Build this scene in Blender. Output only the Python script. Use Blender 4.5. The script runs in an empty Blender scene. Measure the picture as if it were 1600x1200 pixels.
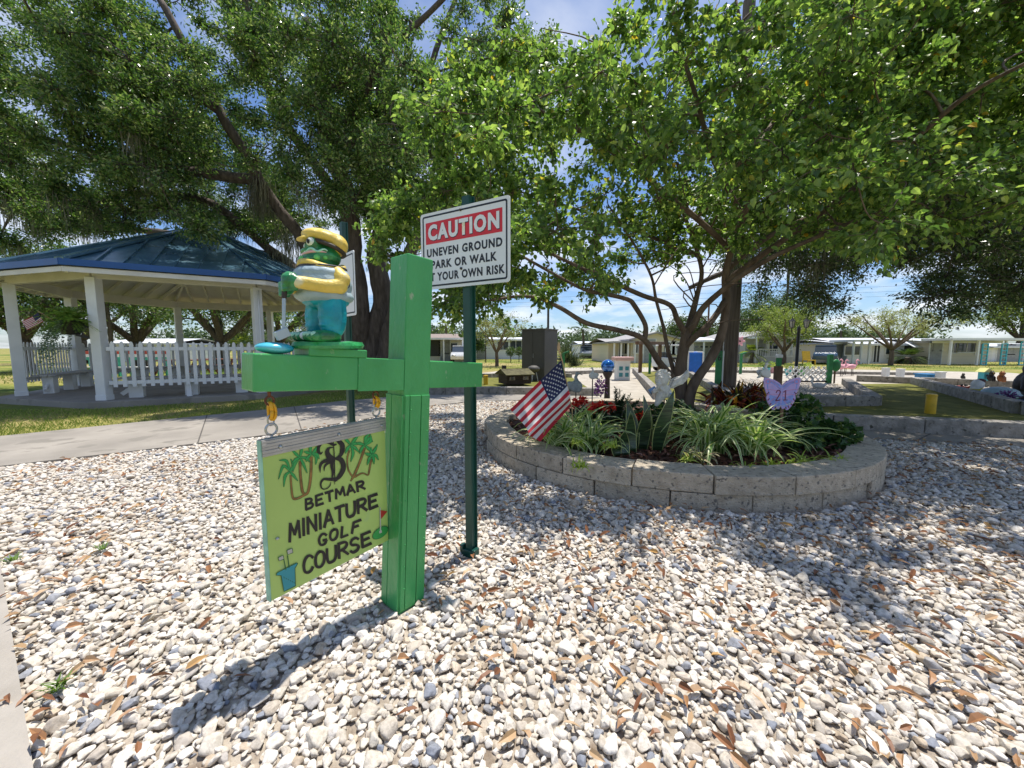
import bpy, math, random
import numpy as np
from mathutils import Vector, Matrix, noise as mnoise

random.seed(7); RNG = np.random.default_rng(11)
R = math.radians
SC = bpy.context.scene
COL = SC.collection

# ---------------------------------------------------------------- camera model (used to measure real positions)
F = 600.0; CAMH = 1.3; PITCH = math.atan((600 - 543) / 600.0); PC, PS = math.cos(PITCH), math.sin(PITCH)
def G(x, y, z=0.0):
    u = (x - 800) / F; v = (y - 600) / F; t = (CAMH - z) / (v * PC + PS)
    return Vector((u * t, (PC - v * PS) * t, z))
def A(x, y, Y):
    u = (x - 800) / F; v = (y - 600) / F; t = Y / (PC - v * PS)
    return Vector((u * t, Y, CAMH - (v * PC + PS) * t))
def proj(P):
    """world (n,3) array -> pixel coordinates"""
    X, Y, Z = P[:, 0], P[:, 1], P[:, 2] - CAMH
    f = Y * PC - Z * PS; d = -(Z * PC + Y * PS)
    f = np.where(f < 0.05, 0.05, f)
    return np.stack([800 + F * X / f, 600 + F * d / f], 1)

# ---------------------------------------------------------------- scene tree
def tag(o, label=None, cat=None, group=None, kind=None):
    if label: o['label'] = label
    if cat: o['category'] = cat
    if group: o['group'] = group
    if kind: o['kind'] = kind
    return o
def thing(name, label, cat, loc=(0, 0, 0), group=None):
    o = bpy.data.objects.new(name, None); COL.objects.link(o); o.location = loc
    o.empty_display_size = 0.1
    return tag(o, label, cat, group)
def wloc(o):
    v = Vector((0, 0, 0))
    while o is not None:
        v = v + o.location; o = o.parent
    return v
def copy_tree(o, parent=None):
    c = o.copy(); COL.objects.link(c); c.parent = parent
    for ch in [k for k in ALL_CH.get(o.name, [])]:
        copy_tree(ch, c)
    return c
ALL_CH = {}
def link(me, name, parent=None, origin=None):
    """me has world coordinates; give it a local origin and link it"""
    o = bpy.data.objects.new(name, me)
    if parent is not None:
        off = wloc(parent)
        me.transform(Matrix.Translation(-off)); o.parent = parent
        ALL_CH.setdefault(parent.name, []).append(o)
    else:
        if origin is None:
            n = len(me.vertices); co = np.empty(n * 3, np.float32); me.vertices.foreach_get('co', co); co = co.reshape(-1, 3)
            lo, hi = co.min(0), co.max(0)
            origin = ((lo[0] + hi[0]) / 2, (lo[1] + hi[1]) / 2, lo[2])
        origin = Vector([float(q) for q in origin])
        me.transform(Matrix.Translation(-origin)); o.location = origin
    COL.objects.link(o)
    return o

class MB:
    def __init__(s): s.v = []; s.f = []; s.m = []
    def add(s, vs, fs, m=0):
        b = len(s.v); s.v += [tuple(p) for p in vs]
        for f in fs: s.f.append([b + i for i in f]); s.m.append(m)
        return s
    def box(s, c, size, rot=None, m=0):
        c = Vector(c); hx, hy, hz = size[0] / 2, size[1] / 2, size[2] / 2
        P = [Vector((x, y, z)) for z in (-hz, hz) for x, y in ((-hx, -hy), (hx, -hy), (hx, hy), (-hx, hy))]
        if rot is not None: P = [rot @ p for p in P]
        return s.add([p + c for p in P], [(3, 2, 1, 0), (4, 5, 6, 7), (0, 1, 5, 4), (1, 2, 6, 5), (2, 3, 7, 6), (3, 0, 4, 7)], m)
    def beam(s, a, b, w, h, m=0, up=(0, 0, 1)):
        a, b = Vector(a), Vector(b); d = (b - a); L = d.length; d.normalize()
        sd = d.cross(Vector(up))
        if sd.length < 1e-4: sd = d.cross(Vector((0, 1, 0)))
        sd.normalize(); u = sd.cross(d)
        rot = Matrix((d, sd, u)).transposed()
        return s.box((a + b) / 2, (L, w, h), rot, m)
    def tube(s, pts, rads, n=8, m=0, caps=True):
        pts = [Vector(p) for p in pts]
        if not hasattr(rads, '__len__'): rads = [rads] * len(pts)
        b = len(s.v); up = None
        for i, p in enumerate(pts):
            d = (pts[min(i + 1, len(pts) - 1)] - pts[max(i - 1, 0)])
            if d.length < 1e-9: d = Vector((0, 0, 1))
            d.normalize()
            if up is None: up = d.orthogonal()
            up = (up - d * up.dot(d))
            if up.length < 1e-6: up = d.orthogonal()
            up.normalize(); w = d.cross(up)
            for k in range(n):
                a = 2 * math.pi * k / n
                s.v.append(tuple(p + (up * math.cos(a) + w * math.sin(a)) * rads[i]))
        for i in range(len(pts) - 1):
            for k in range(n):
                s.f.append([b + i * n + k, b + i * n + (k + 1) % n, b + (i + 1) * n + (k + 1) % n, b + (i + 1) * n + k]); s.m.append(m)
        if caps:
            s.f.append([b + k for k in range(n)][::-1]); s.m.append(m)
            s.f.append([b + (len(pts) - 1) * n + k for k in range(n)]); s.m.append(m)
        return s
    def lathe(s, prof, c, n=16, m=0, rot=None):
        """prof: (r, z) from bottom to top"""
        c = Vector(c); b = len(s.v)
        for r, z in prof:
            for k in range(n):
                a = 2 * math.pi * k / n; p = Vector((r * math.cos(a), r * math.sin(a), z))
                if rot is not None: p = rot @ p
                s.v.append(tuple(p + c))
        for i in range(len(prof) - 1):
            for k in range(n):
                s.f.append([b + i * n + k, b + i * n + (k + 1) % n, b + (i + 1) * n + (k + 1) % n, b + (i + 1) * n + k]); s.m.append(m)
        if prof[0][0] > 1e-4: s.f.append([b + k for k in range(n)][::-1]); s.m.append(m)
        if prof[-1][0] > 1e-4: s.f.append([b + (len(prof) - 1) * n + k for k in range(n)]); s.m.append(m)
        return s
    def ell(s, c, r, rot=None, nu=14, nv=9, m=0):
        if not hasattr(r, '__len__'): r = (r, r, r)
        c = Vector(c); vs = []; fs = []
        for i in range(nv + 1):
            th = math.pi * i / nv - math.pi / 2
            for k in range(nu):
                a = 2 * math.pi * k / nu
                p = Vector((r[0] * math.cos(th) * math.cos(a), r[1] * math.cos(th) * math.sin(a), r[2] * math.sin(th)))
                if rot is not None: p = rot @ p
                vs.append(p + c)
        for i in range(nv):
            for k in range(nu):
                q = (i * nu + k, i * nu + (k + 1) % nu, (i + 1) * nu + (k + 1) % nu, (i + 1) * nu + k)
                fs.append(q)
        return s.add(vs, fs, m)
    def prism(s, poly, thick, o, ex, ey, m=0, back=True):
        """poly in (ex, ey) plane at o, thickness along -n"""
        o, ex, ey = Vector(o), Vector(ex), Vector(ey); n = ex.cross(ey).normalized(); k = len(poly)
        fr = [o + ex * p[0] + ey * p[1] for p in poly]; bk = [p - n * thick for p in fr]
        fs = [list(range(k)), [k + i for i in range(k)][::-1]] + [(i, k + i, k + (i + 1) % k, (i + 1) % k) for i in range(k)]
        return s.add(fr + bk, fs, m)
    def poly(s, pts, m=0):
        return s.add(pts, [list(range(len(pts)))], m)
    def build(s, name, mats, parent=None, smooth=False, bevel=0, origin=None, angle=40):
        me = bpy.data.meshes.new(name); me.from_pydata(s.v, [], s.f); me.update()
        if not isinstance(mats, (list, tuple)): mats = [mats]
        for mt in mats: me.materials.append(mt)
        if len(mats) > 1: me.polygons.foreach_set('material_index', s.m)
        if smooth:
            me.polygons.foreach_set('use_smooth', [True] * len(s.f))
            if smooth == 'auto':
                try: me.set_sharp_from_angle(angle=R(angle))
                except Exception: pass
        o = link(me, name, parent, origin)
        if bevel:
            b = o.modifiers.new('bevel', 'BEVEL'); b.width = bevel; b.segments = 2; b.limit_method = 'ANGLE'; b.angle_limit = R(40)
        return o

def np_mesh(name, V, Fc, mats, parent=None, smooth=False, origin=None, midx=None):
    """V (n,3), Fc (m,k) constant k"""
    me = bpy.data.meshes.new(name); n = len(V); m, k = Fc.shape
    me.vertices.add(n); me.vertices.foreach_set('co', np.ascontiguousarray(V, np.float32).ravel())
    me.loops.add(m * k); me.loops.foreach_set('vertex_index', np.ascontiguousarray(Fc, np.int32).ravel())
    me.polygons.add(m); me.polygons.foreach_set('loop_start', np.arange(0, m * k, k, dtype=np.int32))
    try: me.polygons.foreach_set('loop_total', np.full(m, k, np.int32))
    except Exception: pass
    if not isinstance(mats, (list, tuple)): mats = [mats]
    for mt in mats: me.materials.append(mt)
    if midx is not None: me.polygons.foreach_set('material_index', np.ascontiguousarray(midx, np.int32))
    me.polygons.foreach_set('use_smooth', np.full(m, bool(smooth)))
    me.update(calc_edges=True); me.validate()
    return link(me, name, parent, origin)

def blob(name, parts, mat, parent, voxel=0.006, smooth_it=3):
    """parts: ('e', c, r[, rot]) ellipsoids or ('t', pts, rads) tubes, fused into ONE continuous surface"""
    mb = MB()
    for p in parts:
        if p[0] == 'e': mb.ell(p[1], p[2], p[3] if len(p) > 3 else None, 16, 10)
        else:
            mb.tube(p[1], p[2], 10)
            for q, r in zip(p[1], p[2] if hasattr(p[2], '__len__') else [p[2]] * len(p[1])): mb.ell(q, r * 0.98, None, 12, 8)
    me = bpy.data.meshes.new(name); me.from_pydata(mb.v, [], mb.f); me.update()
    t = bpy.data.objects.new('tmp', me); COL.objects.link(t)
    rm = t.modifiers.new('r', 'REMESH'); rm.mode = 'VOXEL'; rm.voxel_size = voxel
    sm = t.modifiers.new('s', 'SMOOTH'); sm.iterations = smooth_it; sm.factor = 0.5
    dg = bpy.context.evaluated_depsgraph_get()
    me2 = bpy.data.meshes.new_from_object(t.evaluated_get(dg))
    bpy.data.objects.remove(t); bpy.data.meshes.remove(me)
    me2.name = name; me2.materials.clear(); me2.materials.append(mat)
    me2.polygons.foreach_set('use_smooth', [True] * len(me2.polygons))
    return link(me2, name, parent)

# ---------------------------------------------------------------- materials
def _nodes(name):
    m = bpy.data.materials.new(name); m.use_nodes = True; nt = m.node_tree; nt.nodes.clear()
    return m, nt, nt.nodes, nt.links
def rgba(c): return (c[0], c[1], c[2], 1)
def M(name, col, rough=.55, var=.12, scale=6., col2=None, bump=0., bscale=None, metal=0., spec=.5, island=0., coat=0.,
      stretch=(1, 1, 1), detail=5., trans=0., c2lo=.35, c2hi=.65, dirt_or_shading=None, dscale=2., dthr=.6):
    m, nt, N, L = _nodes(name)
    out = N.new('ShaderNodeOutputMaterial'); b = N.new('ShaderNodeBsdfPrincipled')
    tc = N.new('ShaderNodeTexCoord'); mp = N.new('ShaderNodeMapping'); mp.inputs['Scale'].default_value = stretch
    L.new(tc.outputs['Object'], mp.inputs['Vector'])
    nz = N.new('ShaderNodeTexNoise'); nz.inputs['Scale'].default_value = scale; nz.inputs['Detail'].default_value = detail
    L.new(mp.outputs['Vector'], nz.inputs['Vector'])
    rp = N.new('ShaderNodeValToRGB'); e = rp.color_ramp.elements
    e[0].position = c2lo; e[1].position = c2hi
    if col2 is None:
        e[0].color = rgba([max(0, c * (1 - var)) for c in col]); e[1].color = rgba([min(1, c * (1 + var)) for c in col])
    else:
        e[0].color = rgba(col); e[1].color = rgba(col2)
    L.new(nz.outputs['Fac'], rp.inputs['Fac']); c = rp.outputs['Color']
    if dirt_or_shading:
        nz3 = N.new('ShaderNodeTexNoise'); nz3.inputs['Scale'].default_value = dscale; nz3.inputs['Detail'].default_value = 8
        L.new(mp.outputs['Vector'], nz3.inputs['Vector'])
        r3 = N.new('ShaderNodeValToRGB'); r3.color_ramp.elements[0].position = dthr; r3.color_ramp.elements[1].position = dthr + .08
        L.new(nz3.outputs['Fac'], r3.inputs['Fac'])
        mx = N.new('ShaderNodeMixRGB'); mx.inputs['Color2'].default_value = rgba(dirt_or_shading)
        L.new(r3.outputs['Color'], mx.inputs['Fac']); L.new(c, mx.inputs['Color1']); c = mx.outputs['Color']
    if island:
        gi = N.new('ShaderNodeNewGeometry'); mr = N.new('ShaderNodeMapRange')
        mr.inputs['To Min'].default_value = 1 - island; mr.inputs['To Max'].default_value = 1 + island
        L.new(gi.outputs['Random Per Island'], mr.inputs['Value'])
        hv = N.new('ShaderNodeHueSaturation'); L.new(mr.outputs['Result'], hv.inputs['Value']); L.new(c, hv.inputs['Color']); c = hv.outputs['Color']
    L.new(c, b.inputs['Base Color'])
    b.inputs['Roughness'].default_value = rough; b.inputs['Metallic'].default_value = metal
    b.inputs['Specular IOR Level'].default_value = spec; b.inputs['Coat Weight'].default_value = coat
    if bump:
        n2 = N.new('ShaderNodeTexNoise'); n2.inputs['Scale'].default_value = bscale or scale * 4; n2.inputs['Detail'].default_value = 6
        L.new(mp.outputs['Vector'], n2.inputs['Vector'])
        bp = N.new('ShaderNodeBump'); bp.inputs['Strength'].default_value = min(1, bump); bp.inputs['Distance'].default_value = .02
        L.new(n2.outputs['Fac'], bp.inputs['Height']); L.new(bp.outputs['Normal'], b.inputs['Normal'])
    s = b.outputs['BSDF']
    if trans:
        tr = N.new('ShaderNodeBsdfTranslucent'); L.new(c, tr.inputs['Color'])
        ms = N.new('ShaderNodeMixShader'); ms.inputs['Fac'].default_value = trans
        L.new(s, ms.inputs[1]); L.new(tr.outputs['BSDF'], ms.inputs[2]); s = ms.outputs['Shader']
    L.new(s, out.inputs['Surface'])
    return m
def Mleaf(name, cols, rough=.42, trans=.35, spec=.5, tmul=1.4):
    """leaf colours picked per leaf; light comes through the blade"""
    m, nt, N, L = _nodes(name)
    out = N.new('ShaderNodeOutputMaterial'); b = N.new('ShaderNodeBsdfPrincipled')
    gi = N.new('ShaderNodeNewGeometry'); rp = N.new('ShaderNodeValToRGB'); rp.color_ramp.interpolation = 'LINEAR'
    e = rp.color_ramp.elements
    while len(e) < len(cols): e.new(.5)
    for i, (p, c) in enumerate(cols): e[i].position = p; e[i].color = rgba(c)
    L.new(gi.outputs['Random Per Island'], rp.inputs['Fac'])
    L.new(rp.outputs['Color'], b.inputs['Base Color']); b.inputs['Roughness'].default_value = rough
    b.inputs['Specular IOR Level'].default_value = spec
    tr = N.new('ShaderNodeBsdfTranslucent')
    mm = N.new('ShaderNodeMixRGB'); mm.blend_type = 'MULTIPLY'; mm.inputs['Fac'].default_value = 1
    mm.inputs['Color2'].default_value = (tmul * 1.02, tmul * 1.12, tmul * .6, 1)
    L.new(rp.outputs['Color'], mm.inputs['Color1']); L.new(mm.outputs['Color'], tr.inputs['Color'])
    ms = N.new('ShaderNodeMixShader'); ms.inputs['Fac'].default_value = trans
    L.new(b.outputs['BSDF'], ms.inputs[1]); L.new(tr.outputs['BSDF'], ms.inputs[2]); L.new(ms.outputs['Shader'], out.inputs['Surface'])
    return m

# ---------------------------------------------------------------- colours
GREEN = M('green_paint', (.045, .30, .085), .36, .16, 4, col2=(.07, .38, .115), bump=.28, bscale=30, stretch=(1, 1, .5), dirt_or_shading=(.34, .42, .28), dscale=24, dthr=.675)
DKGREEN = M('dark_green_steel', (.008, .06, .045), .35, .15, 8, spec=.5, dirt_or_shading=(.12, .17, .14), dscale=30, dthr=.72)
WHITEP = M('white_paint', (.74, .75, .75), .5, .06, 3, bump=.08)
WHITEW = M('white_weathered', (.70, .70, .68), .6, .1, 2.5, bump=.12, dirt_or_shading=(.5, .5, .46), dscale=5, dthr=.68)
CONC = M('concrete', (.29, .262, .225), .85, .18, 1.2, bump=.3, bscale=60, dirt_or_shading=(.22, .2, .17), dscale=2.4, dthr=.56)
BARK = M('bark', (.055, .042, .032), .9, .4, 5, bump=1., bscale=14, stretch=(2.4, 2.4, .6), col2=(.15, .12, .1), c2lo=.3, c2hi=.75)
BARKN = M('smooth_bark', (.075, .05, .036), .85, .4, 7, bump=.7, bscale=24, stretch=(1.5, 1.5, .6), col2=(.2, .145, .105), c2lo=.3, c2hi=.75)
BLOCK = M('retaining_block', (.42, .35, .26), .9, .2, 16, bump=1., bscale=70, col2=(.62, .54, .42), c2lo=.3, c2hi=.7, dirt_or_shading=(.2, .18, .15), dscale=30, dthr=.58, island=.16)  # dark spots stand in for shaded pits in the block face
BLACK = M('black', (.012, .012, .013), .45)
DARK = M('dark_brown', (.035, .025, .02), .6, .2)
WOOD = M('wood', (.16, .09, .05), .7, .3, 4, stretch=(1, 1, .2), bump=.3)
STEEL = M('galvanised', (.45, .46, .47), .35, .15, 20, metal=.8)
ALU = M('aluminium', (.42, .41, .4), .45, .12, 12, metal=.55)
GLASS = M('dark_glass', (.03, .04, .05), .08, .1, spec=.8)
YELLOW = M('yellow_paint', (.68, .42, .015), .45, .12, 8)
# ================================================================ SETTING
SUN_EL, SUN_AZ = 77.0, 42.0   # azimuth clockwise from +Y
sv = Vector((math.sin(R(SUN_AZ)) * math.cos(R(SUN_EL)), math.cos(R(SUN_AZ)) * math.cos(R(SUN_EL)), math.sin(R(SUN_EL))))
cam = bpy.data.cameras.new('camera'); co = bpy.data.objects.new('camera', cam); COL.objects.link(co)
cam.sensor_width = 36; cam.lens = 36 * F / 1600; cam.clip_end = 3000; cam.clip_start = .05
co.location = (0, 0, CAMH); co.rotation_euler = (math.pi / 2 - PITCH, 0, 0); SC.camera = co
sl = bpy.data.lights.new('sun', 'SUN'); sl.energy = 4.9; sl.angle = R(.53); sl.color = (1, .95, .87)
so = bpy.data.objects.new('sun', sl); COL.objects.link(so); so.rotation_euler = (-sv).to_track_quat('-Z', 'Y').to_euler(); so.location = sv * 60

w = bpy.data.worlds.new('World'); SC.world = w; w.use_nodes = True
nt = w.node_tree; N = nt.nodes; L = nt.links; N.clear()
out = N.new('ShaderNodeOutputWorld'); bg = N.new('ShaderNodeBackground'); sk = N.new('ShaderNodeTexSky')
sk.sky_type = 'NISHITA'; sk.sun_disc = False; sk.sun_elevation = R(SUN_EL); sk.sun_rotation = R(SUN_AZ)
sk.air_density = 1.0; sk.dust_density = .6; sk.ozone_density = 1.6
tc = N.new('ShaderNodeTexCoord'); sx = N.new('ShaderNodeSeparateXYZ'); L.new(tc.outputs['Generated'], sx.inputs[0])
def mth(op, a, b=None, v=None):
    n = N.new('ShaderNodeMath'); n.operation = op
    L.new(a, n.inputs[0])
    if b is not None: L.new(b, n.inputs[1])
    if v is not None: n.inputs[1].default_value = v
    return n.outputs[0]
zz = mth('ADD', mth('MAXIMUM', sx.outputs['Z'], v=0.0), v=.16)
cx = N.new('ShaderNodeCombineXYZ'); L.new(mth('DIVIDE', sx.outputs['X'], zz), cx.inputs[0]); L.new(mth('DIVIDE', sx.outputs['Y'], zz), cx.inputs[1])
nz = N.new('ShaderNodeTexNoise'); nz.inputs['Scale'].default_value = 1.15; nz.inputs['Detail'].default_value = 9; nz.inputs['Roughness'].default_value = .56; nz.inputs['Distortion'].default_value = .35
L.new(cx.outputs[0], nz.inputs['Vector'])
rp = N.new('ShaderNodeValToRGB'); rp.color_ramp.elements[0].position = .44; rp.color_ramp.elements[1].position = .66
L.new(nz.outputs['Fac'], rp.inputs['Fac'])
mx = N.new('ShaderNodeMixRGB'); mx.inputs['Color2'].default_value = (8.2, 8.5, 9.0, 1)
# sky made a little bluer than the clear-air model near the horizon
tint = N.new('ShaderNodeMixRGB'); tint.blend_type = 'MULTIPLY'; tint.inputs['Fac'].default_value = 1; tint.inputs['Color2'].default_value = (.8, .95, 1.18, 1)
L.new(sk.outputs[0], tint.inputs['Color1'])
thin = N.new('ShaderNodeMapRange'); thin.inputs['From Min'].default_value = .3; thin.inputs['From Max'].default_value = .85; thin.inputs['To Min'].default_value = 1; thin.inputs['To Max'].default_value = .25
L.new(sx.outputs['Z'], thin.inputs['Value']); L.new(mth('MULTIPLY', rp.outputs['Color'], thin.outputs['Result']), mx.inputs['Fac']); L.new(tint.outputs[0], mx.inputs['Color1'])
L.new(mx.outputs[0], bg.inputs['Color']); bg.inputs['Strength'].default_value = .105
L.new(bg.outputs[0], out.inputs['Surface'])
SC.view_settings.view_transform = 'Standard'; SC.view_settings.look = 'None'; SC.view_settings.exposure = .32; SC.view_settings.gamma = 1
SC.cycles.max_bounces = 8; SC.cycles.transparent_max_bounces = 8; SC.cycles.use_denoising = True

def sheet(name, pts, z, mat, thick=None):
    """polygon sheet, or a slab when thick is given"""
    mb = MB(); P = [Vector((p[0], p[1], z)) for p in pts]
    ar = sum(P[i].x * P[(i + 1) % len(P)].y - P[(i + 1) % len(P)].x * P[i].y for i in range(len(P)))
    if ar < 0: P = P[::-1]
    if thick: mb.prism([(p.x, p.y) for p in P], thick, (0, 0, z), (1, 0, 0), (0, 1, 0))
    else: mb.poly(P)
    return tag(mb.build(name, mat), kind='structure')

def grassmat():
    m, nt, N, L = _nodes('lawn')
    out = N.new('ShaderNodeOutputMaterial'); b = N.new('ShaderNodeBsdfPrincipled'); tc = N.new('ShaderNodeTexCoord')
    n1 = N.new('ShaderNodeTexNoise'); n1.inputs['Scale'].default_value = .16; n1.inputs['Detail'].default_value = 7
    n2 = N.new('ShaderNodeTexNoise'); n2.inputs['Scale'].default_value = 9; n2.inputs['Detail'].default_value = 6
    L.new(tc.outputs['Object'], n1.inputs['Vector']); L.new(tc.outputs['Object'], n2.inputs['Vector'])
    r1 = N.new('ShaderNodeValToRGB'); e = r1.color_ramp.elements; e[0].position = .36; e[1].position = .62
    e[0].color = (.11, .17, .035, 1); e[1].color = (.36, .29, .13, 1); q = e.new(.48); q.color = (.26, .255, .065, 1)
    L.new(n1.outputs['Fac'], r1.inputs['Fac'])
    r2 = N.new('ShaderNodeValToRGB'); r2.color_ramp.elements[0].position = .3; r2.color_ramp.elements[1].position = .7
    r2.color_ramp.elements[0].color = (.55, .55, .55, 1); r2.color_ramp.elements[1].color = (1.25, 1.25, 1.25, 1)
    L.new(n2.outputs['Fac'], r2.inputs['Fac'])
    mm = N.new('ShaderNodeMixRGB'); mm.blend_type = 'MULTIPLY'; mm.inputs['Fac'].default_value = 1
    L.new(r1.outputs['Color'], mm.inputs['Color1']); L.new(r2.outputs['Color'], mm.inputs['Color2'])
    L.new(mm.outputs['Color'], b.inputs['Base Color']); b.inputs['Roughness'].default_value = .95; b.inputs['Specular IOR Level'].default_value = .1
    bp = N.new('ShaderNodeBump'); bp.inputs['Strength'].default_value = .6; bp.inputs['Distance'].default_value = .05
    L.new(n2.outputs['Fac'], bp.inputs['Height']); L.new(bp.outputs['Normal'], b.inputs['Normal'])
    L.new(b.outputs['BSDF'], out.inputs['Surface']); return m
LAWN = grassmat()
sheet('ground', [(-700, -60), (700, -60), (700, 1200), (-700, 1200)], -.03, LAWN)
DIRT = M('litter_dirt', (.22, .17, .125), .95, .3, 14, col2=(.5, .44, .36), c2lo=.35, c2hi=.62, bump=1., bscale=40)
SAND = M('pale_sand', (.36, .32, .26), .95, .15, 3, col2=(.47, .43, .36), bump=.4, bscale=50, dirt_or_shading=(.3, .26, .2), dscale=4, dthr=.62)
TURF = M('green_turf', (.115, .125, .028), .95, .2, 3, col2=(.2, .19, .055), bump=.3, bscale=120, spec=.1)
# --- the white stone bed in front
PATH_NEAR = [(-5.5, 4.02), (-4.5, 4.75), (-3.43, 5.62), (-2.6, 6.8), (-1.9, 8.2), (-1.0, 9.0), (.6, 9.3), (2.2, 8.8), (3.6, 7.7), (4.5, 5.5), (6.65, 4.85), (11, 3.6)]
PATH_FAR = [(-7.36, 5.42), (-6.1, 6.75), (-4.85, 7.99), (-4.1, 9.0), (-3.0, 9.95), (-1.2, 10.42), (1.2, 10.2), (3.2, 9.2), (4.4, 7.6), (5.2, 5.95), (7.3, 5.28), (11.4, 4.1)]
GRAVEL_POLY = [(-4.85, 3.3), (-1.1, .65), (-.2, -.4), (9, -.4)] + PATH_NEAR[::-1] + [(-5.5, 4.0)]
sheet('gravel_bed', GRAVEL_POLY, 0.0, DIRT)
sheet('footpath', PATH_NEAR + PATH_FAR[::-1], .035, CONC, .07)
sheet('concrete_walk', [(-4.75, 3.38), (-1.0, .73), (-2.0, -.7), (-6.2, 2.2)], .045, M('stained_concrete', (.31, .28, .24), .9, .2, 3, col2=(.42, .385, .34), bump=.3, bscale=60, dirt_or_shading=(.2, .13, .08), dscale=3, dthr=.58), .08)
mb = MB()   # joints cut across the footpath
for i, t in ((1, .3), (2, .2), (3, .6), (6, .5), (9, .5), (10, .25)):
    a = Vector((*PATH_NEAR[i], .039)).lerp(Vector((*PATH_NEAR[i + 1], .039)), t); b = Vector((*PATH_FAR[i], .039)).lerp(Vector((*PATH_FAR[i + 1], .039)), t)
    d = (b - a).normalized(); n = Vector((-d.y, d.x, 0)) * .008
    mb.poly([a - n, b - n, b + n, a + n])
tag(mb.build('footpath_joint_lines', M('joint', (.1, .09, .08), .9)), kind='structure')
# --- the golf court behind
sheet('golf_ground', [(-3.2, 10.0), (1.2, 10.24), (3.2, 9.24), (4.4, 7.64), (5.2, 6.0), (7.3, 5.33), (11.4, 4.15), (19, 9), (26, 20), (16, 25.5), (1, 25), (-3.4, 16)], -.008, SAND)
sheet('turf_lane', [(4.9, 6.15), (11.6, 4.2), (14.4, 13.7), (11.7, 13.6), (8.1, 8.4), (5.4, 8.3)], .012, TURF)
sheet('turf_strip', [(-2.6, 10.95), (2.4, 10.8), (2.6, 16.5), (-2.6, 16.5)], .012, TURF)
sheet('turf_alley', [(3.7, 9.4), (4.9, 8.6), (9.0, 20.5), (6.6, 20.5)], .012, TURF)
sheet('back_path', [(-40, 62), (90, 44), (90, 47), (-40, 66)], -.02, M('asphalt', (.09, .09, .09), .9))

# ---------------------------------------------------------------- stones
def in_poly(P, poly):
    x, y = P[:, 0], P[:, 1]; ins = np.zeros(len(P), bool); n = len(poly); j = n - 1
    for i in range(n):
        xi, yi = poly[i][0], poly[i][1]; xj, yj = poly[j][0], poly[j][1]
        c = ((yi > y) != (yj > y)) & (x < (xj - xi) * (y - yi) / ((yj - yi) + 1e-12) + xi)
        ins ^= c; j = i
    return ins
PLC = (1.94, 5.2); PLR = 2.3
def ico(sub):
    import bmesh
    bm = bmesh.new(); bmesh.ops.create_icosphere(bm, subdivisions=sub, radius=1)
    bm.verts.ensure_lookup_table()
    v = np.array([p.co[:] for p in bm.verts]); f = np.array([[q.index for q in p.verts] for p in bm.faces]); bm.free(); return v, f
def rock_shapes(sub, n):
    v0, f0 = ico(sub); outp = []
    for i in range(n):
        v = v0.copy()
        for k in range(14):
            d = RNG.normal(size=3); d /= np.linalg.norm(d); h = RNG.uniform(.52, .85)
            v -= np.maximum(0, v @ d - h)[:, None] * d
        nn = np.array([mnoise.noise(Vector(p) * 2.3 + Vector((i * 7.1, 0, 0))) for p in v0])
        v *= (1 + .13 * nn)[:, None]
        v *= np.array([1.0, RNG.uniform(.6, .95), RNG.uniform(.42, .72)])
        outp.append(v)
    return outp, f0
def scatter_rocks(pos, rad, sub, shapes, f0):
    n = len(pos); ids = RNG.integers(0, len(shapes), n); S = np.stack(shapes)[ids]
    a = RNG.uniform(0, 6.283, n); tx = RNG.normal(0, .34, n); ty = RNG.normal(0, .34, n)
    ca, sa = np.cos(a), np.sin(a)
    Rz = np.zeros((n, 3, 3)); Rz[:, 0, 0] = ca; Rz[:, 0, 1] = -sa; Rz[:, 1, 0] = sa; Rz[:, 1, 1] = ca; Rz[:, 2, 2] = 1
    Rx = np.zeros((n, 3, 3)); Rx[:, 0, 0] = 1; Rx[:, 1, 1] = np.cos(tx); Rx[:, 1, 2] = -np.sin(tx); Rx[:, 2, 1] = np.sin(tx); Rx[:, 2, 2] = np.cos(tx)
    Ry = np.zeros((n, 3, 3)); Ry[:, 1, 1] = 1; Ry[:, 0, 0] = np.cos(ty); Ry[:, 0, 2] = np.sin(ty); Ry[:, 2, 0] = -np.sin(ty); Ry[:, 2, 2] = np.cos(ty)
    RM = Rz @ Rx @ Ry
    V = np.einsum('nij,nvj->nvi', RM, S) * rad[:, None, None] + pos[:, None, :]
    k = S.shape[1]; Fc = (f0[None] + (np.arange(n) * k)[:, None, None]).reshape(-1, 3)
    return V.reshape(-1, 3), Fc
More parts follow.
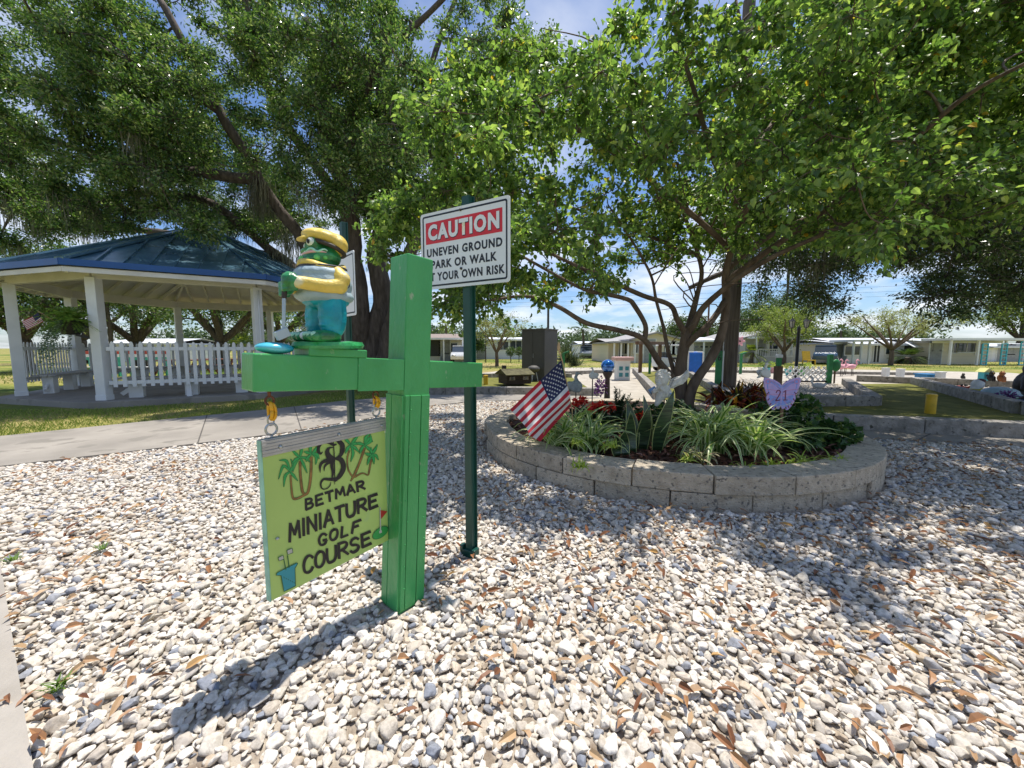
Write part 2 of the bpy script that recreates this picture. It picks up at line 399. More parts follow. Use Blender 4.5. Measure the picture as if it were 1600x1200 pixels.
def stonemat():
    m, nt, N, L = _nodes('limestone')
    out = N.new('ShaderNodeOutputMaterial'); b = N.new('ShaderNodeBsdfPrincipled'); gi = N.new('ShaderNodeNewGeometry'); tc = N.new('ShaderNodeTexCoord')
    rp = N.new('ShaderNodeValToRGB'); e = rp.color_ramp.elements
    cols = [(0, (.24, .26, .31)), (.055, (.34, .35, .38)), (.09, (.5, .44, .37)), (.3, (.62, .57, .49)), (.6, (.71, .66, .59)), (.85, (.77, .73, .67)), (.94, (.54, .44, .33)), (1, (.78, .75, .70))]
    while len(e) < len(cols): e.new(.5)
    for i, (p, c) in enumerate(cols): e[i].position = p; e[i].color = rgba(c)
    L.new(gi.outputs['Random Per Island'], rp.inputs['Fac'])
    nz = N.new('ShaderNodeTexNoise'); nz.inputs['Scale'].default_value = 48; nz.inputs['Detail'].default_value = 7; nz.inputs['Roughness'].default_value = .65
    L.new(tc.outputs['Object'], nz.inputs['Vector'])
    r2 = N.new('ShaderNodeValToRGB'); r2.color_ramp.elements[0].position = .3; r2.color_ramp.elements[1].position = .56
    r2.color_ramp.elements[0].color = (.55, .52, .48, 1); r2.color_ramp.elements[1].color = (1, 1, 1, 1)
    L.new(nz.outputs['Fac'], r2.inputs['Fac'])
    mm = N.new('ShaderNodeMixRGB'); mm.blend_type = 'MULTIPLY'; mm.inputs['Fac'].default_value = .8
    L.new(rp.outputs['Color'], mm.inputs['Color1']); L.new(r2.outputs['Color'], mm.inputs['Color2'])
    L.new(mm.outputs['Color'], b.inputs['Base Color']); b.inputs['Roughness'].default_value = .9; b.inputs['Specular IOR Level'].default_value = .2
    bp = N.new('ShaderNodeBump'); bp.inputs['Strength'].default_value = .7; bp.inputs['Distance'].default_value = .006
    L.new(nz.outputs['Fac'], bp.inputs['Height']); L.new(bp.outputs['Normal'], b.inputs['Normal'])
    L.new(b.outputs['BSDF'], out.inputs['Surface']); return m
STONE = stonemat()
def grid_pts(x0, x1, y0, y1, sp):
    xs = np.arange(x0, x1, sp); ys = np.arange(y0, y1, sp); gx, gy = np.meshgrid(xs, ys)
    P = np.stack([gx.ravel(), gy.ravel()], 1); P += RNG.uniform(-.48, .48, P.shape) * sp; return P
def gravel_ok(P):
    ok = in_poly(P, GRAVEL_POLY) & (np.hypot(P[:, 0] - PLC[0], P[:, 1] - PLC[1]) > PLR + .02)
    pr = proj(np.concatenate([P, np.zeros((len(P), 1))], 1))
    ok &= (pr[:, 0] > -650) & (pr[:, 0] < 2350) & (P[:, 1] > .55) & (pr[:, 1] < 1500)
    ok &= ~((np.hypot(P[:, 0] + .58, P[:, 1] - 1.855) < .1)) & ~((np.hypot(P[:, 0] + .263, P[:, 1] - 2.29) < .045))
    return ok
shp2, f2 = rock_shapes(3, 14); shp1, f1 = rock_shapes(2, 16)
VV, FF, base = [], [], 0
def put(V, Fc):
    global base
    VV.append(V); FF.append(Fc + base); base += len(V)
P = grid_pts(-7, 9.5, .5, 9.6, .032); P = P[gravel_ok(P)]                 # small filler
far = np.hypot(P[:, 0], P[:, 1]) > 3.4
P = P[~far | (RNG.random(len(P)) < .5)]
r = RNG.uniform(.010, .022, len(P)); z = r * .25
put(*scatter_rocks(np.column_stack([P, z]), r, 2, shp1, f1))
P = grid_pts(-7, 9.5, .5, 9.6, .037); P = P[gravel_ok(P)]
r = np.clip(RNG.lognormal(math.log(.0218), .28, len(P)), .014, .042); z = r * .34 + RNG.uniform(0, .009, len(P))
nr = np.hypot(P[:, 0], P[:, 1]) < 2.9
Q = np.column_stack([P, z])
put(*scatter_rocks(Q[nr], r[nr], 3, shp2, f2)); put(*scatter_rocks(Q[~nr], r[~nr], 2, shp1, f1))
P = grid_pts(-7, 9.5, .5, 9.6, .19); P = P[gravel_ok(P)]; P = P[RNG.random(len(P)) < .45]     # the larger ones on top
r = RNG.uniform(.03, .047, len(P)); Q = np.column_stack([P, r * .42 + .008]); nr = np.hypot(P[:, 0], P[:, 1]) < 2.9
put(*scatter_rocks(Q[nr], r[nr], 3, shp2, f2)); put(*scatter_rocks(Q[~nr], r[~nr], 2, shp1, f1))
gr = np_mesh('gravel', np.concatenate(VV), np.concatenate(FF), STONE, smooth=True, origin=(0, 0, 0))
tag(gr, 'white and grey limestone gravel covering the bed round the sign and planter', 'gravel', kind='stuff')

# ---------------------------------------------------------------- leaf clouds
def unit(v): return v / (np.linalg.norm(v, axis=-1, keepdims=True) + 1e-9)
def leaf_arrays(C, D, Nn, Ln, Wd, shape=4, fold=.18, curl=.15):
    """C base points, D blade direction, Nn rough normal, Ln/Wd per-leaf size -> V, F"""
    D = unit(D); S = unit(np.cross(D, Nn)); U = np.cross(S, D)
    Ln = np.asarray(Ln)[:, None]; Wd = np.asarray(Wd)[:, None]
    def pt(a, s, h): return C + D * (Ln * a) + S * (Wd * s) + U * (Wd * h)
    if shape == 4:
        V = np.stack([pt(0, 0, 0), pt(.45, .5, fold), pt(1, 0, -curl), pt(.45, -.5, fold)], 1); fc = np.array([[0, 1, 2], [0, 2, 3]])
    else:
        V = np.stack([pt(0, 0, 0), pt(.18, .42, fold), pt(.55, .46, fold), pt(1, 0, -curl), pt(.55, -.46, fold), pt(.18, -.42, fold), pt(.5, 0, 0)], 1)
        fc = np.array([[0, 1, 6], [1, 2, 6], [2, 3, 6], [3, 4, 6], [4, 5, 6], [5, 0, 6]])
    n, k = V.shape[0], V.shape[1]
    Fc = (fc[None] + (np.arange(n) * k)[:, None, None]).reshape(-1, 3)
    return V.reshape(-1, 3), Fc
# fallen leaves
P = grid_pts(-6, 8, .55, 9, .1); P = P[gravel_ok(P)]
den = np.array([.5 + .9 * mnoise.noise(Vector((p[0] * .9, p[1] * .9, 3))) + (.22 if p[0] > -.5 else -.2) for p in P])
P = P[RNG.random(len(P)) < den]
extra = P[RNG.random(len(P)) < .35] ; P = np.concatenate([P, extra + RNG.normal(0, .04, extra.shape)]); P = P[gravel_ok(P)]
n = len(P); a = RNG.uniform(0, 6.283, n)
D = np.column_stack([np.cos(a), np.sin(a), RNG.normal(.05, .28, n)]); Nn = unit(np.column_stack([RNG.normal(0, .4, n), RNG.normal(0, .4, n), np.ones(n)]))
V, Fc = leaf_arrays(np.column_stack([P, RNG.uniform(.03, .062, n)]), D, Nn, RNG.uniform(.04, .088, n), RNG.uniform(.014, .03, n), 7, .3, .35)
FALL = Mleaf('fallen_leaf', [(0, (.15, .06, .03)), (.3, (.27, .12, .055)), (.6, (.38, .21, .105)), (.85, (.46, .32, .2)), (1, (.5, .28, .08))], .5, .15)
tag(np_mesh('fallen_leaves', V, Fc, FALL, origin=(0, 0, 0)), 'dry brown oak leaves scattered over the white gravel', 'leaves', kind='stuff')
# twigs in the gravel
mb = MB()
for i in range(70):
    p = P[RNG.integers(0, n)]; a = random.uniform(0, 6.28); l = random.uniform(.06, .2)
    q0 = Vector((p[0], p[1], .05)); d = Vector((math.cos(a), math.sin(a), random.uniform(-.05, .1)))
    mb.tube([q0, q0 + d * l * .5 + Vector((0, 0, .008)), q0 + d * l + Vector((random.uniform(-.02, .02), random.uniform(-.02, .02), 0))], [.0025, .002, .0012], 4)
tag(mb.build('twig_litter', M('twig', (.22, .17, .13), .9), origin=(0, 0, 0)), 'thin dry twigs lying among the stones', 'twigs', kind='stuff')
# grass blades
GRASSB = Mleaf('grass_blade', [(0, (.13, .19, .03)), (.5, (.2, .29, .045)), (.8, (.3, .34, .08)), (1, (.4, .36, .17))], .6, .3)
def blades(P, z, h, w):
    n = len(P); a = RNG.uniform(0, 6.283, n); D = np.column_stack([np.cos(a) * .6, np.sin(a) * .6, np.ones(n)])
    Nn = np.column_stack([np.cos(a + 1.3), np.sin(a + 1.3), np.zeros(n)])
    return leaf_arrays(np.column_stack([P, np.full(n, z)]), D, Nn, RNG.uniform(.5, 1.2, n) * h, RNG.uniform(.7, 1.3, n) * w, 4, 0, .6)
GP = [tuple(p) for p in PATH_FAR[:5]] + [(-2.6, 11.5), (-4, 13.5), (-5.5, 13), (-5.2, 11.5), (-5.6, 10.3), (-7.5, 9.0), (-8.8, 8.1), (-11.5, 8.0), (-13.5, 9), (-11, 6.5), (-8.5, 4.8)]
P = grid_pts(-13.5, -2.4, 4.6, 13.6, .032); P = P[in_poly(P, GP)]
den = np.array([.55 + .8 * mnoise.noise(Vector((p[0] * .8, p[1] * .8, 9))) for p in P]); P = P[RNG.random(len(P)) < den]
V, Fc = blades(P, -.03, .075, .012)
tag(np_mesh('grass', V, Fc, GRASSB, origin=(0, 0, 0)), 'short patchy grass between the footpath and the gazebo', 'grass', kind='stuff')
P = np.concatenate([grid_pts(-30, 60, 23, 40, .3), grid_pts(-26, -2, 14, 23, .16)]); P = P[RNG.random(len(P)) < .6]
P = P[np.hypot(P[:, 0] + 9.8, P[:, 1] - 12.6) > 4.6]
V, Fc = blades(P, -.03, .1, .035)
tag(np_mesh('lawn_grass', V, Fc, GRASSB, origin=(0, 0, 0)), 'mown half dry lawn grass in front of the houses', 'grass', kind='stuff')
# weed tufts among the stones
for (px, py, s, lab) in ((92, 1088, .075, 'green weed tuft in gravel beside the concrete walk'), (160, 866, .055, 'tiny green weed tuft in gravel between footpath and hanging sign'), (20, 884, .06, 'pale weed tuft at gravel edge against the concrete walk corner')):
    g = G(px, py); n = 26; a = RNG.uniform(0, 6.283, n); C = np.tile(np.array(g), (n, 1)) + np.column_stack([RNG.normal(0, .012, n), RNG.normal(0, .012, n), np.full(n, .03)])
    D = np.column_stack([np.cos(a), np.sin(a), RNG.uniform(.4, 1.6, n)]); Nn = np.column_stack([-np.cos(a), -np.sin(a), np.ones(n)])
    V, Fc = leaf_arrays(C, D, Nn, RNG.uniform(.6, 1.1, n) * s, np.full(n, s * .13), 7, .1, .8)
    tag(np_mesh('weed_tuft', V, Fc, Mleaf('weed', [(0, (.09, .17, .03)), (1, (.2, .3, .07))], .5, .35), smooth=True), lab, 'weed', 'weeds growing in the gravel')
# ================================================================ WRITING HELPERS
def text_mesh(name, s, o, ex, ey, x0, x1, y0, y1, mat, parent, bold=.03, shear=0):
    """text fitted into the rectangle x0..x1, y0..y1 (metres) of the frame o, ex, ey"""
    cu = bpy.data.curves.new(name, 'FONT'); cu.body = s; cu.offset = bold; cu.resolution_u = 3; cu.space_character = 1.08 + bold * 2
    t = bpy.data.objects.new('tmp', cu); COL.objects.link(t)
    dg = bpy.context.evaluated_depsgraph_get(); me = bpy.data.meshes.new_from_object(t.evaluated_get(dg))
    bpy.data.objects.remove(t); bpy.data.curves.remove(cu)
    n = len(me.vertices); co_ = np.empty(n * 3, np.float32); me.vertices.foreach_get('co', co_); co_ = co_.reshape(-1, 3)
    lo, hi = co_.min(0), co_.max(0); ex, ey, o = Vector(ex), Vector(ey), Vector(o)
    for v in me.vertices:
        a = x0 + (v.co.x - lo[0]) / (hi[0] - lo[0]) * (x1 - x0); b = y0 + (v.co.y - lo[1]) / (hi[1] - lo[1]) * (y1 - y0)
        v.co = o + ex * a + ey * b
    me.materials.clear(); me.materials.append(mat); me.name = name
    return link(me, name, parent)
class Paint:
    """brush strokes lying on a flat panel (each a hair above the one before)"""
    def __init__(s, fn, n): s.fn = fn; s.n = Vector(n); s.k = 0; s.mb = MB()
    def _o(s): s.k += 1; return s.n * (.0006 + .00003 * s.k)
    def fill(s, pts, m=0):
        o = s._o(); P = [s.fn(*p) + o for p in pts]
        nn = Vector((0, 0, 0))
        for i in range(len(P)):
            a, b = P[i], P[(i + 1) % len(P)]; nn += a.cross(b)
        if nn.dot(s.n) < 0: P = P[::-1]
        s.mb.poly(P, m)
    def stroke(s, pts, w, m=0, smooth=True, cap=True):
        """pts in source pixels, w one width or one per point (source pixels)"""
        if not hasattr(w, '__len__'): w = [w] * len(pts)
        Q = [Vector((p[0], p[1])) for p in pts]
        if smooth and len(Q) > 2:
            q2, w2 = [], []
            for i in range(len(Q) - 1):
                p0, p1, p2, p3 = Q[max(i - 1, 0)], Q[i], Q[i + 1], Q[min(i + 2, len(Q) - 1)]
                for k in range(5):
                    t = k / 5; q2.append(.5 * ((2 * p1) + (p2 - p0) * t + (2 * p0 - 5 * p1 + 4 * p2 - p3) * t * t + (3 * p1 - p0 - 3 * p2 + p3) * t ** 3)); w2.append(w[i] * (1 - t) + w[i + 1] * t)
            q2.append(Q[-1]); w2.append(w[-1]); Q, w = q2, w2
        Lf, Rt = [], []
        for i, p in enumerate(Q):
            d = Q[min(i + 1, len(Q) - 1)] - Q[max(i - 1, 0)]
            if d.length < 1e-9: d = Vector((1, 0))
            d.normalize(); nn = Vector((-d.y, d.x)) * w[i] / 2
            e = d * (w[i] * .3 if cap and i in (0, len(Q) - 1) else 0) * (-1 if i == 0 else 1)
            Lf.append(p + nn + e); Rt.append(p - nn + e)
        o = s._o(); vs = [s.fn(p.x, p.y) + o for p in Lf] + [s.fn(p.x, p.y) + o for p in Rt]; k = len(Lf)
        fs = []
        for i in range(k - 1):
            q = (i, i + 1, k + i + 1, k + i)
            nn = (vs[q[1]] - vs[q[0]]).cross(vs[q[3]] - vs[q[0]])
            fs.append(q if nn.dot(s.n) > 0 else q[::-1])
        s.mb.add(vs, fs, m)
GLYPH = {
 'A': [[(0, 0), (.5, 1), (1, 0)], [(.2, .34), (.8, .34)]],
 'B': [[(.05, 0), (.05, 1)], [(.05, 1), (.62, .96), (.8, .78), (.62, .56), (.1, .52)], [(.1, .52), (.75, .46), (.95, .25), (.72, .03), (.05, 0)]],
 'E': [[(.08, 0), (.08, 1)], [(.08, 1), (.95, 1)], [(.08, .52), (.8, .52)], [(.08, 0), (.95, 0)]],
 'T': [[(.5, 0), (.5, 1)], [(0, 1), (1, 1)]],
 'M': [[(0, 0), (.1, 1), (.5, .3), (.9, 1), (1, 0)]],
 'R': [[(.06, 0), (.06, 1)], [(.06, 1), (.7, .97), (.92, .77), (.7, .53), (.1, .48)], [(.4, .48), (1, 0)]],
 'I': [[(.5, 0), (.5, 1)]],
 'N': [[(.05, 0), (.05, 1), (.95, 0), (.95, 1)]],
 'U': [[(.04, 1), (.05, .35), (.2, .06), (.5, 0), (.8, .06), (.95, .35), (.96, 1)]],
 'G': [[(.95, .8), (.72, .98), (.4, 1), (.1, .75), (.04, .45), (.15, .12), (.45, 0), (.8, .06), (.95, .3)], [(.95, .36), (.55, .4)]],
 'O': [[(.5, 1), (.15, .86), (.03, .5), (.15, .14), (.5, 0), (.85, .14), (.97, .5), (.85, .86), (.5, 1)]],
 'L': [[(.1, 1), (.1, 0), (.95, 0)]],
 'F': [[(.1, 0), (.1, 1)], [(.1, 1), (.95, 1)], [(.1, .52), (.78, .52)]],
 'C': [[(.95, .82), (.72, .98), (.42, 1), (.12, .8), (.03, .48), (.14, .14), (.45, 0), (.78, .04), (.96, .2)]],
 'S': [[(.9, .84), (.65, 1), (.3, .98), (.1, .78), (.25, .58), (.7, .44), (.9, .24), (.7, .02), (.3, 0), (.06, .16)]],
}
def letter_row(pa, word, BL, BR, TL, TR, gap, w, m=0, wid=None):
    wid = wid or {}; ws = [wid.get(c, 1.0) * (.35 if c == 'I' else 1.15 if c == 'M' else 1) for c in word]
    tot = sum(ws) + gap * (len(word) - 1); x = 0; rr = random.Random(word)
    for c, cw in zip(word, ws):
        a0, a1 = x / tot, (x + cw) / tot; x += cw + gap; jy = rr.uniform(-.03, .03)
        for st in GLYPH[c]:
            pts = []
            for (gx, gy) in st:
                t = a0 + (a1 - a0) * gx; gy = gy + jy
                bx, by = BL[0] + (BR[0] - BL[0]) * t, BL[1] + (BR[1] - BL[1]) * t; tx, ty = TL[0] + (TR[0] - TL[0]) * t, TL[1] + (TR[1] - TL[1]) * t
                pts.append((bx + (tx - bx) * gy, by + (ty - by) * gy))
            curved = len(st) > 3 and c not in 'MN'
            if c in 'MNAL' and len(pts) > 2:
                for i in range(len(pts) - 1): pa.stroke(pts[i:i + 2], w * (1.0 if i % 2 == 0 else .9), m, False)
            else: pa.stroke(pts, [w * rr.uniform(.9, 1.08) for _ in pts], m, curved)

# ================================================================ GREEN SIGN POST
dxy = Vector((-.655, -.756, 0)).normalized(); TL_ = R(3.5)
ex = dxy * math.cos(TL_) + Vector((0, 0, 1)) * math.sin(TL_); ez = Vector((0, 0, 1)) * math.cos(TL_) - dxy * math.sin(TL_); ey = ez.cross(ex)   # ey: away from the camera side?
if ey.dot(Vector((0, 0, 1.3)) - Vector((-.58, 1.855, 1))) < 0: ny = -ey
else: ny = ey
PB = Vector((-.563, 1.865, 0)); rotS = Matrix((ex, ny, ez)).transposed()
if rotS.determinant() < 0: rotS = Matrix((ex, -ny, ez)).transposed()
post = thing('sign_post', 'bright green wooden post with a crossbeam standing in the white gravel', 'sign post', PB)
ps, bs = .148, .139
mb = MB(); mb.box(PB + ez * .84, (ps, ps, 1.80), rotS)
top = PB + ez * 1.74
q = [top + ex * (a * ps / 2) + ny * (b * ps / 2) for a, b in ((-1, -1), (1, -1), (1, 1), (-1, 1))]
mb.build('post', GREEN, post, bevel=.006)
mb = MB()   # trim boards nailed on the lower shaft
for sx_ in (-1, 1):
    for off, wd in ((-.047, .05), (.012, .064), (.058, .026)):
        mb.box(PB + ez * .54 + ny * (ps / 2 + .004) * 1 + ex * (off), (wd - .002, .009, 1.06), rotS)
    for off, wd in ((-.046, .052), (.028, .092)):
        mb.box(PB + ez * .54 + ex * (ps / 2 + .004) * 1 + ny * off, (.009, wd - .002, 1.06), rotS)
    break
mb.build('trim_board', GREEN, post, bevel=.0025)
mb = MB()
for i in range(9):
    for off in (-.05, .045):
        mb.ell(PB + ez * (.12 + .11 * i) + ny * (ps / 2 + .0095) + ex * (off + random.uniform(-.01, .01)), (.004, .004, .004), None, 6, 4)
mb.build('nail', GREEN, post, smooth=True)
BC = PB + ez * 1.172
mb = MB(); BLEN_L, BLEN_R = .69, .45
for a, b in ((ps / 2 - .0, BLEN_L), (-BLEN_R, -ps / 2 + .0)):
    mb.box(BC + ex * ((a + b) / 2), (b - a, bs, bs), rotS)
mb.build('crossbeam', GREEN, post, bevel=.006)
mb = MB(); mb.box(BC + ez * (bs / 2 + .016) + ex * .385 + ny * .0, (.24, .152, .034), rotS); pl = mb.build('plinth_board', GREEN, post, bevel=.004)
mb = MB()  # sheet-metal cover lapping over the middle of the beam
mb.box(BC + ex * .19 + ny * (bs / 2 + .0025) - ez * .004, (.225, .005, bs + .004), rotS)
mb.build('cover_plate', GREEN, post, bevel=.001)

# ---------------------------------------------------------------- hanging board
lb, rb = Vector((-.905, 1.362, 0)), Vector((-.612, 1.822, 0)); bd = (rb - lb).normalized(); BW = (rb - lb).length
bn = Vector((bd.y, -bd.x, 0)).normalized()       # towards the camera side
zt, zb = .962, .349; BH = zt - zb
LIME = M('lime_paint', (.42, .58, .15), .5, .07, 3, bump=.1, dirt_or_shading=(.36, .52, .22), dscale=9, dthr=.66)
MINT = M('mint_edge', (.3, .55, .42), .6, .15, 20)
board = thing('hanging_sign', 'lime green painted board lettered for a miniature golf course hanging from the green crossbeam', 'sign', (lb + rb) / 2 + Vector((0, 0, zb)))
fr = lb + Vector((0, 0, zb))
mb = MB(); mb.box((lb + rb) / 2 + Vector((0, 0, (zt + zb) / 2)) - bn * .013, (BW, .024, BH), Matrix((bd, bn * -1, Vector((0, 0, 1)))).transposed())
mb.build('panel', LIME, board, bevel=.0015)
mb = MB(); mb.box(lb + Vector((0, 0, (zt + zb) / 2)) - bn * .013 - bd * .003, (.005, .026, BH + .002), Matrix((bd, bn * -1, Vector((0, 0, 1)))).transposed())
mb.build('edge_strip', MINT, board)
mb = MB(); RB = Matrix((bd, bn * -1, Vector((0, 0, 1)))).transposed()
for k in range(5):
    mb.box((lb + rb) / 2 + Vector((0, 0, zt - .006 - k * .0118)) + bn * (.002 + (.0015 if k % 2 else 0)), (BW + .004, .008, .0112), RB)
mb.box((lb + rb) / 2 + Vector((0, 0, zt + .002)) - bn * .012, (BW + .004, .030, .004), RB)
mb.build('aluminium_rail', ALU, board, bevel=.001)
mb = MB()
for t in (.11, .55, .955): mb.ell(fr + bd * (BW * t) + Vector((0, 0, BH - .032)) + bn * .007, (.008, .008, .008), None, 8, 5)
mb.ell(fr + bd * (BW * .06) + Vector((0, 0, BH * .38)) + bn * .001, (.008, .008, .006), None, 8, 5)
mb.build('screw', STEEL, board, smooth=True)
# homography: photograph crop (943 x 1200) -> board metres
src = [(52, 133), (888, 38), (853, 850), (8, 1198)]; dst = [(0, BH), (BW, BH), (BW, 0), (0, 0)]
Am, bm_ = [], []
for (x, y), (X, Y) in zip(src, dst):
    Am += [[x, y, 1, 0, 0, 0, -X * x, -X * y], [0, 0, 0, x, y, 1, -Y * x, -Y * y]]; bm_ += [X, Y]
Hm = np.append(np.linalg.solve(np.array(Am, float), np.array(bm_, float)), 1).reshape(3, 3)
def onboard(x, y):
    q = Hm @ np.array([x, y, 1.0]); return fr + bd * float(q[0] / q[2]) + Vector((0, 0, float(q[1] / q[2])))
INK = M('black_brush_paint', (.014, .012, .012), .5, .3, 30)
pa = Paint(onboard, bn)
letter_row(pa, 'BETMAR', (302, 598), (716, 490), (306, 532), (712, 434), .34, 17)
letter_row(pa, 'MINIATURE', (172, 800), (795, 608), (181, 682), (797, 530), .27, 20)
letter_row(pa, 'GOLF', (370, 848), (650, 765), (370, 778), (672, 694), .42, 18)
letter_row(pa, 'COURSE', (244, 1035), (730, 862), (254, 922), (730, 782), .22, 20)
sc_ = .5893
def S_(pts): return [(x * sc_, y * sc_) for x, y in pts]
def W_(w): return [q * sc_ for q in w]
pa.stroke(S_([(762, 385), (738, 405), (715, 375), (725, 320), (775, 280), (840, 285), (890, 315), (925, 315)]), W_([6, 22, 36, 38, 36, 40, 30, 14]))
pa.stroke(S_([(918, 262), (960, 285), (992, 330), (985, 395), (955, 445), (900, 470)]), W_([14, 52, 58, 52, 34, 14]))
pa.stroke(S_([(885, 345), (840, 350), (815, 390), (830, 440), (880, 478)]), W_([8, 24, 52, 66, 50]))
pa.stroke(S_([(885, 480), (810, 482), (750, 500), (718, 545), (714, 615)]), W_([40, 40, 34, 30, 3]))
pa.stroke(S_([(870, 495), (810, 515), (770, 550), (760, 602)]), W_([30, 30, 22, 3]))
pa.stroke(S_([(893, 255), (891, 420), (880, 600), (868, 755)]), W_([10, 13, 14, 6]), smooth=False)
pa.stroke(S_([(900, 470), (960, 485), (985, 540), (978, 600), (930, 670), (870, 715)]), W_([24, 58, 58, 56, 48, 30]))
pa.stroke(S_([(860, 490), (852, 560), (858, 620), (840, 690)]), W_([44, 34, 30, 10]))
pa.stroke(S_([(885, 700), (810, 695), (745, 690), (708, 735), (718, 792), (770, 797), (812, 765), (824, 728)]), W_([46, 34, 26, 22, 15, 13, 12, 6]))
pa.mb.build('lettering', INK, board)
PG, PGD, PBW, PTEAL, PRED, PGRN, PWH = (M('palm_leaf_paint', (.03, .36, .08), .5), M('palm_outline_paint', (.01, .10, .03), .5), M('palm_trunk_paint', (.26, .13, .03), .5, .35, 30),
    M('teal_brush_paint', (.03, .28, .33), .5), M('red_brush_paint', (.4, .03, .02), .5), M('golf_green_paint', (.03, .3, .06), .5), M('grey_brush_paint', (.45, .44, .38), .5))
pa = Paint(onboard, bn)
for tr, ww in (([(375, 625), (372, 740), (375, 860), (400, 885), (470, 870)], [18, 18, 22, 26, 20]), ([(497, 480), (488, 620), (492, 800), (520, 840)], [24, 26, 28, 24]), ([(630, 440), (605, 640), (560, 810), (510, 850), (420, 885)], [26, 28, 26, 24, 14]),
               ([(1070, 395), (1040, 480), (1040, 600), (1085, 690)], [14, 14, 14, 14]), ([(1245, 385), (1185, 520), (1110, 660), (1060, 730)], [24, 22, 26, 10]), ([(1315, 510), (1280, 640), (1260, 680), (1200, 655), (1110, 690)], [16, 16, 12, 12, 18])):
    pa.stroke(S_(tr), W_([q + 7 for q in ww]), 1); pa.stroke(S_(tr), W_(ww), 2)
def frond(pts, w):
    n = len(pts); prof = [.25] + [1.0] * (n - 2) + [.05]
    pa.stroke(S_(pts), W_([w * p + 8 for p in prof]), 1); pa.stroke(S_(pts), W_([w * p for p in prof]), 0)
for c, frs in (((375, 580), [(-30, -120, -110, -135), (-70, -70, -140, 70), (-60, 40, -90, 160), (30, 40, 75, 105), (40, -60, 20, -140), (20, -30, 60, -90)]),
               ((500, 430), [(-40, -40, -95, -105), (20, -60, 50, -130), (-60, 60, -95, 150), (30, 70, 65, 175), (60, 10, 110, 60), (-50, 20, -100, 60)]),
               ((635, 400), [(-10, -60, 35, -115), (40, -30, 65, -75), (50, 40, 35, 120), (-50, -20, -85, -30), (60, 10, 80, 60), (-50, 40, -70, 80)]),
               ((1090, 330), [(-40, -50, -70, -75), (50, -50, 100, -100), (60, -10, 110, 0), (-40, 40, -70, 90), (20, 90, -15, 185), (50, 40, 90, 90)]),
               ((1250, 345), [(20, -80, 70, -125), (60, -70, 95, -30), (-50, -20, -95, -30), (-40, 40, -65, 90), (40, 40, 70, 80), (70, -40, 75, -115)]),
               ((1330, 450), [(30, -40, 68, -100), (-10, -30, -10, -75), (40, 20, 65, 70), (-50, 0, -85, -20), (-40, 50, -68, 115), (10, 50, 10, 110)])):
    for (ax, ay, bx_, by_) in frs: frond([c, (c[0] + ax, c[1] + ay), (c[0] + bx_, c[1] + by_)], 30)
pa.fill([(52, 1022), (60, 1005), (205, 946), (212, 955), (200, 972), (190, 985), (182, 1108), (95, 1140), (86, 1028)], 1)
pa.fill([(57, 1020), (64, 1007), (203, 951), (206, 957), (196, 970), (185, 982), (177, 1103), (98, 1134), (91, 1024)], 3)
for a, b in (((125, 990), (117, 915)), ((148, 978), (146, 895))): pa.stroke([a, b], 7, 1, False)
for q in ([(80, 900), (118, 888), (120, 918), (82, 928)], [(143, 856), (184, 846), (186, 880), (145, 890)]):
    pa.fill(q, 1); pa.fill([(x + (4 if i in (0, 3) else -4), y + (4 if i < 2 else -4)) for i, (x, y) in enumerate(q)], 6)
for i in range(6): pa.stroke([(104 + i * 14, 1036 + i * 9), (109 + i * 14, 1044 + i * 9)], 4, 1, False)
el = [(797 + 56 * math.cos(a) * .98 + 0, 793 + 34 * math.sin(a) - 22 * math.cos(a)) for a in [2 * math.pi * k / 20 for k in range(20)]]
pa.fill([(797 + (x - 797) * 1.06, 793 + (y - 793) * 1.08) for x, y in el], 1); pa.fill(el, 5)
pa.stroke([(798, 790), (808, 625)], 8, 6, False); pa.fill([(809, 640), (857, 652), (808, 702)], 4); pa.fill([(788, 782), (806, 776), (808, 792), (790, 798)], 6)
pa.mb.build('painted_picture', [PG, PGD, PBW, PTEAL, PRED, PGRN, PWH], board)
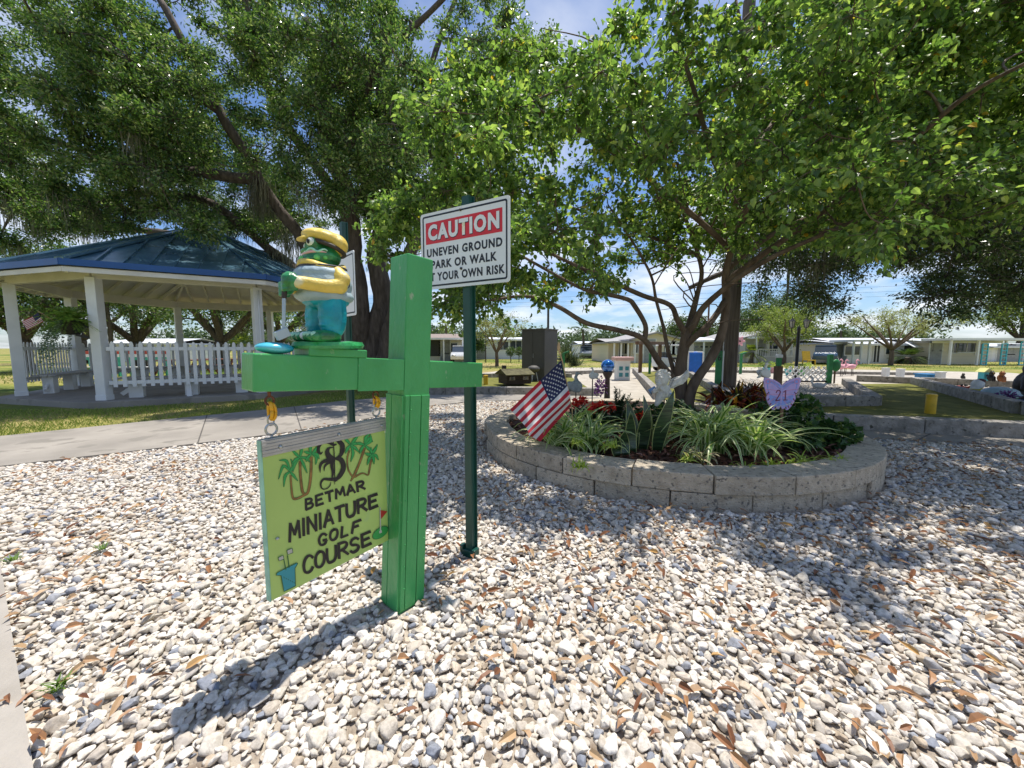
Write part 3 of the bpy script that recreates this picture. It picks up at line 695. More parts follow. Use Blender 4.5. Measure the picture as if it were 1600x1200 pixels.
# ---------------------------------------------------------------- hangers
RUST = M('rusty_iron', (.14, .045, .02), .8, .4, 30); YPLA = M('yellow_plastic', (.72, .36, .01), .4, .1)
def ring(mb, c, ax1, ax2, r1, r2, w, n=14, m=0, a0=0, a1=2 * math.pi):
    pts = [Vector(c) + Vector(ax1) * (r1 * math.cos(a0 + (a1 - a0) * k / n)) + Vector(ax2) * (r2 * math.sin(a0 + (a1 - a0) * k / n)) for k in range(n + 1)]
    mb.tube(pts, w, 6, m)
UP = Vector((0, 0, 1))
for t, lab in ((.075, 'yellow link hanger with steel snap at the outer end of the lime board'), (.93, 'yellow link hanger with steel snap beside the green post')):
    tp = fr + bd * (BW * t); tp.z = 0
    s_ = (tp - BC).dot(dxy); zb_ = (BC + ex * s_).z - bs / 2; bp_ = Vector((tp.x, tp.y, zb_)) - bn * .012
    h = thing('sign_hanger', lab, 'hanger', bp_, 'hangers holding the lime board'); z1 = zt + .055
    L_ = zb_ - z1
    mb = MB(); mb.tube([bp_ + UP * .012, bp_ - UP * .02], .006, 6); ring(mb, bp_ - UP * .034, bd, UP, .015, .016, .004); mb.build('rusty_eye', RUST, h, smooth=True)
    mb = MB(); c0 = bp_ - UP * (.04 + L_ * .25); ring(mb, c0, bn, UP, .013, L_ * .24, .0065)
    ring(mb, c0 - UP * .006 + bd * .006, (bd + bn).normalized(), UP, .012, L_ * .25, .006); mb.build('yellow_link', YPLA, h, smooth=True)
    mb = MB(); ring(mb, bp_ - UP * (.04 + L_ * .55), bd, UP, .011, L_ * .16, .0032); mb.build('snap_link', STEEL, h, smooth=True)
    mb = MB(); ring(mb, Vector((tp.x, tp.y, zt + .036)) - bn * .012, bd, UP, .02, .021, .0045, a0=-math.pi / 2 + .2, a1=1.5 * math.pi - .1); mb.tube([Vector((tp.x, tp.y, zt + .016)) - bn * .012, Vector((tp.x, tp.y, zt - .0)) - bn * .012], .0045, 6)
    mb.build('eye_bolt', STEEL, board, smooth=True)

# ================================================================ FROG GOLFER
FO = BC + ez * (bs / 2 + .032) + ex * .40
fx = Vector((-.60, -.80, 0)).normalized(); fy = Vector((-fx.y, fx.x, 0)) ; fy = fy if fy.dot(Vector((.435, -.9, 0))) > 0 else -fy
hx = Vector((-.83, -.56, 0)).normalized(); hy = Vector((-hx.y, hx.x, 0)); hy = hy if hy.dot(Vector((.435, -.9, 0))) > 0 else -hy
FS = .95
def f(x, y, z): return FO + (fx * x + fy * y + UP * z) * FS
def hq(x, y, z): return FO + (UP * z + hx * x + hy * y) * FS
RF = Matrix((fx, fy, UP)).transposed(); RH = Matrix((hx, hy, UP)).transposed()
if RF.determinant() < 0: RF = Matrix((fx, -fy, UP)).transposed()
if RH.determinant() < 0: RH = Matrix((hx, -hy, UP)).transposed()
FROG = M('frog_green', (.008, .12, .035), .3, .5, 26, col2=(.03, .27, .08), coat=.4, bump=.3, bscale=50)
LFROG = M('frog_spot_green', (.12, .5, .1), .3, .15, 20, coat=.5); SHINE = M('frog_pale_green', (.35, .68, .5), .3, .2, 40, coat=.5)
CAPY = M('cap_yellow', (.72, .52, .10), .45, .1, 10, coat=.1, bump=.7, bscale=16, dirt_or_shading=(.7, .64, .4), dscale=8, dthr=.6); VEST = M('vest_grey', (.27, .37, .42), .5, .12, 9, coat=.1, bump=.7, bscale=14, col2=(.4, .49, .52))
TEAL = M('trouser_teal', (.0, .30, .38), .4, .2, 12, coat=.1, bump=.9, bscale=18); PINK = M('mouth_pink', (.72, .42, .42), .4); SHAFT = M('club_grey', (.42, .5, .55), .35, .1)
frog = thing('frog_statue', 'green frog golfer garden statue in yellow cap, grey vest and teal trousers on the crossbeam', 'statue', FO)
mb = MB(); n = 28
prof = [(0, .0), (.15, .0), (.156, .012), (.148, .028), (.09, .034), (0, .036)]
b0 = len(mb.v); mb.lathe(prof, (0, 0, 0), n)
mb.v = [tuple(f(p[0] * (1.0 + .06 * math.sin(5 * math.atan2(p[1], p[0]))), p[1] * .72, p[2])) for p in mb.v]
mb.build('grass_base', FROG if False else M('base_green', (.03, .3, .09), .35, .25, 14, coat=.4, bump=.4), frog, smooth='auto')
def rr_(a, b, c): return (a, b, c)
parts = [('e', f(0, 0, .25), (.07, .07, .09)), ('t', [f(0, 0, .3), hq(.004, 0, .37)], [.055, .05]),
         ('e', hq(.006, 0, .392), (.072, .067, .046), RH), ('e', hq(.022, 0, .375), (.069, .064, .032), RH), ('e', hq(-.012, 0, .42), (.054, .056, .044), RH),
         ('e', hq(.045, .038, .438), .025), ('e', hq(.045, -.038, .438), .025), ('e', hq(.05, 0, .408), (.04, .05, .018), RH),
         ('t', [f(-.008, .08, .31), f(-.004, .11, .265), f(.05, .1, .256), f(.14, .048, .268)], [.022, .022, .022, .022]), ('t', [f(-.008, -.08, .31), f(-.004, -.11, .265), f(.05, -.1, .25), f(.138, -.018, .252)], [.022, .022, .022, .022]),
         ('e', f(.156, .028, .27), (.032, .028, .034)), ('e', f(.158, .0, .248), (.028, .026, .032))]
for s in (1, -1):
    parts += [('t', [f(0, s * .042, .2), f(.0, s * .05, .1), f(0, s * .052, .045)], [.04, .036, .03]), ('e', f(.05, s * .066, .052), (.07, .048, .026), RF)]
    for k in range(4): parts.append(('e', f(.108 - abs(k - 1.5) * .006, s * .066 + (k - 1.5) * .024, .05), (.022, .0125, .018), RF))
for k in range(4):   # fingers closed round the grip
    z = .285 - k * .0155
    parts.append(('t', [f(.142, .05 - k * .003, z), f(.168, .046 - k * .003, z - .002), f(.18, .026, z - .004), f(.176, .006, z - .004)], [.0085, .009, .0088, .0075]))
    z = .262 - k * .0145
    parts.append(('t', [f(.14, -.03, z), f(.168, -.026, z - .002), f(.182, -.004, z - .004), f(.177, .012, z - .004)], [.008, .0085, .008, .007]))
parts.append(('t', [f(.148, .04, .295), f(.164, .03, .298), f(.173, .014, .29)], [.0095, .009, .008]))
blob('body', parts, FROG, frog, .0042, 2)
blob('vest', [('e', f(.01, 0, .275), (.116, .112, .074), RF), ('e', f(.01, 0, .316), (.108, .106, .042), RF), ('e', f(.004, 0, .224), (.116, .112, .038), RF)], VEST, frog, .006, 3)
sl_ = []
for s in (1, -1):
    hnd = f(.136, .048, .266) if s > 0 else f(.134, -.016, .252)
    sl_.append(('t', [f(-.008, s * .084, .318), f(-.016, s * .108, .29), f(-.002, s * .116, .258), f(.05, s * .102, .254), hnd], [.03, .034, .03, .027, .025]))
blob('sleeve', [sl_[0]], CAPY, frog, .005, 2); blob('sleeve', [sl_[1]], CAPY, frog, .005, 2)
mb = MB()
for s in (1, -1): ring(mb, f(-.012, s * .09, .292), UP * .9 + fx * .25, fx, .042, .04, .0075, 20)
ring(mb, f(.008, 0, .343), fx, fy, .09, .092, .0038, 26)
mb.build('vest_trim', M('trim_dark', (.05, .045, .06), .5), frog, smooth=True)
blob('trousers', [('e', f(0, 0, .205), (.092, .094, .035), RF)] + [q for s in (1, -1) for q in (('t', [f(0, s * .05, .2), f(.004, s * .058, .15), f(.006, s * .06, .1), f(.004, s * .06, .09)], [.054, .056, .052, .045]), ('e', f(.008, s * .06, .1), (.053, .05, .016), RF), ('e', f(.006, s * .058, .135), (.056, .053, .012), RF))], TEAL, frog, .0045, 2)
mb = MB(); pts = [f(.01, 0, .35) + fx * (.078 * math.cos(a)) + fy * (.08 * math.sin(a)) + UP * (.012 * math.cos(a * 2) - .004) for a in [2 * math.pi * k / 28 for k in range(29)]]
mb.tube(pts, .014, 8); mb.build('collar', CAPY, frog, smooth=True)
tilt = Matrix.Rotation(R(-24), 3, 'Y')
CT = RH @ Matrix.Rotation(R(-22), 3, 'Y')   # crown falls back
CR = lambda a: RH @ Matrix.Rotation(R(a), 3, 'Y')
blob('cap', [('e', hq(-.012, 0, .466), (.083, .076, .036), CR(-16)), ('e', hq(-.048, 0, .45), (.05, .074, .044), CR(-30)), ('e', hq(.02, 0, .476), (.062, .066, .028), CR(-6)), ('e', hq(.07, 0, .46), (.034, .046, .008), CR(10))], CAPY, frog, .005, 2)
mb = MB()
rq = RH @ Matrix.Rotation(R(-18), 3, 'Y')
ring(mb, hq(-.012, 0, .432), rq @ Vector((1, 0, 0)), rq @ Vector((0, 1, 0)), .07, .07, .009, 28); mb.build('cap_gap_shade', DARK, frog, smooth=True)  # dark ring stands for the shaded gap under the cap edge
for s in (1, -1):
    e = hq(.053, s * .046, .44)
    mb = MB(); mb.ell(e, .0185, None, 12, 8); eye = mb.build('eye', M('eye_white', (.7, .78, .68), .15, coat=.6), frog, smooth=True)
    mb = MB(); mb.ell(hq(.065, s * .058, .44), (.007, .007, .0105), RH, 8, 6); mb.build('pupil', BLACK, eye, smooth=True)
mb = MB(); pts = [hq(.006 + .073 * math.cos(a), .068 * math.sin(a), .392 + .01 * math.sin(abs(a) * 1.2)) for a in [R(-95) + R(190) * k / 24 for k in range(25)]]
mb.tube(pts, [.002 + .0055 * math.sin(math.pi * k / 24) for k in range(25)], 7); mb.build('mouth', PINK, frog, smooth=True)
mb = MB(); pts = [hq(.008 + .073 * math.cos(a), .068 * math.sin(a), .407 + .006 * math.sin(a * 9)) for a in [R(-100) + R(200) * k / 40 for k in range(41)]]
mb.tube(pts, [.0035 + .003 * math.sin(math.pi * k / 40) for k in range(41)], 6); mb.build('upper_lip', SHINE, frog, smooth=True)
mb = MB()
for a, z, q in ((18, .372, .013), (48, .366, .01), (78, .376, .013), (105, .38, .01), (-20, .368, .012), (-55, .374, .012), (125, .395, .008)):
    mb.ell(hq(.022 + .068 * math.cos(R(a)), .064 * math.sin(R(a)), z), (q, q, q * 1.0), None, 10, 6)
mb.ell(f(.15, .03, .275), .006, None, 8, 5); mb.ell(f(.15, .02, .258), .006, None, 8, 5)
mb.build('skin_spot', LFROG, frog, smooth=True)
mb = MB()
for s in (1, -1):
    for k in range(4): mb.ell(f(.118 - abs(k - 1.5) * .006, s * .066 + (k - 1.5) * .024, .058), (.013, .0085, .012), RF, 8, 6)
mb.build('toe_highlight', SHINE, frog, smooth=True)  # pale caps put in for the silvery highlights on the toes
mb = MB(); g0, g1, g2 = f(.166, .012, .3), f(.178, .016, .2), f(.192, .03, .07)
mb.tube([g0, g1], [.011, .0095], 8, 0); mb.tube([g1, g2], [.0072, .0065], 8, 1)
mb.box(f(.2, .034, .058), (.05, .02, .034), RF @ Matrix.Rotation(R(25), 3, 'Y'), 1)
mb.build('golf_club', [DARK, SHAFT], frog, smooth='auto', bevel=.003)
mb = MB(); mb.ell(f(.1, .0, .054), .0165, None, 12, 8); mb.build('golf_ball', M('ball_white', (.7, .74, .76), .35), frog, smooth=True)
# turquoise painted stone
pc = BC + ez * (bs / 2) + ex * .607 + ny * .02
mb = MB(); mb.ell((0, 0, .022), (.066, .052, .0225), None, 24, 10); mb.v = [tuple(rotS @ Vector(p) + pc) for p in mb.v]
tag(mb.build('painted_stone', M('turquoise_paint', (.01, .36, .52), .2, .25, 9, coat=.8, col2=(.12, .56, .68)), smooth=True), 'smooth flat turquoise painted stone lying on the outer end of the crossbeam', 'painted stone')

# ================================================================ CAUTION SIGN
SIGNW = M('sign_white', (.76, .77, .78), .35, .03, 2); SIGNR = M('sign_red', (.62, .018, .025), .35, .05)
def street_sign(name, label, L0, R0, ztop, zbot, pole_top, texts):
    L0, R0 = Vector(L0), Vector(R0); e = (R0 - L0).normalized(); W = (R0 - L0).length; n = Vector((e.y, -e.x, 0)); Hh = ztop - zbot
    pc = (L0 + R0) / 2 - n * .036
    t = thing(name, label, 'sign', (pc.x, pc.y, 0))
    mb = MB(); RP = Matrix((e, n * -1, UP)).transposed()
    mb.box((pc.x, pc.y, pole_top / 2 - .05), (.05, .012, pole_top + .1), RP)                    # U-channel post
    for s in (-1, 1):
        mb.box(Vector((pc.x, pc.y, pole_top / 2 - .05)) + e * (s * .0215) - n * .018, (.008, .026, pole_top + .1), RP)
        mb.box(Vector((pc.x, pc.y, pole_top / 2 - .05)) + e * (s * .031) - n * .031, (.016, .006, pole_top + .1), RP)
    mb.build('pole', DKGREEN, t, bevel=.001)
    mb = MB(); mb.box((pc.x, pc.y, .02), (.11, .04, .05), RP); mb.box(Vector((pc.x, pc.y, .04)) + e * .045, (.025, .05, .04), RP); mb.box(Vector((pc.x, pc.y, .045)) - e * .05, (.025, .04, .045), RP); mb.build('ground_clamp', DKGREEN, t, bevel=.004)
    o = Vector((L0.x, L0.y, zbot))
    def rr(x0, x1, y0, y1, r, k=5):
        P = []
        for cx_, cy_, a in ((x1 - r, y0 + r, -90), (x1 - r, y1 - r, 0), (x0 + r, y1 - r, 90), (x0 + r, y0 + r, 180)):
            for i in range(k + 1): q = R(a + 90 * i / k); P.append((cx_ + r * math.cos(q), cy_ + r * math.sin(q)))
        return P
    mb = MB(); mb.prism(rr(0, W, 0, Hh, .018), .004, o, e, UP); pn = mb.build('panel', SIGNW, t)
    mb = MB(); a = rr(.016, W - .016, .016, Hh - .016, .014); b = rr(.026, W - .026, .026, Hh - .026, .007); k = len(a)
    mb.add([o + n * .0006 + e * p[0] + UP * p[1] for p in a + b], [(i, (i + 1) % k, k + (i + 1) % k, k + i) for i in range(k)]); mb.build('border_line', M('sign_black', (.012, .014, .02), .4), t)
    for tx in texts: tx(t, o, e, n, W, Hh)
    mb = MB()
    for q in (.16, .84): mb.ell(o + e * (W * .485) + UP * (Hh * q + (.05 if q > .5 else .03)) + n * .003, (.008, .008, .008), None, 8, 5)
    mb.build('bolt', DARK, t, smooth=True)
    return t
def caution(t, o, e, n, W, Hh):
    mb = MB(); x0, x1, y0, y1 = W * .065, W * .925, Hh * .595, Hh * .875
    mb.poly([o + n * .0007 + e * x + UP * y for x, y in ((x0, y0), (x1, y0), (x1, y1), (x0, y1))]); mb.build('red_band', SIGNR, t)
    INKS = M('sign_lettering', (.012, .013, .018), .4)
    tx = lambda s, x0, x1, y0, y1, m, b, dz, nm: text_mesh(nm, s, o + n * dz, e, UP, W * x0, W * x1, Hh * y0, Hh * y1, m, t, b)
    tx('CAUTION', .10, .90, .627, .835, INKS, .055, .0011, 'heading_shadow'); tx('CAUTION', .095, .895, .637, .845, SIGNW, .05, .0015, 'heading')
    tx('UNEVEN GROUND', .075, .925, .425, .535, INKS, .04, .001, 'lettering'); tx('PARK OR WALK', .13, .87, .265, .375, INKS, .04, .001, 'lettering'); tx('AT YOUR OWN RISK', .05, .95, .105, .215, INKS, .04, .001, 'lettering')
street_sign('caution_sign', 'white caution sign with red heading on a dark green steel pole behind the green post', A(657, 342, 2.42).xy.to_3d(), A(797, 297, 2.1).xy.to_3d(), (A(657, 342, 2.42).z + A(797, 297, 2.1).z) / 2, (A(659, 459, 2.42).z + A(797, 434, 2.1).z) / 2, A(727, 306, 2.29).z, [caution])
street_sign('blank_sign', 'white black-bordered sign on a green pole half hidden behind the frog statue', (-1.515, 3.17, 0), (-1.09, 2.72, 0), A(554, 390, 2.72).z, A(553, 492, 2.72).z, A(523, 346, 2.95).z, [])
# ================================================================ ROUND PLANTER
PC3 = Vector((PLC[0], PLC[1], 0))
planter = thing('block_planter', 'round raised planter of two courses of grey concrete retaining blocks', 'planter', PC3)
def ring_course(z0, z1, ro, th, nb, ph, name):
    mb = MB(); rr = random.Random(name)
    for i in range(nb):
        a0 = ph + 2 * math.pi * i / nb + .0022; a1 = ph + 2 * math.pi * (i + 1) / nb - .0022; jr = rr.uniform(-.02, .02); jz = rr.uniform(-.004, .004)
        pts = []
        for z in (z0, z1 + jz):
            for r_ in (ro + jr, ro + jr - th):
                for a in (a0, (a0 + a1) / 2, a1): pts.append(PC3 + Vector((r_ * math.cos(a), r_ * math.sin(a), z)))
        # 0-2 outer low, 3-5 inner low, 6-8 outer high, 9-11 inner high
        fs = [(0, 1, 7, 6), (1, 2, 8, 7), (4, 3, 9, 10), (5, 4, 10, 11), (6, 7, 10, 9), (7, 8, 11, 10), (1, 0, 3, 4), (2, 1, 4, 5), (3, 0, 6, 9), (2, 5, 11, 8)]
        mb.add(pts, fs)
    return mb.build(name, BLOCK, planter, bevel=.008)
ring_course(-.05, .143, PLR - .012, .28, 23, .05, 'lower_course'); ring_course(.146, .297, PLR, .30, 23, .19, 'upper_course')
MULCH = M('mulch', (.055, .025, .015), .95, .4, 18, col2=(.17, .08, .05), bump=1., bscale=40)
mb = MB(); n = 48
ringp = [PC3 + Vector(((PLR - .25) * math.cos(2 * math.pi * k / n), (PLR - .25) * math.sin(2 * math.pi * k / n), .21)) for k in range(n)]
mb.add(ringp + [PC3 + Vector((0, 0, .27))], [(k, (k + 1) % n, n) for k in range(n)])
tag(mb.build('mulch_bed', MULCH), kind='structure')
n = 5200; a = RNG.uniform(0, 6.283, n); rad = np.sqrt(RNG.random(n)) * (PLR - .3)
C = np.column_stack([PLC[0] + rad * np.cos(a), PLC[1] + rad * np.sin(a), .222 + .05 * (1 - rad / PLR) + RNG.uniform(-.004, .028, n)]); C = C[C[:, 1] < 5.6]; n = len(C)
b = RNG.uniform(0, 6.283, n); D = np.column_stack([np.cos(b), np.sin(b), RNG.normal(0, .35, n)])
V, Fc = leaf_arrays(C, D, np.column_stack([RNG.normal(0, .4, (n, 2)), np.ones(n)]), RNG.uniform(.03, .09, n), RNG.uniform(.015, .035, n), 7, .2, .1)
CHIP = Mleaf('bark_chip', [(0, (.05, .02, .012)), (.5, (.12, .05, .03)), (.85, (.24, .11, .075)), (1, (.36, .2, .15))], .9, .0, spec=.2)
tag(np_mesh('mulch', V, Fc, CHIP), 'reddish brown bark mulch filling the round planter', 'mulch', kind='stuff')

# ---------------------------------------------------------------- strap-leaved plants
def strap_plant(name, label, cat, base, n, Lr, Wr, lift, mats, seed, parent=None, group=None, segs=7, droop=1.0, spread=.06, fold=.25, stripe=True):
    """arching ribbons: two pale margins and a green middle"""
    rg = np.random.default_rng(seed); V = []; Fq = []; mi = []; c = 0
    for i in range(n):
        az = rg.uniform(0, 2 * math.pi); el = rg.uniform(*lift); L_ = rg.uniform(*Lr); W = rg.uniform(*Wr)
        p = Vector(base) + Vector((rg.normal(0, spread), rg.normal(0, spread), 0)); h = Vector((math.cos(az), math.sin(az), 0)); s = Vector((-h.y, h.x, 0)); tw = rg.normal(0, .35)
        ang = el; ps_ = [p.copy()]; dr = droop * rg.uniform(.55, 1.35) * 1.9 / segs
        dirs = []
        for k in range(segs):
            d = h * math.cos(ang) + Vector((0, 0, 1)) * math.sin(ang); dirs.append(d); p = p + d * (L_ / segs); ps_.append(p.copy()); ang -= dr * (1 + .4 * k / segs)
            if p.z < base[2] - .2 and ang < -.9: ang = -.9
        dirs.append(dirs[-1])
        for k, q in enumerate(ps_):
            t = k / segs; w = W * (.55 + .45 * math.sin(math.pi * min(1, t * 1.25 + .12))) * (1 - t ** 5) + .0008
            d = dirs[k]; sd = (s * math.cos(tw) + d.cross(s) * math.sin(tw)).normalized(); u = sd.cross(d)
            for m_, hh in ((-.5, fold), (-.22, .08), (.22, .08), (.5, fold)): V.append(q + sd * (w * m_) + u * (w * hh * .6))
        for k in range(segs):
            for j in range(3):
                a_ = c + k * 4 + j; Fq.append((a_, a_ + 1, a_ + 5, a_ + 4)); mi.append(0 if j == 1 or not stripe else 1)
        c += (segs + 1) * 4
    o = np_mesh(name, np.array([v[:] for v in V]), np.array(Fq), mats, parent, smooth=True, midx=np.array(mi), origin=None if parent is not None else base)
    if parent is None: tag(o, label, cat, group)
    return o
SPG = Mleaf('spider_leaf', [(0, (.09, .2, .035)), (.6, (.17, .32, .055)), (1, (.28, .42, .09))], .4, .35); SPW = Mleaf('spider_margin', [(0, (.46, .53, .24)), (1, (.68, .7, .44))], .4, .35)
SPY = Mleaf('plantlet_leaf', [(0, (.26, .38, .05)), (.7, (.42, .5, .09)), (1, (.55, .58, .2))], .4, .35)
mats = [SPG, SPW]
spl = [((.52, 3.98), .85, 'spider plant directly behind the small American flag'), ((.8, 3.85), .85, 'full spider plant at planter front between flag and snake plants'), ((.72, 4.35), .95, 'spider plant behind the flag stick under the grey bird ornament'), ((.93, 4.4), .75, 'spider plant touching the left side of the snake plants'),
       ((2.0, 3.8), .8, 'spider plant just right of the snake plants'), ((2.08, 3.9), 1.25, 'largest spider plant with tall arching striped leaves in the planter middle'), ((2.38, 3.7), 1.05, 'spider plant at the planter front left of the butterfly stake'), ((2.25, 4.25), 1.1, 'spider plant below the red and orange croton')]
for i, ((x, y), s, lab) in enumerate(spl):
    strap_plant('spider_plant', lab, 'plant', (x, y, .25), int(66 * s), (.45 * s, .78 * s), (.034, .056), (.85, 1.54), mats, 100 + i, group='spider plants in the round planter')
plt_ = [((.9, 3.42), 'yellow green spider plantlet at the wall edge right of the flag'), ((.62, 3.55), 'yellow green spider plantlet under the flag corner'), ((.58, 3.14), 'spider plantlet dangling over the planter wall below the flag'), ((2.28, 3.26), 'bright plantlet cluster below the largest spider plant'), ((2.5, 3.3), 'bright plantlet between largest spider plant and butterfly stake'), ((2.66, 3.42), 'bright plantlet at the foot of the butterfly stake'),
        ((2.0, 3.2), 'small bright plantlet on the mulch beside the wall'), ((2.95, 3.4), 'pale plantlet alone on bare mulch'), ((1.6, 3.45), 'bright plantlet next to the purple rosette')]
for i, ((x, y), lab) in enumerate(plt_):
    z = .27 if i != 2 else .3
    if i in (0, 1): z = .4
    strap_plant('spider_plantlet', lab, 'plant', (x, y, z), 34, (.07, .15), (.010, .016), (.2, 1.4), [SPY, SPY], 140 + i, group='young spider plantlets', droop=.8, spread=.03)
snk = thing('snake_plant', 'dark green snake plants with broad banded upright leaves in front of the angel', 'plant', (1.35, 3.85, .27))
SNK = M('snake_leaf', (.012, .03, .012), .35, .3, 3, col2=(.04, .085, .03), stretch=(2, 2, 22), c2lo=.42, c2hi=.58, coat=.2); SNE = M('snake_edge', (.3, .34, .12), .4)
for i, (x, y, h, w, lean, yaw) in enumerate(((1.2, 3.75, .42, .075, -.1, .2), (1.34, 3.85, .46, .085, .1, -.2), (1.47, 3.78, .62, .1, .22, .1), (1.40, 3.95, .55, .085, -.05, .5), (1.27, 3.92, .5, .08, -.18, -.4), (1.55, 3.95, .45, .08, .3, .3), (1.1, 3.66, .24, .07, -.05, .1), (1.02, 3.60, .22, .075, -.3, .4))):
    mb = MB(); nseg = 9; e1 = Vector((math.cos(yaw), math.sin(yaw), 0)); dn = Vector((-e1.y, e1.x, 0))
    for k in range(nseg + 1):
        t = k / nseg; ww = 1.4 * w * (.62 + .55 * math.sin(math.pi * min(1, t * .95 + .08))) * (1 - t ** 4) ** .8 + .001
        c = Vector((x, y, .26)) + UP * (h * t) + e1 * (lean * h * t * t) + dn * (.03 * math.sin(t * 4 + i))
        for m_, d_ in ((-.5, -.012), (-.44, -.008), (0, .012), (.44, -.008), (.5, -.012)): mb.v.append(tuple(c + e1 * (ww * m_) + dn * d_ * (1 - t)))
    for k in range(nseg):
        for j in range(4): a_ = k * 5 + j; mb.f.append([a_, a_ + 1, a_ + 6, a_ + 5]); mb.m.append(1 if j in (0, 3) else 0)
    lf = mb.build('leaf', [SNK, SNE], snk, smooth=True); s_ = lf.modifiers.new('solid', 'SOLIDIFY'); s_.thickness = .005
ROS = Mleaf('rosette_leaf', [(0, (.12, .03, .05)), (.5, (.24, .08, .1)), (.8, (.3, .27, .2)), (1, (.5, .48, .38))], .5, .2)
strap_plant('purple_rosette', 'small purple and cream striped rosette plant on the bare mulch', 'plant', (1.72, 3.5, .28), 60, (.1, .24), (.02, .032), (.3, 1.4), [ROS, SPW], 160, droop=.7, spread=.05)
CRO = Mleaf('croton_leaf', [(0, (.02, .035, .012)), (.3, (.09, .018, .012)), (.55, (.26, .03, .015)), (.75, (.45, .12, .02)), (.9, (.55, .3, .03)), (1, (.06, .13, .02))], .35, .25)
for x, y, z, n, L_, sd, lab in ((3.0, 5.25, .45, 120, .42, 171, 'dark red and orange croton behind the spider plants by the tree trunk'), (3.35, 5.0, .42, 100, .38, 172, 'croton with yellow and orange lower leaves beside the butterfly'), (3.5, 5.45, .5, 90, .4, 173, 'dark maroon croton furthest back beside the utility pole')):
    strap_plant('croton', lab, 'plant', (x, y, z + .06), n, (L_ * .6, L_), (.045, .075), (.5, 1.5), [CRO, CRO], sd, group='red crotons', droop=.55, spread=.12)
def bush(name, label, cat, c, r, n, Ls, Ws, mat, seed, shape=7, group=None, parent=None, stems=True, droop=-.1):
    rg = np.random.default_rng(seed); u = unit(rg.normal(size=(n, 3))); rad = rg.random(n) ** .45
    lump = np.array([1 + .35 * mnoise.noise(Vector(q) * 1.7 + Vector((seed, 0, 0))) for q in u])
    P_ = np.array(c) + u * np.array(r) * (rad * lump)[:, None]
    D = unit(u + rg.normal(0, .55, (n, 3)) + np.array([0, 0, droop])); Nn = unit(rg.normal(0, .55, (n, 3)) + np.array([0, 0, 1.0]))
    V, Fc = leaf_arrays(P_, D, Nn, rg.uniform(.65, 1.2, n) * Ls, rg.uniform(.7, 1.15, n) * Ws, shape, .14, .25)
    o = np_mesh(name, V, Fc, mat, parent, origin=None if parent is not None else c)
    if parent is None: tag(o, label, cat, group)
    return o
BSH = Mleaf('bush_leaf', [(0, (.02, .06, .015)), (.5, (.04, .1, .025)), (.85, (.1, .18, .04)), (1, (.2, .26, .06))], .45, .25)
FRN = Mleaf('fern_leaf', [(0, (.01, .035, .01)), (.7, (.025, .065, .02)), (1, (.06, .11, .03))], .5, .2)
bush('leafy_shrub', 'round-leaved dark green geranium right of the butterfly stake', 'plant', (3.2, 4.35, .48), (.38, .34, .28), 700, .07, .07, BSH, 181, group='green shrubs in the planter')
bush('leafy_shrub', 'low green geranium near the right end of the planter wall', 'plant', (3.5, 4.1, .36), (.24, .22, .13), 300, .075, .075, BSH, 182, group='green shrubs in the planter')
bush('leafy_shrub', 'small green geranium at the front under the round-leaved geranium', 'plant', (3.0, 3.95, .38), (.22, .2, .16), 260, .06, .06, BSH, 183, group='green shrubs in the planter')
bush('leafy_shrub', 'dark low foliage behind the snake plants at the tree foot', 'plant', (1.95, 4.7, .42), (.5, .35, .2), 700, .07, .05, FRN, 184, group='green shrubs in the planter')
# feathery foxtail fern
rg = np.random.default_rng(5); V_, F_, k_ = [], [], 0
fern = thing('foxtail_fern', 'dark feathery foxtail fern between red flowers and the angel', 'plant', (1.38, 5.0, .28))
Cs, Ds = [], []
for i in range(26):
    az = rg.uniform(0, 6.28); el = rg.uniform(.55, 1.5); L_ = rg.uniform(.4, .62); d = np.array([math.cos(az) * math.cos(el), math.sin(az) * math.cos(el), math.sin(el)])
    for t in np.linspace(.08, 1, 34):
        q = np.array([1.38, 5.0, .28]) + d * L_ * t + np.array([0, 0, -.12 * t * t])
        for _ in range(4): Cs.append(q); Ds.append(unit(d * .7 + rg.normal(0, .7, 3)))
Cs, Ds = np.array(Cs), np.array(Ds); n = len(Cs)
V, Fc = leaf_arrays(Cs, Ds, rg.normal(size=(n, 3)), rg.uniform(.03, .055, n), np.full(n, .009), 4, .1, .1); np_mesh('frond', V, Fc, FRN, fern)
# red begonias
RED = Mleaf('red_petal', [(0, (.5, .01, .01)), (.7, (.7, .03, .02)), (1, (.75, .12, .05))], .5, .3)
for x, y, sd, lab in ((.86, 4.9, 1, 'red flower cluster nearest the grey bird ornament'), (1.17, 4.75, 2, 'red flower cluster left of the dark fern'), (1.02, 4.6, 3, 'red blossoms on short stems between grey bird and fern'), (1.5, 4.55, 4, 'low orange red blossoms below the dark fern')):
    t = thing('red_flower_plant', lab, 'flowers', (x, y, .28), 'red flowers at the back of the planter')
    bush('foliage', None, None, (x, y, .42), (.17, .15, .15), 240, .06, .05, FRN, 190 + sd, parent=t)
    for q in range(2): bush('blossom', None, None, (x + (-.05, .05)[q], y - .06, (.60, .54, .58, .47)[sd - 1] + q * .03), (.05, .05, .04), 60, .04, .04, RED, 200 + sd * 3 + q, parent=t)

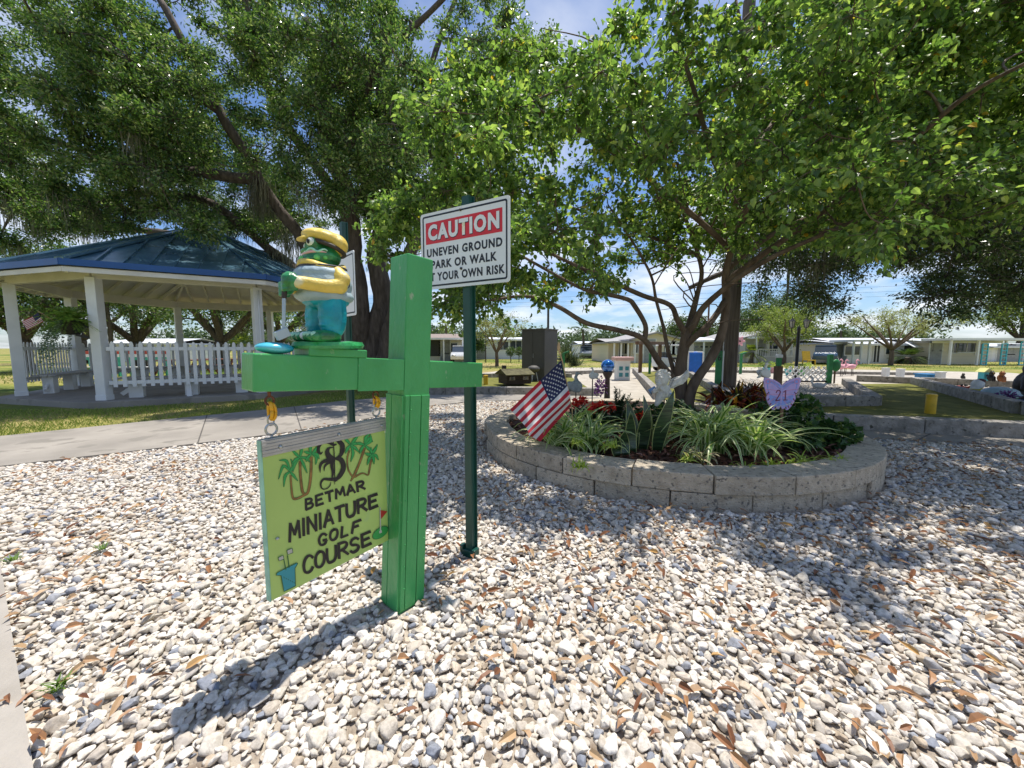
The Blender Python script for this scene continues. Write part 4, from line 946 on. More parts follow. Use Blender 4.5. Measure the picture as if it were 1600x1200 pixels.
# ---------------------------------------------------------------- ornaments in the planter
STAT = M('statue_white', (.62, .6, .55), .7, .15, 14, bump=.4, bscale=30, dirt_or_shading=(.42, .4, .36), dscale=10, dthr=.6); BLUEP = M('ribbon_blue', (.14, .26, .5), .6, .2)
AO = A(1037, 602, 4.25); s4 = 4.25 / 600
def ag(px, py, dy=0): v = A(px, py, 4.25); return Vector((v.x, v.y + dy, v.z))
ang = thing('angel_ornament', 'white praying angel ornament with one raised wing above the snake plants', 'ornament', (AO.x, AO.y, .28))
blob('body', [('e', ag(1034, 594), (.075, .065, .085)), ('e', ag(1036, 590, .01), (.082, .07, .08)), ('e', ag(1027, 600, -.04), (.03, .03, .03)), ('t', [ag(1036, 604), ag(1034, 616), ag(1026, 632)], [.05, .06, .025]), ('t', [ag(1044, 606), ag(1036, 614, -.04), ag(1030, 606, -.05)], [.028, .024, .018]), ('t', [ag(1028, 608), ag(1020, 612, -.03), ag(1026, 604, -.05)], [.022, .02, .016]), ('e', ag(1046, 616), (.03, .03, .055)), ('e', ag(1038, 616), (.045, .05, .05))], STAT, ang, .0075, 2)
mb = MB()
wp = [(1046, 606), (1050, 594), (1058, 590), (1066, 588), (1072, 584), (1076, 579), (1079, 579), (1079, 588), (1074, 596), (1068, 601), (1060, 604), (1053, 608)]
c0 = ag(1046, 604); mb.prism([((ag(x, y) - c0).x, (ag(x, y) - c0).z) for x, y in wp][::-1], .03, c0 + Vector((0, .03, 0)), (1, 0, 0), (0, 0, 1))
for k in range(6): mb.tube([ag(1049 + k, 605 - k * 2, .02), ag(1058 + k * 2, 600 - k * 2.4, .012), ag(1067 + k * 2, 599 - k * 3.4, .015), ag(1073 + k, 594 - k * 2.8, .02)], [.012, .017, .015, .005], 6)
mb.build('wing', STAT, ang, smooth='auto', bevel=.006)
mb = MB(); mb.tube([ag(1022, 604, -.03), ag(1014, 610, -.02), ag(1018, 616)], [.012, .02, .008], 7); mb.tube([ag(1046, 614, -.03), ag(1050, 624, -.02), ag(1049, 634)], [.012, .02, .012], 7); mb.build('blue_ribbon', BLUEP, ang, smooth=True)
mb = MB(); mb.tube([ag(1040, 612, .03), Vector((AO.x + .02, AO.y + .03, .2))], .008, 6); mb.build('stake', DARK, ang)
hairm = MB(); rr = random.Random(3)
for k in range(26):
    a = rr.uniform(0, 6.28); e_ = rr.uniform(-.1, 1.4); hairm.ell(ag(1036, 590, .008) + Vector((.08 * math.cos(a) * math.cos(e_), .068 * math.sin(a) * math.cos(e_) * 1.0 + .005, .078 * math.sin(e_))), .02, None, 8, 5)
hairm.build('hair', STAT, ang, smooth=True)

bt = A(1221, 617, 3.85); bfly = thing('butterfly_stake', 'purple wooden butterfly numbered 21 on a brown stake in the planter', 'garden stake', (bt.x, bt.y, .27))
half = [(0, .10), (.035, .135), (.09, .165), (.15, .185), (.192, .19), (.198, .15), (.188, .09), (.168, .03), (.15, -.005), (.158, -.04), (.14, -.085), (.112, -.13), (.082, -.165), (.062, -.168), (.05, -.142), (.03, -.156), (.014, -.15), (0, -.12)]
poly = half + [(-x, y) for x, y in half[::-1][1:-1]]; poly = poly[::-1]
BTF = M('butterfly_lilac', (.36, .30, .62), .5, .1, 16, col2=(.5, .36, .66), bump=.1); BTB = M('butterfly_blue', (.2, .28, .66), .5, .2, 20); BTP = M('butterfly_pink', (.55, .2, .36), .5); BTN = M('number_maroon', (.14, .02, .07), .5)
bo = Vector((bt.x, bt.y, bt.z)); bs_ = .93
mb = MB(); mb.prism([(x * bs_, y * bs_) for x, y in poly], .014, bo, (1, 0, 0), (0, 0, 1))
nrm = (mb.f[0]); mb.build('panel', BTF, bfly)
nfront = Vector((1, 0, 0)).cross(Vector((0, 0, 1)))
pb = Paint(lambda x, y: bo + Vector((x * bs_, 0, y * bs_)), (0, -1, 0))
pb.fill([(x * .86, y * .84 + .002) for x, y in half] + [(.006, -.09), (.006, .08)], 1); pb.fill([(-x * .86, y * .84 + .002) for x, y in half] + [(-.006, -.09), (-.006, .08)], 1)
for s in (1, -1):
    pb.fill([(s * x, y) for x, y in ((.012, .05), (.1, .12), (.15, .135), (.15, .07), (.12, .0), (.06, -.02), (.012, -.02))], 0)
    pb.stroke([(s * (.155 + .022 * math.cos(a)), .145 + .022 * math.sin(a)) for a in [6.28 * k / 12 for k in range(13)]], .008, 2)
    for q in ((.01, .03, .17, .06), (.01, -.01, .14, -.09), (.01, .0, .16, .0), (.01, .06, .12, .15), (.01, -.04, .09, -.14)): pb.stroke([(s * q[0], q[1]), (s * (q[0] + q[2]) / 2, (q[1] + q[3]) / 2 + .008), (s * q[2], q[3])], .005, 2)
    for q in ((.06, -.15), (.09, -.14), (.12, -.11), (.145, -.06), (.155, .01)): pb.stroke([(s * q[0], q[1]), (s * q[0] * .9, q[1] + .018)], .012, 3, False)
pb.mb.build('wing_pattern', [BTF, BTB, BTP, BTN], bfly)
pb = Paint(lambda x, y: bo + Vector((x * bs_, -.002, y * bs_)), (0, -1, 0))
pb.stroke([(-.06, .025), (-.045, .05), (-.022, .045), (-.018, .02), (-.045, -.04), (-.06, -.062), (-.015, -.056)], .012); pb.stroke([(.022, .03), (.042, .052), (.042, -.055)], .012, 0, False); pb.stroke([(.02, -.056), (.065, -.056)], .01, 0, False)
pb.mb.build('number', BTN, bfly)
mb = MB(); mb.box((bo.x + .022, bo.y + .012, (.2 + bo.z + .1) / 2), (.026, .018, bo.z + .1 - .2)); mb.build('stake', WOOD, bfly, bevel=.002)

# small national flag on a stick
fl = thing('stick_flag', 'small American stars and stripes flag on a wooden stick in the planter', 'flag', (A(893, 672, 3.9).x, 3.9, .27))
fp = [A(877, 563, 3.9), A(797, 640, 3.62), A(845, 691, 3.6), A(893, 636, 3.92)]   # hoist top, fly top, fly bottom, hoist bottom
def fpt(u, v):
    p = fp[0] * ((1 - u) * (1 - v)) + fp[1] * (u * (1 - v)) + fp[2] * (u * v) + fp[3] * ((1 - u) * v)
    fold = .05 * math.sin(v * 7.5 + u * 1.2) * (.2 + .8 * v) * (1 - .3 * u); sag = -.075 * math.sin(math.pi * v) * (1 - u) * 0
    dent = .05 * math.sin(math.pi * v) ** 2 * (1 - u)
    return p + Vector((0, fold, 0)) + Vector((-.0, 0, -.0)) + Vector((-.12 * math.exp(-((v - .78) / .16) ** 2) * (u) * .35, -.08 * math.exp(-((v - .72) / .12) ** 2), 0))
FR_, FW, FB = (M('flag_red', (.5, .02, .035), .7, .08, trans=.3), M('flag_white', (.74, .73, .72), .7, .05, trans=.3), M('flag_blue', (.012, .018, .075), .7, .1, trans=.2))
NU, NV = 40, 52; mb = MB()
for j in range(NV + 1):
    for i in range(NU + 1): mb.v.append(tuple(fpt(i / NU, j / NV)))
for j in range(NV):
    for i in range(NU):
        a_ = j * (NU + 1) + i; mb.f.append([a_, a_ + 1, a_ + NU + 2, a_ + NU + 1]); st = j * 13 // NV; mb.m.append(2 if (i < NU * .42 and st < 7) else (0 if st % 2 == 0 else 1))
mb.build('flag_cloth', [FR_, FW, FB], fl, smooth=True)
mb = MB()
for r_ in range(9):
    for c_ in range(6 if r_ % 2 == 0 else 5):
        u = (.42 / 12) * (1 + 2 * c_ + (r_ % 2)); v = (7 / 13) / 10 * (r_ + 1); p = fpt(u, v); du = (fpt(u + .01, v) - p); dv = (fpt(u, v + .01) - p); nn = du.cross(dv).normalized(); du.normalize(); dv = nn.cross(du)
        for sgn in (1, -1):
            mb.poly([p + nn * (.0022 * sgn) + (du * math.cos(a) + dv * math.sin(a)) * (.0128 if k % 2 == 0 else .0052) for k, a in enumerate([2 * math.pi * k / 10 for k in range(10)])])
mb.build('stars', FW, fl)
mb = MB(); mb.tube([A(873, 546, 3.9), A(879, 565, 3.905), A(894, 640, 3.93), Vector((A(897, 680, 3.93).x, 3.93, .2))], [.008, .006, .005, .005], 7); mb.lathe([(.002, 0), (.013, .02), (.016, .045), (.008, .085), (.001, .1)], A(873, 549, 3.9), 8); mb.build('stick', M('stick_wood', (.5, .34, .18), .6, .2), fl, smooth='auto')

# bird ornaments
GRB = M('bird_grey', (.33, .36, .36), .7, .25, 12, bump=.3); WHB = M('bird_white', (.74, .73, .7), .6, .08)
def bird(label, px, py, Y, s, mat, group=None, flip=1):
    p = A(px, py, Y); t = thing('bird_ornament', label, 'ornament', (p.x, p.y, .27), group)
    q = lambda x, z, y=0: p + Vector((x * s * flip, y * s, z * s))
    blob('body', [('e', q(0, -.02), (.13 * s, .1 * s, .12 * s)), ('t', [q(.02, .05), q(-.01, .16), q(.02, .22)], [.05 * s, .032 * s, .03 * s]), ('e', q(.02, .23), (.042 * s, .035 * s, .035 * s)), ('t', [q(.05, .23), q(.16, .19)], [.016 * s, .005 * s]), ('t', [q(-.08, -.05), q(-.2, -.14)], [.06 * s, .02 * s])], mat, t, .012 * s, 2)
    for w in (1, -1):
        mb = MB(); mb.ell(q(-.05, -.03, w * .09), (.15 * s, .02 * s, .085 * s), Matrix.Rotation(R(28 * flip), 3, 'Y'), 12, 7); mb.build('wing', mat, t, smooth=True)
    mb = MB(); mb.tube([q(0, -.1), Vector((p.x, p.y, .2))], .008, 6); mb.build('stake', DARK, t)
bird('grey pelican ornament behind the red flowers', 900, 602, 5.6, .75, GRB)
bird('small white bird ornament on a stake near the blue gazing ball', 926, 586, 5.7, .45, WHB, flip=-1)
bird('white bird ornament above the left wing of the butterfly', 1196, 582, 5.2, .52, WHB)
# ================================================================ TREES
def spline(pts, per=5):
    Q = [Vector(p) for p in pts]; o = []
    for i in range(len(Q) - 1):
        p0, p1, p2, p3 = Q[max(i - 1, 0)], Q[i], Q[i + 1], Q[min(i + 2, len(Q) - 1)]
        for k in range(per):
            t = k / per; o.append(.5 * ((2 * p1) + (p2 - p0) * t + (2 * p0 - 5 * p1 + 4 * p2 - p3) * t * t + (3 * p1 - p0 - 3 * p2 + p3) * t ** 3))
    o.append(Q[-1]); return o
def sticks(S, E, r0, r1, sag=0.0):
    """many thin three-sided twigs: arrays of start / end points -> V, F"""
    n = len(S); D = unit(E - S); ref = np.where(np.abs(D[:, 2:3]) > .9, np.array([[1., 0, 0]]), np.array([[0, 0, 1.]])); U = unit(np.cross(D, ref)); W = np.cross(D, U)
    rings = []
    for t, f_ in ((0, 0.), (.5, 1.), (1., 0.)):
        c = S + (E - S) * t + np.array([0, 0, -sag]) * f_; r = (r0 * (1 - t) + r1 * t)
        for a in (0, 2.094, 4.189): rings.append(c + (U * math.cos(a) + W * math.sin(a)) * np.asarray(r).reshape(-1, 1))
    V = np.stack(rings, 1); q = []
    for k in range(2):
        for j in range(3): q.append((k * 3 + j, k * 3 + (j + 1) % 3, k * 3 + 3 + (j + 1) % 3, k * 3 + 3 + j))
    Fc = (np.array(q)[None] + (np.arange(n) * 9)[:, None, None]).reshape(-1, 4)
    return V.reshape(-1, 3), Fc
class Tree:
    def __init__(s, name, label, base, bark, leaf, seed, cat='tree', group=None):
        s.t = thing(name, label, cat, base, group); s.mb = MB(); s.nodes = []; s.nr = []; s.bark = bark; s.leaf = leaf; s.rg = np.random.default_rng(seed); s.rr = random.Random(seed); s.S = []; s.E = []; s.LC = []; s.LD = []
    def limb(s, pts, r0, r1, n=9, wob=.25, keep=True, per=5):
        P = spline(pts, per); k = len(P); rad = []
        for i, p in enumerate(P):
            t = i / (k - 1); r = r0 * (1 - t) ** .85 + r1 * (1 - (1 - t) ** .85)
            if 0 < i < k - 1:
                q = Vector((mnoise.noise(p * 1.1 + Vector((7, 0, 0))), mnoise.noise(p * 1.1 + Vector((0, 19, 0))), mnoise.noise(p * 1.1 + Vector((0, 0, 31))))); p = p + q * (wob * r * 2); P[i] = p
            rad.append(r * (1 + .16 * mnoise.noise(p * 3.1)))
        s.mb.tube(P, rad, n)
        if keep:
            for p, r in zip(P, rad): s.nodes.append(p[:]); s.nr.append(r)
        return P
    def clumps(s, C, rad, ntw, nlf, lw=(.02, .008), twl=1.0, droop=.0, bend=.25, flat=.8, attach_up=True):
        """C (n,3) clump centres, rad per clump; joins each to the nearest limb, then twigs and leaf positions"""
        nd = np.array(s.nodes); nrad = np.array(s.nr); C = np.array(C, float)
        order = np.argsort(((C[:, None] - nd[None]) ** 2).sum(2).min(1)) if len(C) < 1500 else np.arange(len(C))
        for i in order:
            c = C[i]; nd = np.array(s.nodes); d = np.sqrt(((nd - c) ** 2).sum(1)) + np.where(nd[:, 2] > c[2] + .1, .6, 0); j = int(np.argmin(d)); p0 = nd[j]
            mid = (p0 + c) / 2 + s.rg.normal(0, .12, 3) * d[j] + np.array([0, 0, bend * .3 * d[j]])
            r0 = min(s.nr[j] * .75, lw[0] + .012 * d[j]); P = spline([p0, mid, c], 4); k = len(P)
            s.mb.tube(P, [r0 + (lw[1] - r0) * q / (k - 1) for q in range(k)], 5)
            for q in range(2, k): s.nodes.append(P[q][:]); s.nr.append(lw[1] * 1.2)
            R_ = rad[i] if hasattr(rad, '__len__') else rad
            u = unit(s.rg.normal(size=(ntw, 3))); u[:, 2] *= flat; e = c + u * R_ * s.rg.uniform(.55, 1.15, (ntw, 1)) * twl; e[:, 2] -= droop * R_
            st = c + (np.array(P[-3]) - c) * s.rg.random((ntw, 1)) * .8
            s.S.append(st); s.E.append(e)
            t = s.rg.uniform(.2, 1.06, (ntw, nlf, 1)); lc = st[:, None] + (e - st)[:, None] * t
            s.LC.append(lc.reshape(-1, 3)); s.LD.append(np.repeat((e - st)[:, None], nlf, 1).reshape(-1, 3))
    def finish(s, L_, W_, shape=4, jit=.05, up=.8, dir_rand=.8, leaf_droop=.2, twig_r=(.006, .002), fold=.16, part='crown'):
        s.mb.build('trunk', s.bark, s.t, smooth=True)
        if s.S:
            S, E = np.concatenate(s.S), np.concatenate(s.E); V, Fc = sticks(S, E, twig_r[0], twig_r[1]); np_mesh('twigs', V, Fc, s.bark, s.t, smooth=True)
        C, D = np.concatenate(s.LC), np.concatenate(s.LD); n = len(C); C = C + s.rg.normal(0, jit, C.shape)
        D = unit(unit(D) + s.rg.normal(0, dir_rand, C.shape) + np.array([0, 0, -leaf_droop])); Nn = unit(s.rg.normal(0, .6, C.shape) + np.array([0, 0, up]))
        V, Fc = leaf_arrays(C, D, Nn, s.rg.uniform(.65, 1.2, n) * L_, s.rg.uniform(.75, 1.15, n) * W_, shape, fold, .2)
        return np_mesh(part, V, Fc, s.leaf, s.t)
def moss_mesh(tops, n_each, L_, W_, rg):
    """grey beards: narrow wavy ribbons hanging from points"""
    T = np.repeat(np.array(tops), n_each, 0); n = len(T); T = T + rg.normal(0, 1, (n, 3)) * np.array([.13, .13, .05]); ln = rg.uniform(.25, 1., n) * L_ * np.repeat(rg.uniform(.5, 1.2, len(tops)), n_each)
    a = rg.uniform(0, 6.28, n); sd = np.column_stack([np.cos(a), np.sin(a), np.zeros(n)]); segs = 5; V = []
    off = np.zeros((n, 3)); w0 = rg.uniform(.5, 1.2, n) * W_
    for k in range(segs + 1):
        t = k / segs; c = T + off + np.column_stack([np.zeros(n), np.zeros(n), -ln * t]); w = (w0 * (1 - .85 * t) * (.35 + .65 * min(1, t * 4)))[:, None]
        V += [c - sd * w, c + sd * w]; off = off + rg.normal(0, .018, (n, 3)) * np.array([1, 1, .2])
    V = np.stack(V, 1); q = np.array([(2 * k, 2 * k + 1, 2 * k + 3, 2 * k + 2) for k in range(segs)])
    return V.reshape(-1, 3), (q[None] + (np.arange(n) * (segs + 1) * 2)[:, None, None]).reshape(-1, 4)
OAKL = Mleaf('oak_leaf', [(0, (.038, .085, .024)), (.35, (.075, .15, .038)), (.7, (.14, .225, .058)), (.92, (.25, .31, .12)), (1, (.42, .44, .28))], .28, .42, spec=.6)
MOSS = Mleaf('spanish_moss', [(0, (.13, .125, .1)), (.6, (.2, .2, .16)), (1, (.3, .29, .24))], .9, .25, spec=.1)
NEARL = Mleaf('near_leaf', [(0, (.052, .098, .028)), (.35, (.1, .175, .045)), (.7, (.185, .28, .07)), (.94, (.3, .38, .12)), (.99, (.33, .36, .07)), (1, (.55, .32, .03))], .38, .48, spec=.5, tmul=1.7)

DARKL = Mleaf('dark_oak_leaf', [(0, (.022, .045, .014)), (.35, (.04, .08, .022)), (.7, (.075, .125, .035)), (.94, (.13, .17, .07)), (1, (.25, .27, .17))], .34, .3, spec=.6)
def sample_in(rg, n, c, r, keep, shell=.5):
    out_ = []
    while len(out_) < n:
        u = unit(rg.normal(size=(n, 3))); rad = rg.random((n, 1)) ** shell; P_ = np.array(c) + u * rad * np.array(r); P_ = P_[keep(P_)]
        out_ += list(P_)
    return np.array(out_[:n])
def spaced(P_, d):
    """thin out centres that crowd each other"""
    keep = []
    for p in P_:
        if all((p[0] - q[0]) ** 2 + (p[1] - q[1]) ** 2 + (p[2] - q[2]) ** 2 > d * d for q in keep): keep.append(p)
    return np.array(keep)

# ---------------------------------------------------------------- the small spreading tree in the planter
TB = Vector((2.42, 5.4, .26)); T = Tree('shade_tree', 'low spreading tree with many bare crooked stems and bright green leaves in the round planter', TB, BARKN, NEARL, 3)
def ax(*q): return [A(x, y, Y) for x, y, Y in q]
T.limb([TB, A(1056, 600, 5.35), A(1030, 565, 5.2)] + ax((1005, 530, 5.0), (964, 516, 4.85), (916, 505, 4.7), (872, 479, 4.55), (825, 463, 4.4), (760, 470, 4.2)), .05, .011, 9)
T.limb(ax((1007, 531, 5.0), (1008, 508, 5.0), (991, 478, 4.95), (980, 468, 4.9), (947, 460, 4.8), (912, 452, 4.7), (850, 420, 4.6), (780, 380, 4.6)), .038, .012, 8)
T.limb([TB] + ax((1053, 585, 5.5), (1043, 544, 5.5), (1036, 510, 5.5), (1025, 469, 5.5), (1017, 430, 5.4), (990, 380, 5.2), (950, 320, 5.0)), .036, .01, 8)
T.limb([TB] + ax((1062, 600, 5.4), (1064, 560, 5.4), (1072, 517, 5.4)), .092, .07, 11)
T.limb(ax((1071, 520, 5.4), (1057, 498, 5.3), (1046, 476, 5.2), (1005, 462, 5.1), (957, 441, 5.0), (900, 415, 4.8), (840, 385, 4.6), (760, 330, 4.4)), .043, .01, 9)
T.limb(ax((1071, 520, 5.4), (1080, 494, 5.5), (1090, 460, 5.6), (1097, 428, 5.6), (1090, 395, 5.6), (1070, 340, 5.5), (1040, 260, 5.4), (1030, 180, 5.3)), .046, .012, 9)
T.limb(ax((1073, 522, 5.4), (1084, 505, 5.3), (1098, 482, 5.2), (1128, 455, 5.0), (1162, 428, 4.8), (1210, 400, 4.6), (1278, 370, 4.4), (1370, 330, 4.2), (1470, 290, 4.0)), .047, .012, 9)
T.limb(ax((1068, 545, 5.4), (1080, 530, 5.3), (1104, 510, 5.2), (1121, 489, 5.3), (1133, 470, 5.4)), .042, .04, 9)
T.limb([TB + Vector((.03, -.05, 0))] + ax((1080, 606, 5.3), (1108, 564, 5.35), (1127, 520, 5.4), (1135, 472, 5.45), (1135, 428, 5.4), (1145, 380, 5.3), (1169, 312, 5.1), (1178, 220, 4.9), (1168, 110, 4.8), (1150, 0, 4.8)), .072, .015, 10)
T.limb(ax((1136, 440, 5.4), (1190, 398, 5.1), (1260, 350, 4.8), (1340, 290, 4.4), (1420, 225, 4.0), (1510, 150, 3.6), (1610, 95, 3.2)), .045, .012, 9)
T.limb(ax((1137, 420, 5.4), (1200, 370, 5.5), (1290, 330, 5.6), (1400, 290, 5.6), (1520, 260, 5.5)), .04, .012, 8)
T.limb(ax((1142, 390, 5.3), (1100, 350, 5.0), (1040, 300, 4.7), (960, 240, 4.4), (880, 190, 4.2), (800, 150, 4.1)), .04, .01, 8)
T.limb(ax((1160, 340, 5.2), (1120, 260, 4.8), (1090, 160, 4.4), (1060, 60, 4.1), (1040, -60, 4.0)), .035, .01, 8)
T.limb(ax((1172, 300, 5.1), (1230, 220, 4.7), (1290, 130, 4.3), (1340, 30, 3.9), (1370, -80, 3.7)), .035, .01, 8)
T.limb(ax((1092, 400, 5.6), (1040, 380, 5.9), (970, 350, 6.2), (880, 320, 6.4), (780, 290, 6.5)), .035, .01, 8)
T.limb(ax((1176, 240, 4.9), (1240, 140, 5.6), (1300, 40, 6.0), (1360, -80, 6.3)), .03, .01, 8)
for q in range(46):   # bare inner side shoots
    b_ = T.rr.choice(T.nodes[60:]); b_ = Vector(b_); T.limb([b_, b_ + Vector((T.rr.uniform(-.4, .4), T.rr.uniform(-.4, .2), T.rr.uniform(.1, .45))), b_ + Vector((T.rr.uniform(-.9, .9), T.rr.uniform(-.8, .3), T.rr.uniform(.2, .7)))], .011, .003, 5, keep=False)
NPOLY = [(572, 400), (590, 322), (660, 290), (690, 250), (640, 190), (646, 150), (700, 140), (690, 105), (760, 95), (790, 55), (830, 55), (860, 90), (930, 60), (965, 20), (1000, -40), (960, -400), (1900, -900), (2200, 300), (1650, 345), (1560, 330), (1480, 350), (1400, 375), (1300, 390), (1250, 370), (1200, 385), (1150, 370), (1090, 390), (1040, 420), (960, 440), (880, 462), (800, 450), (750, 475), (700, 465), (690, 400), (650, 350), (620, 400)]
def keepN(P_):
    p = proj(P_); ok = in_poly(p, NPOLY) & (P_[:, 2] > 1.95)
    nz_ = np.array([mnoise.noise(Vector((q[0] * .95, q[1] * .95, q[2] * .42)) + Vector((4, 2, 9))) for q in P_]); return ok & (nz_ > -.1) & (P_[:, 1] > 2.5) & ((P_[:, 2] < 4.7) | (np.random.default_rng(len(P_)).random(len(P_)) < .75)) & ((P_[:, 1] > 3.2) | (P_[:, 0] > 2.4))
NC = sample_in(np.random.default_rng(21), 900, (2.75, 5.0, 3.6), (5.0, 2.7, 2.7), keepN, .4); NC = spaced(NC, .28)
edge = np.array([A(x, y, Y)[:] for x, y, Y in ((600, 395, 4.6), (585, 370, 4.6), (612, 340, 4.6), (640, 330, 4.5), (600, 345, 4.8), (650, 165, 4.4), (665, 180, 4.4), (680, 155, 4.5), (705, 215, 4.4), (690, 260, 4.5), (720, 110, 4.4), (790, 75, 4.4), (812, 62, 4.5), (850, 80, 4.4), (930, 90, 4.4), (700, 470, 4.4), (720, 478, 4.3), (760, 470, 4.3), (690, 300, 4.4), (655, 310, 4.5), (740, 130, 4.5), (770, 440, 4.4), (720, 430, 4.5), (850, 455, 4.5), (700, 385, 4.5), (740, 300, 4.4), (720, 350, 4.4), (830, 200, 4.3), (760, 200, 4.4), (780, 260, 4.4))])
shd = NC[:, :2] - np.array(sv[:2])[None] * (NC[:, 2:3] / sv[2]); rgq = np.random.default_rng(5)
NC = NC[~((shd[:, 0] > .1) & (shd[:, 0] < 2.7) & (shd[:, 1] > 3.2) & (shd[:, 1] < 4.7) & (rgq.random(len(NC)) < .62))]   # clumps thinned so sunlight reaches the flower bed
shade = []; rgs = np.random.default_rng(6)
while len(shade) < 250:      # extra clumps added above the view to shade the gravel right of the planter
    x, y, z = rgs.uniform(2.6, 8.2), rgs.uniform(2.5, 5.8), rgs.uniform(4.4, 6.2)
    if y < 3.15 and x < 3.6: continue
    q = np.array([x, y, z]) + np.array([sv.x, sv.y, 0]) * (z / sv.z)
    if mnoise.noise(Vector((x * .9, y * .9, 2))) > -.22: shade.append(q)
NC = np.concatenate([NC, edge, np.array(shade)])
T.clumps(NC, T.rg.uniform(.24, .4, len(NC)), 11, 19, lw=(.012, .005), droop=.12, bend=.15)
T.finish(.066, .046, shape=7, jit=.035, up=.7, dir_rand=.75, leaf_droop=.45, twig_r=(.0045, .0015))

# ---------------------------------------------------------------- the great live oak by the gazebo
OB = Vector((-4.55, 12.4, -.05)); K = Tree('live_oak', 'huge dark live oak with several fused stems, curving limbs and hanging moss behind the gazebo', OB, BARK, OAKL, 8)
K.limb([OB + Vector((-.1, 0, -.1))] + ax((572, 590, 12.4), (565, 540, 12.4), (556, 480, 12.3), (548, 400, 12.2), (545, 320, 12.0), (520, 230, 11.6), (500, 130, 11.2), (480, 30, 11)), .44, .1, 12, .3)
K.limb([OB + Vector((.15, .2, -.1))] + ax((585, 590, 12.5), (590, 530, 12.5), (594, 470, 12.5), (592, 400, 12.5), (600, 320, 12.4), (590, 220, 12.2), (600, 110, 12), (610, 0, 12), (620, -150, 12)), .38, .09, 12, .3)
K.limb([OB + Vector((.3, 0, -.1))] + ax((596, 580, 12.2), (606, 530, 12.1), (618, 470, 12.0), (634, 410, 11.9), (662, 350, 11.8), (690, 290, 11.6), (700, 230, 11.4), (740, 150, 11.2), (790, 60, 11)), .28, .06, 11, .3)
K.limb([OB + Vector((-.35, 0, -.1))] + ax((558, 590, 12.3), (540, 530, 12.2), (515, 460, 12.0), (480, 390, 11.6), (440, 330, 11.2), (405, 280, 10.8), (380, 240, 10.5), (340, 170, 10.2), (300, 90, 10), (250, 0, 9.8)), .22, .07, 11, .35)
K.limb([OB + Vector((-.3, .3, 0))] + ax((545, 540, 12.6), (510, 470, 12.6), (460, 420, 12.6), (400, 370, 12.4), (330, 320, 12.2), (240, 300, 12), (130, 315, 11.8), (20, 330, 11.5)), .18, .06, 10, .35)
K.limb(ax((405, 280, 10.8), (330, 272, 10.4), (260, 265, 10.2), (150, 240, 9.8), (40, 210, 9.5)), .15, .05, 9, .4)
K.limb(ax((340, 170, 10.2), (260, 120, 9.8), (170, 90, 9.4), (60, 40, 9)), .13, .04, 9, .4)
K.limb(ax((545, 320, 12), (500, 270, 11.5), (440, 180, 11), (400, 80, 10.5), (380, -20, 10)), .16, .05, 9, .4)
K.limb(ax((592, 380, 12.5), (640, 280, 12.8), (660, 180, 13), (680, 80, 13), (720, -20, 13)), .17, .05, 9, .4)
K.limb(ax((662, 350, 11.8), (720, 300, 12.2), (770, 250, 12.6), (830, 200, 13), (860, 120, 13)), .12, .04, 8, .4)
K.limb(ax((520, 230, 11.6), (560, 160, 10.8), (600, 90, 10.2), (660, 30, 9.8), (720, -30, 9.5)), .13, .04, 8, .4)
K.limb([OB + Vector((-.2, .6, 1.5))] + ax((520, 470, 14), (440, 410, 15), (340, 380, 16), (220, 360, 16.5), (80, 350, 17)), .25, .08, 9, .4)
OPOLY = [(-500, 372), (-60, 372), (60, 380), (120, 350), (180, 370), (250, 340), (330, 365), (400, 350), (440, 372), (475, 345), (530, 360), (560, 330), (640, 350), (668, 300), (700, 250), (760, 230), (830, 200), (860, 120), (868, 40), (900, -60), (1000, -500), (-900, -900)]
def keepO(P_):
    p = proj(P_); ok = in_poly(p, OPOLY) & (P_[:, 2] > 4.2) & (P_[:, 1] > 7.4)
    nz_ = np.array([mnoise.noise(Vector((q[0] * .42, q[1] * .42, q[2] * .2)) + Vector((1, 5, 2))) + .6 * mnoise.noise(Vector((q[0], q[1], q[2] * .6)) * .95) for q in P_]); return ok & (nz_ > .1) & ~((p[:, 0] > 300) & (P_[:, 1] < 11.6) & (np.random.default_rng(len(P_) + 1).random(len(P_)) < .72)) & ((P_[:, 2] < 8.8) | (np.random.default_rng(len(P_)).random(len(P_)) < .42))
OC = sample_in(np.random.default_rng(31), 2000, (-6.2, 12.8, 7.6), (10.8, 5.4, 4.3), keepO, .42); OC = spaced(OC, .56)
lowc = np.array([A(x, y, Y)[:] for x, y, Y in ((150, 345, 11.5), (60, 350, 11.8), (220, 338, 12), (300, 345, 12.3), (360, 350, 12.4), (20, 300, 10), (100, 290, 10), (420, 330, 11.5), (455, 350, 12), (305, 352, 9.2), (320, 362, 9.3), (0, 370, 11.5), (30, 385, 12))])
OC = np.concatenate([OC, lowc]); print('oak clumps', len(OC), 'near clumps', len(NC))
K.clumps(OC, K.rg.uniform(.34, .64, len(OC)), 18, 28, lw=(.03, .012), bend=.2, flat=.7)
K.finish(.1, .048, shape=4, jit=.085, up=.7, leaf_droop=.1, twig_r=(.012, .003), fold=.2)
rg = np.random.default_rng(12); nd = np.array(K.nodes)
pr = proj(nd); low = nd[(nd[:, 2] > 3.6) & (nd[:, 2] < 9) & (pr[:, 1] > 190) & (pr[:, 0] < 720) & (pr[:, 0] > -100)]
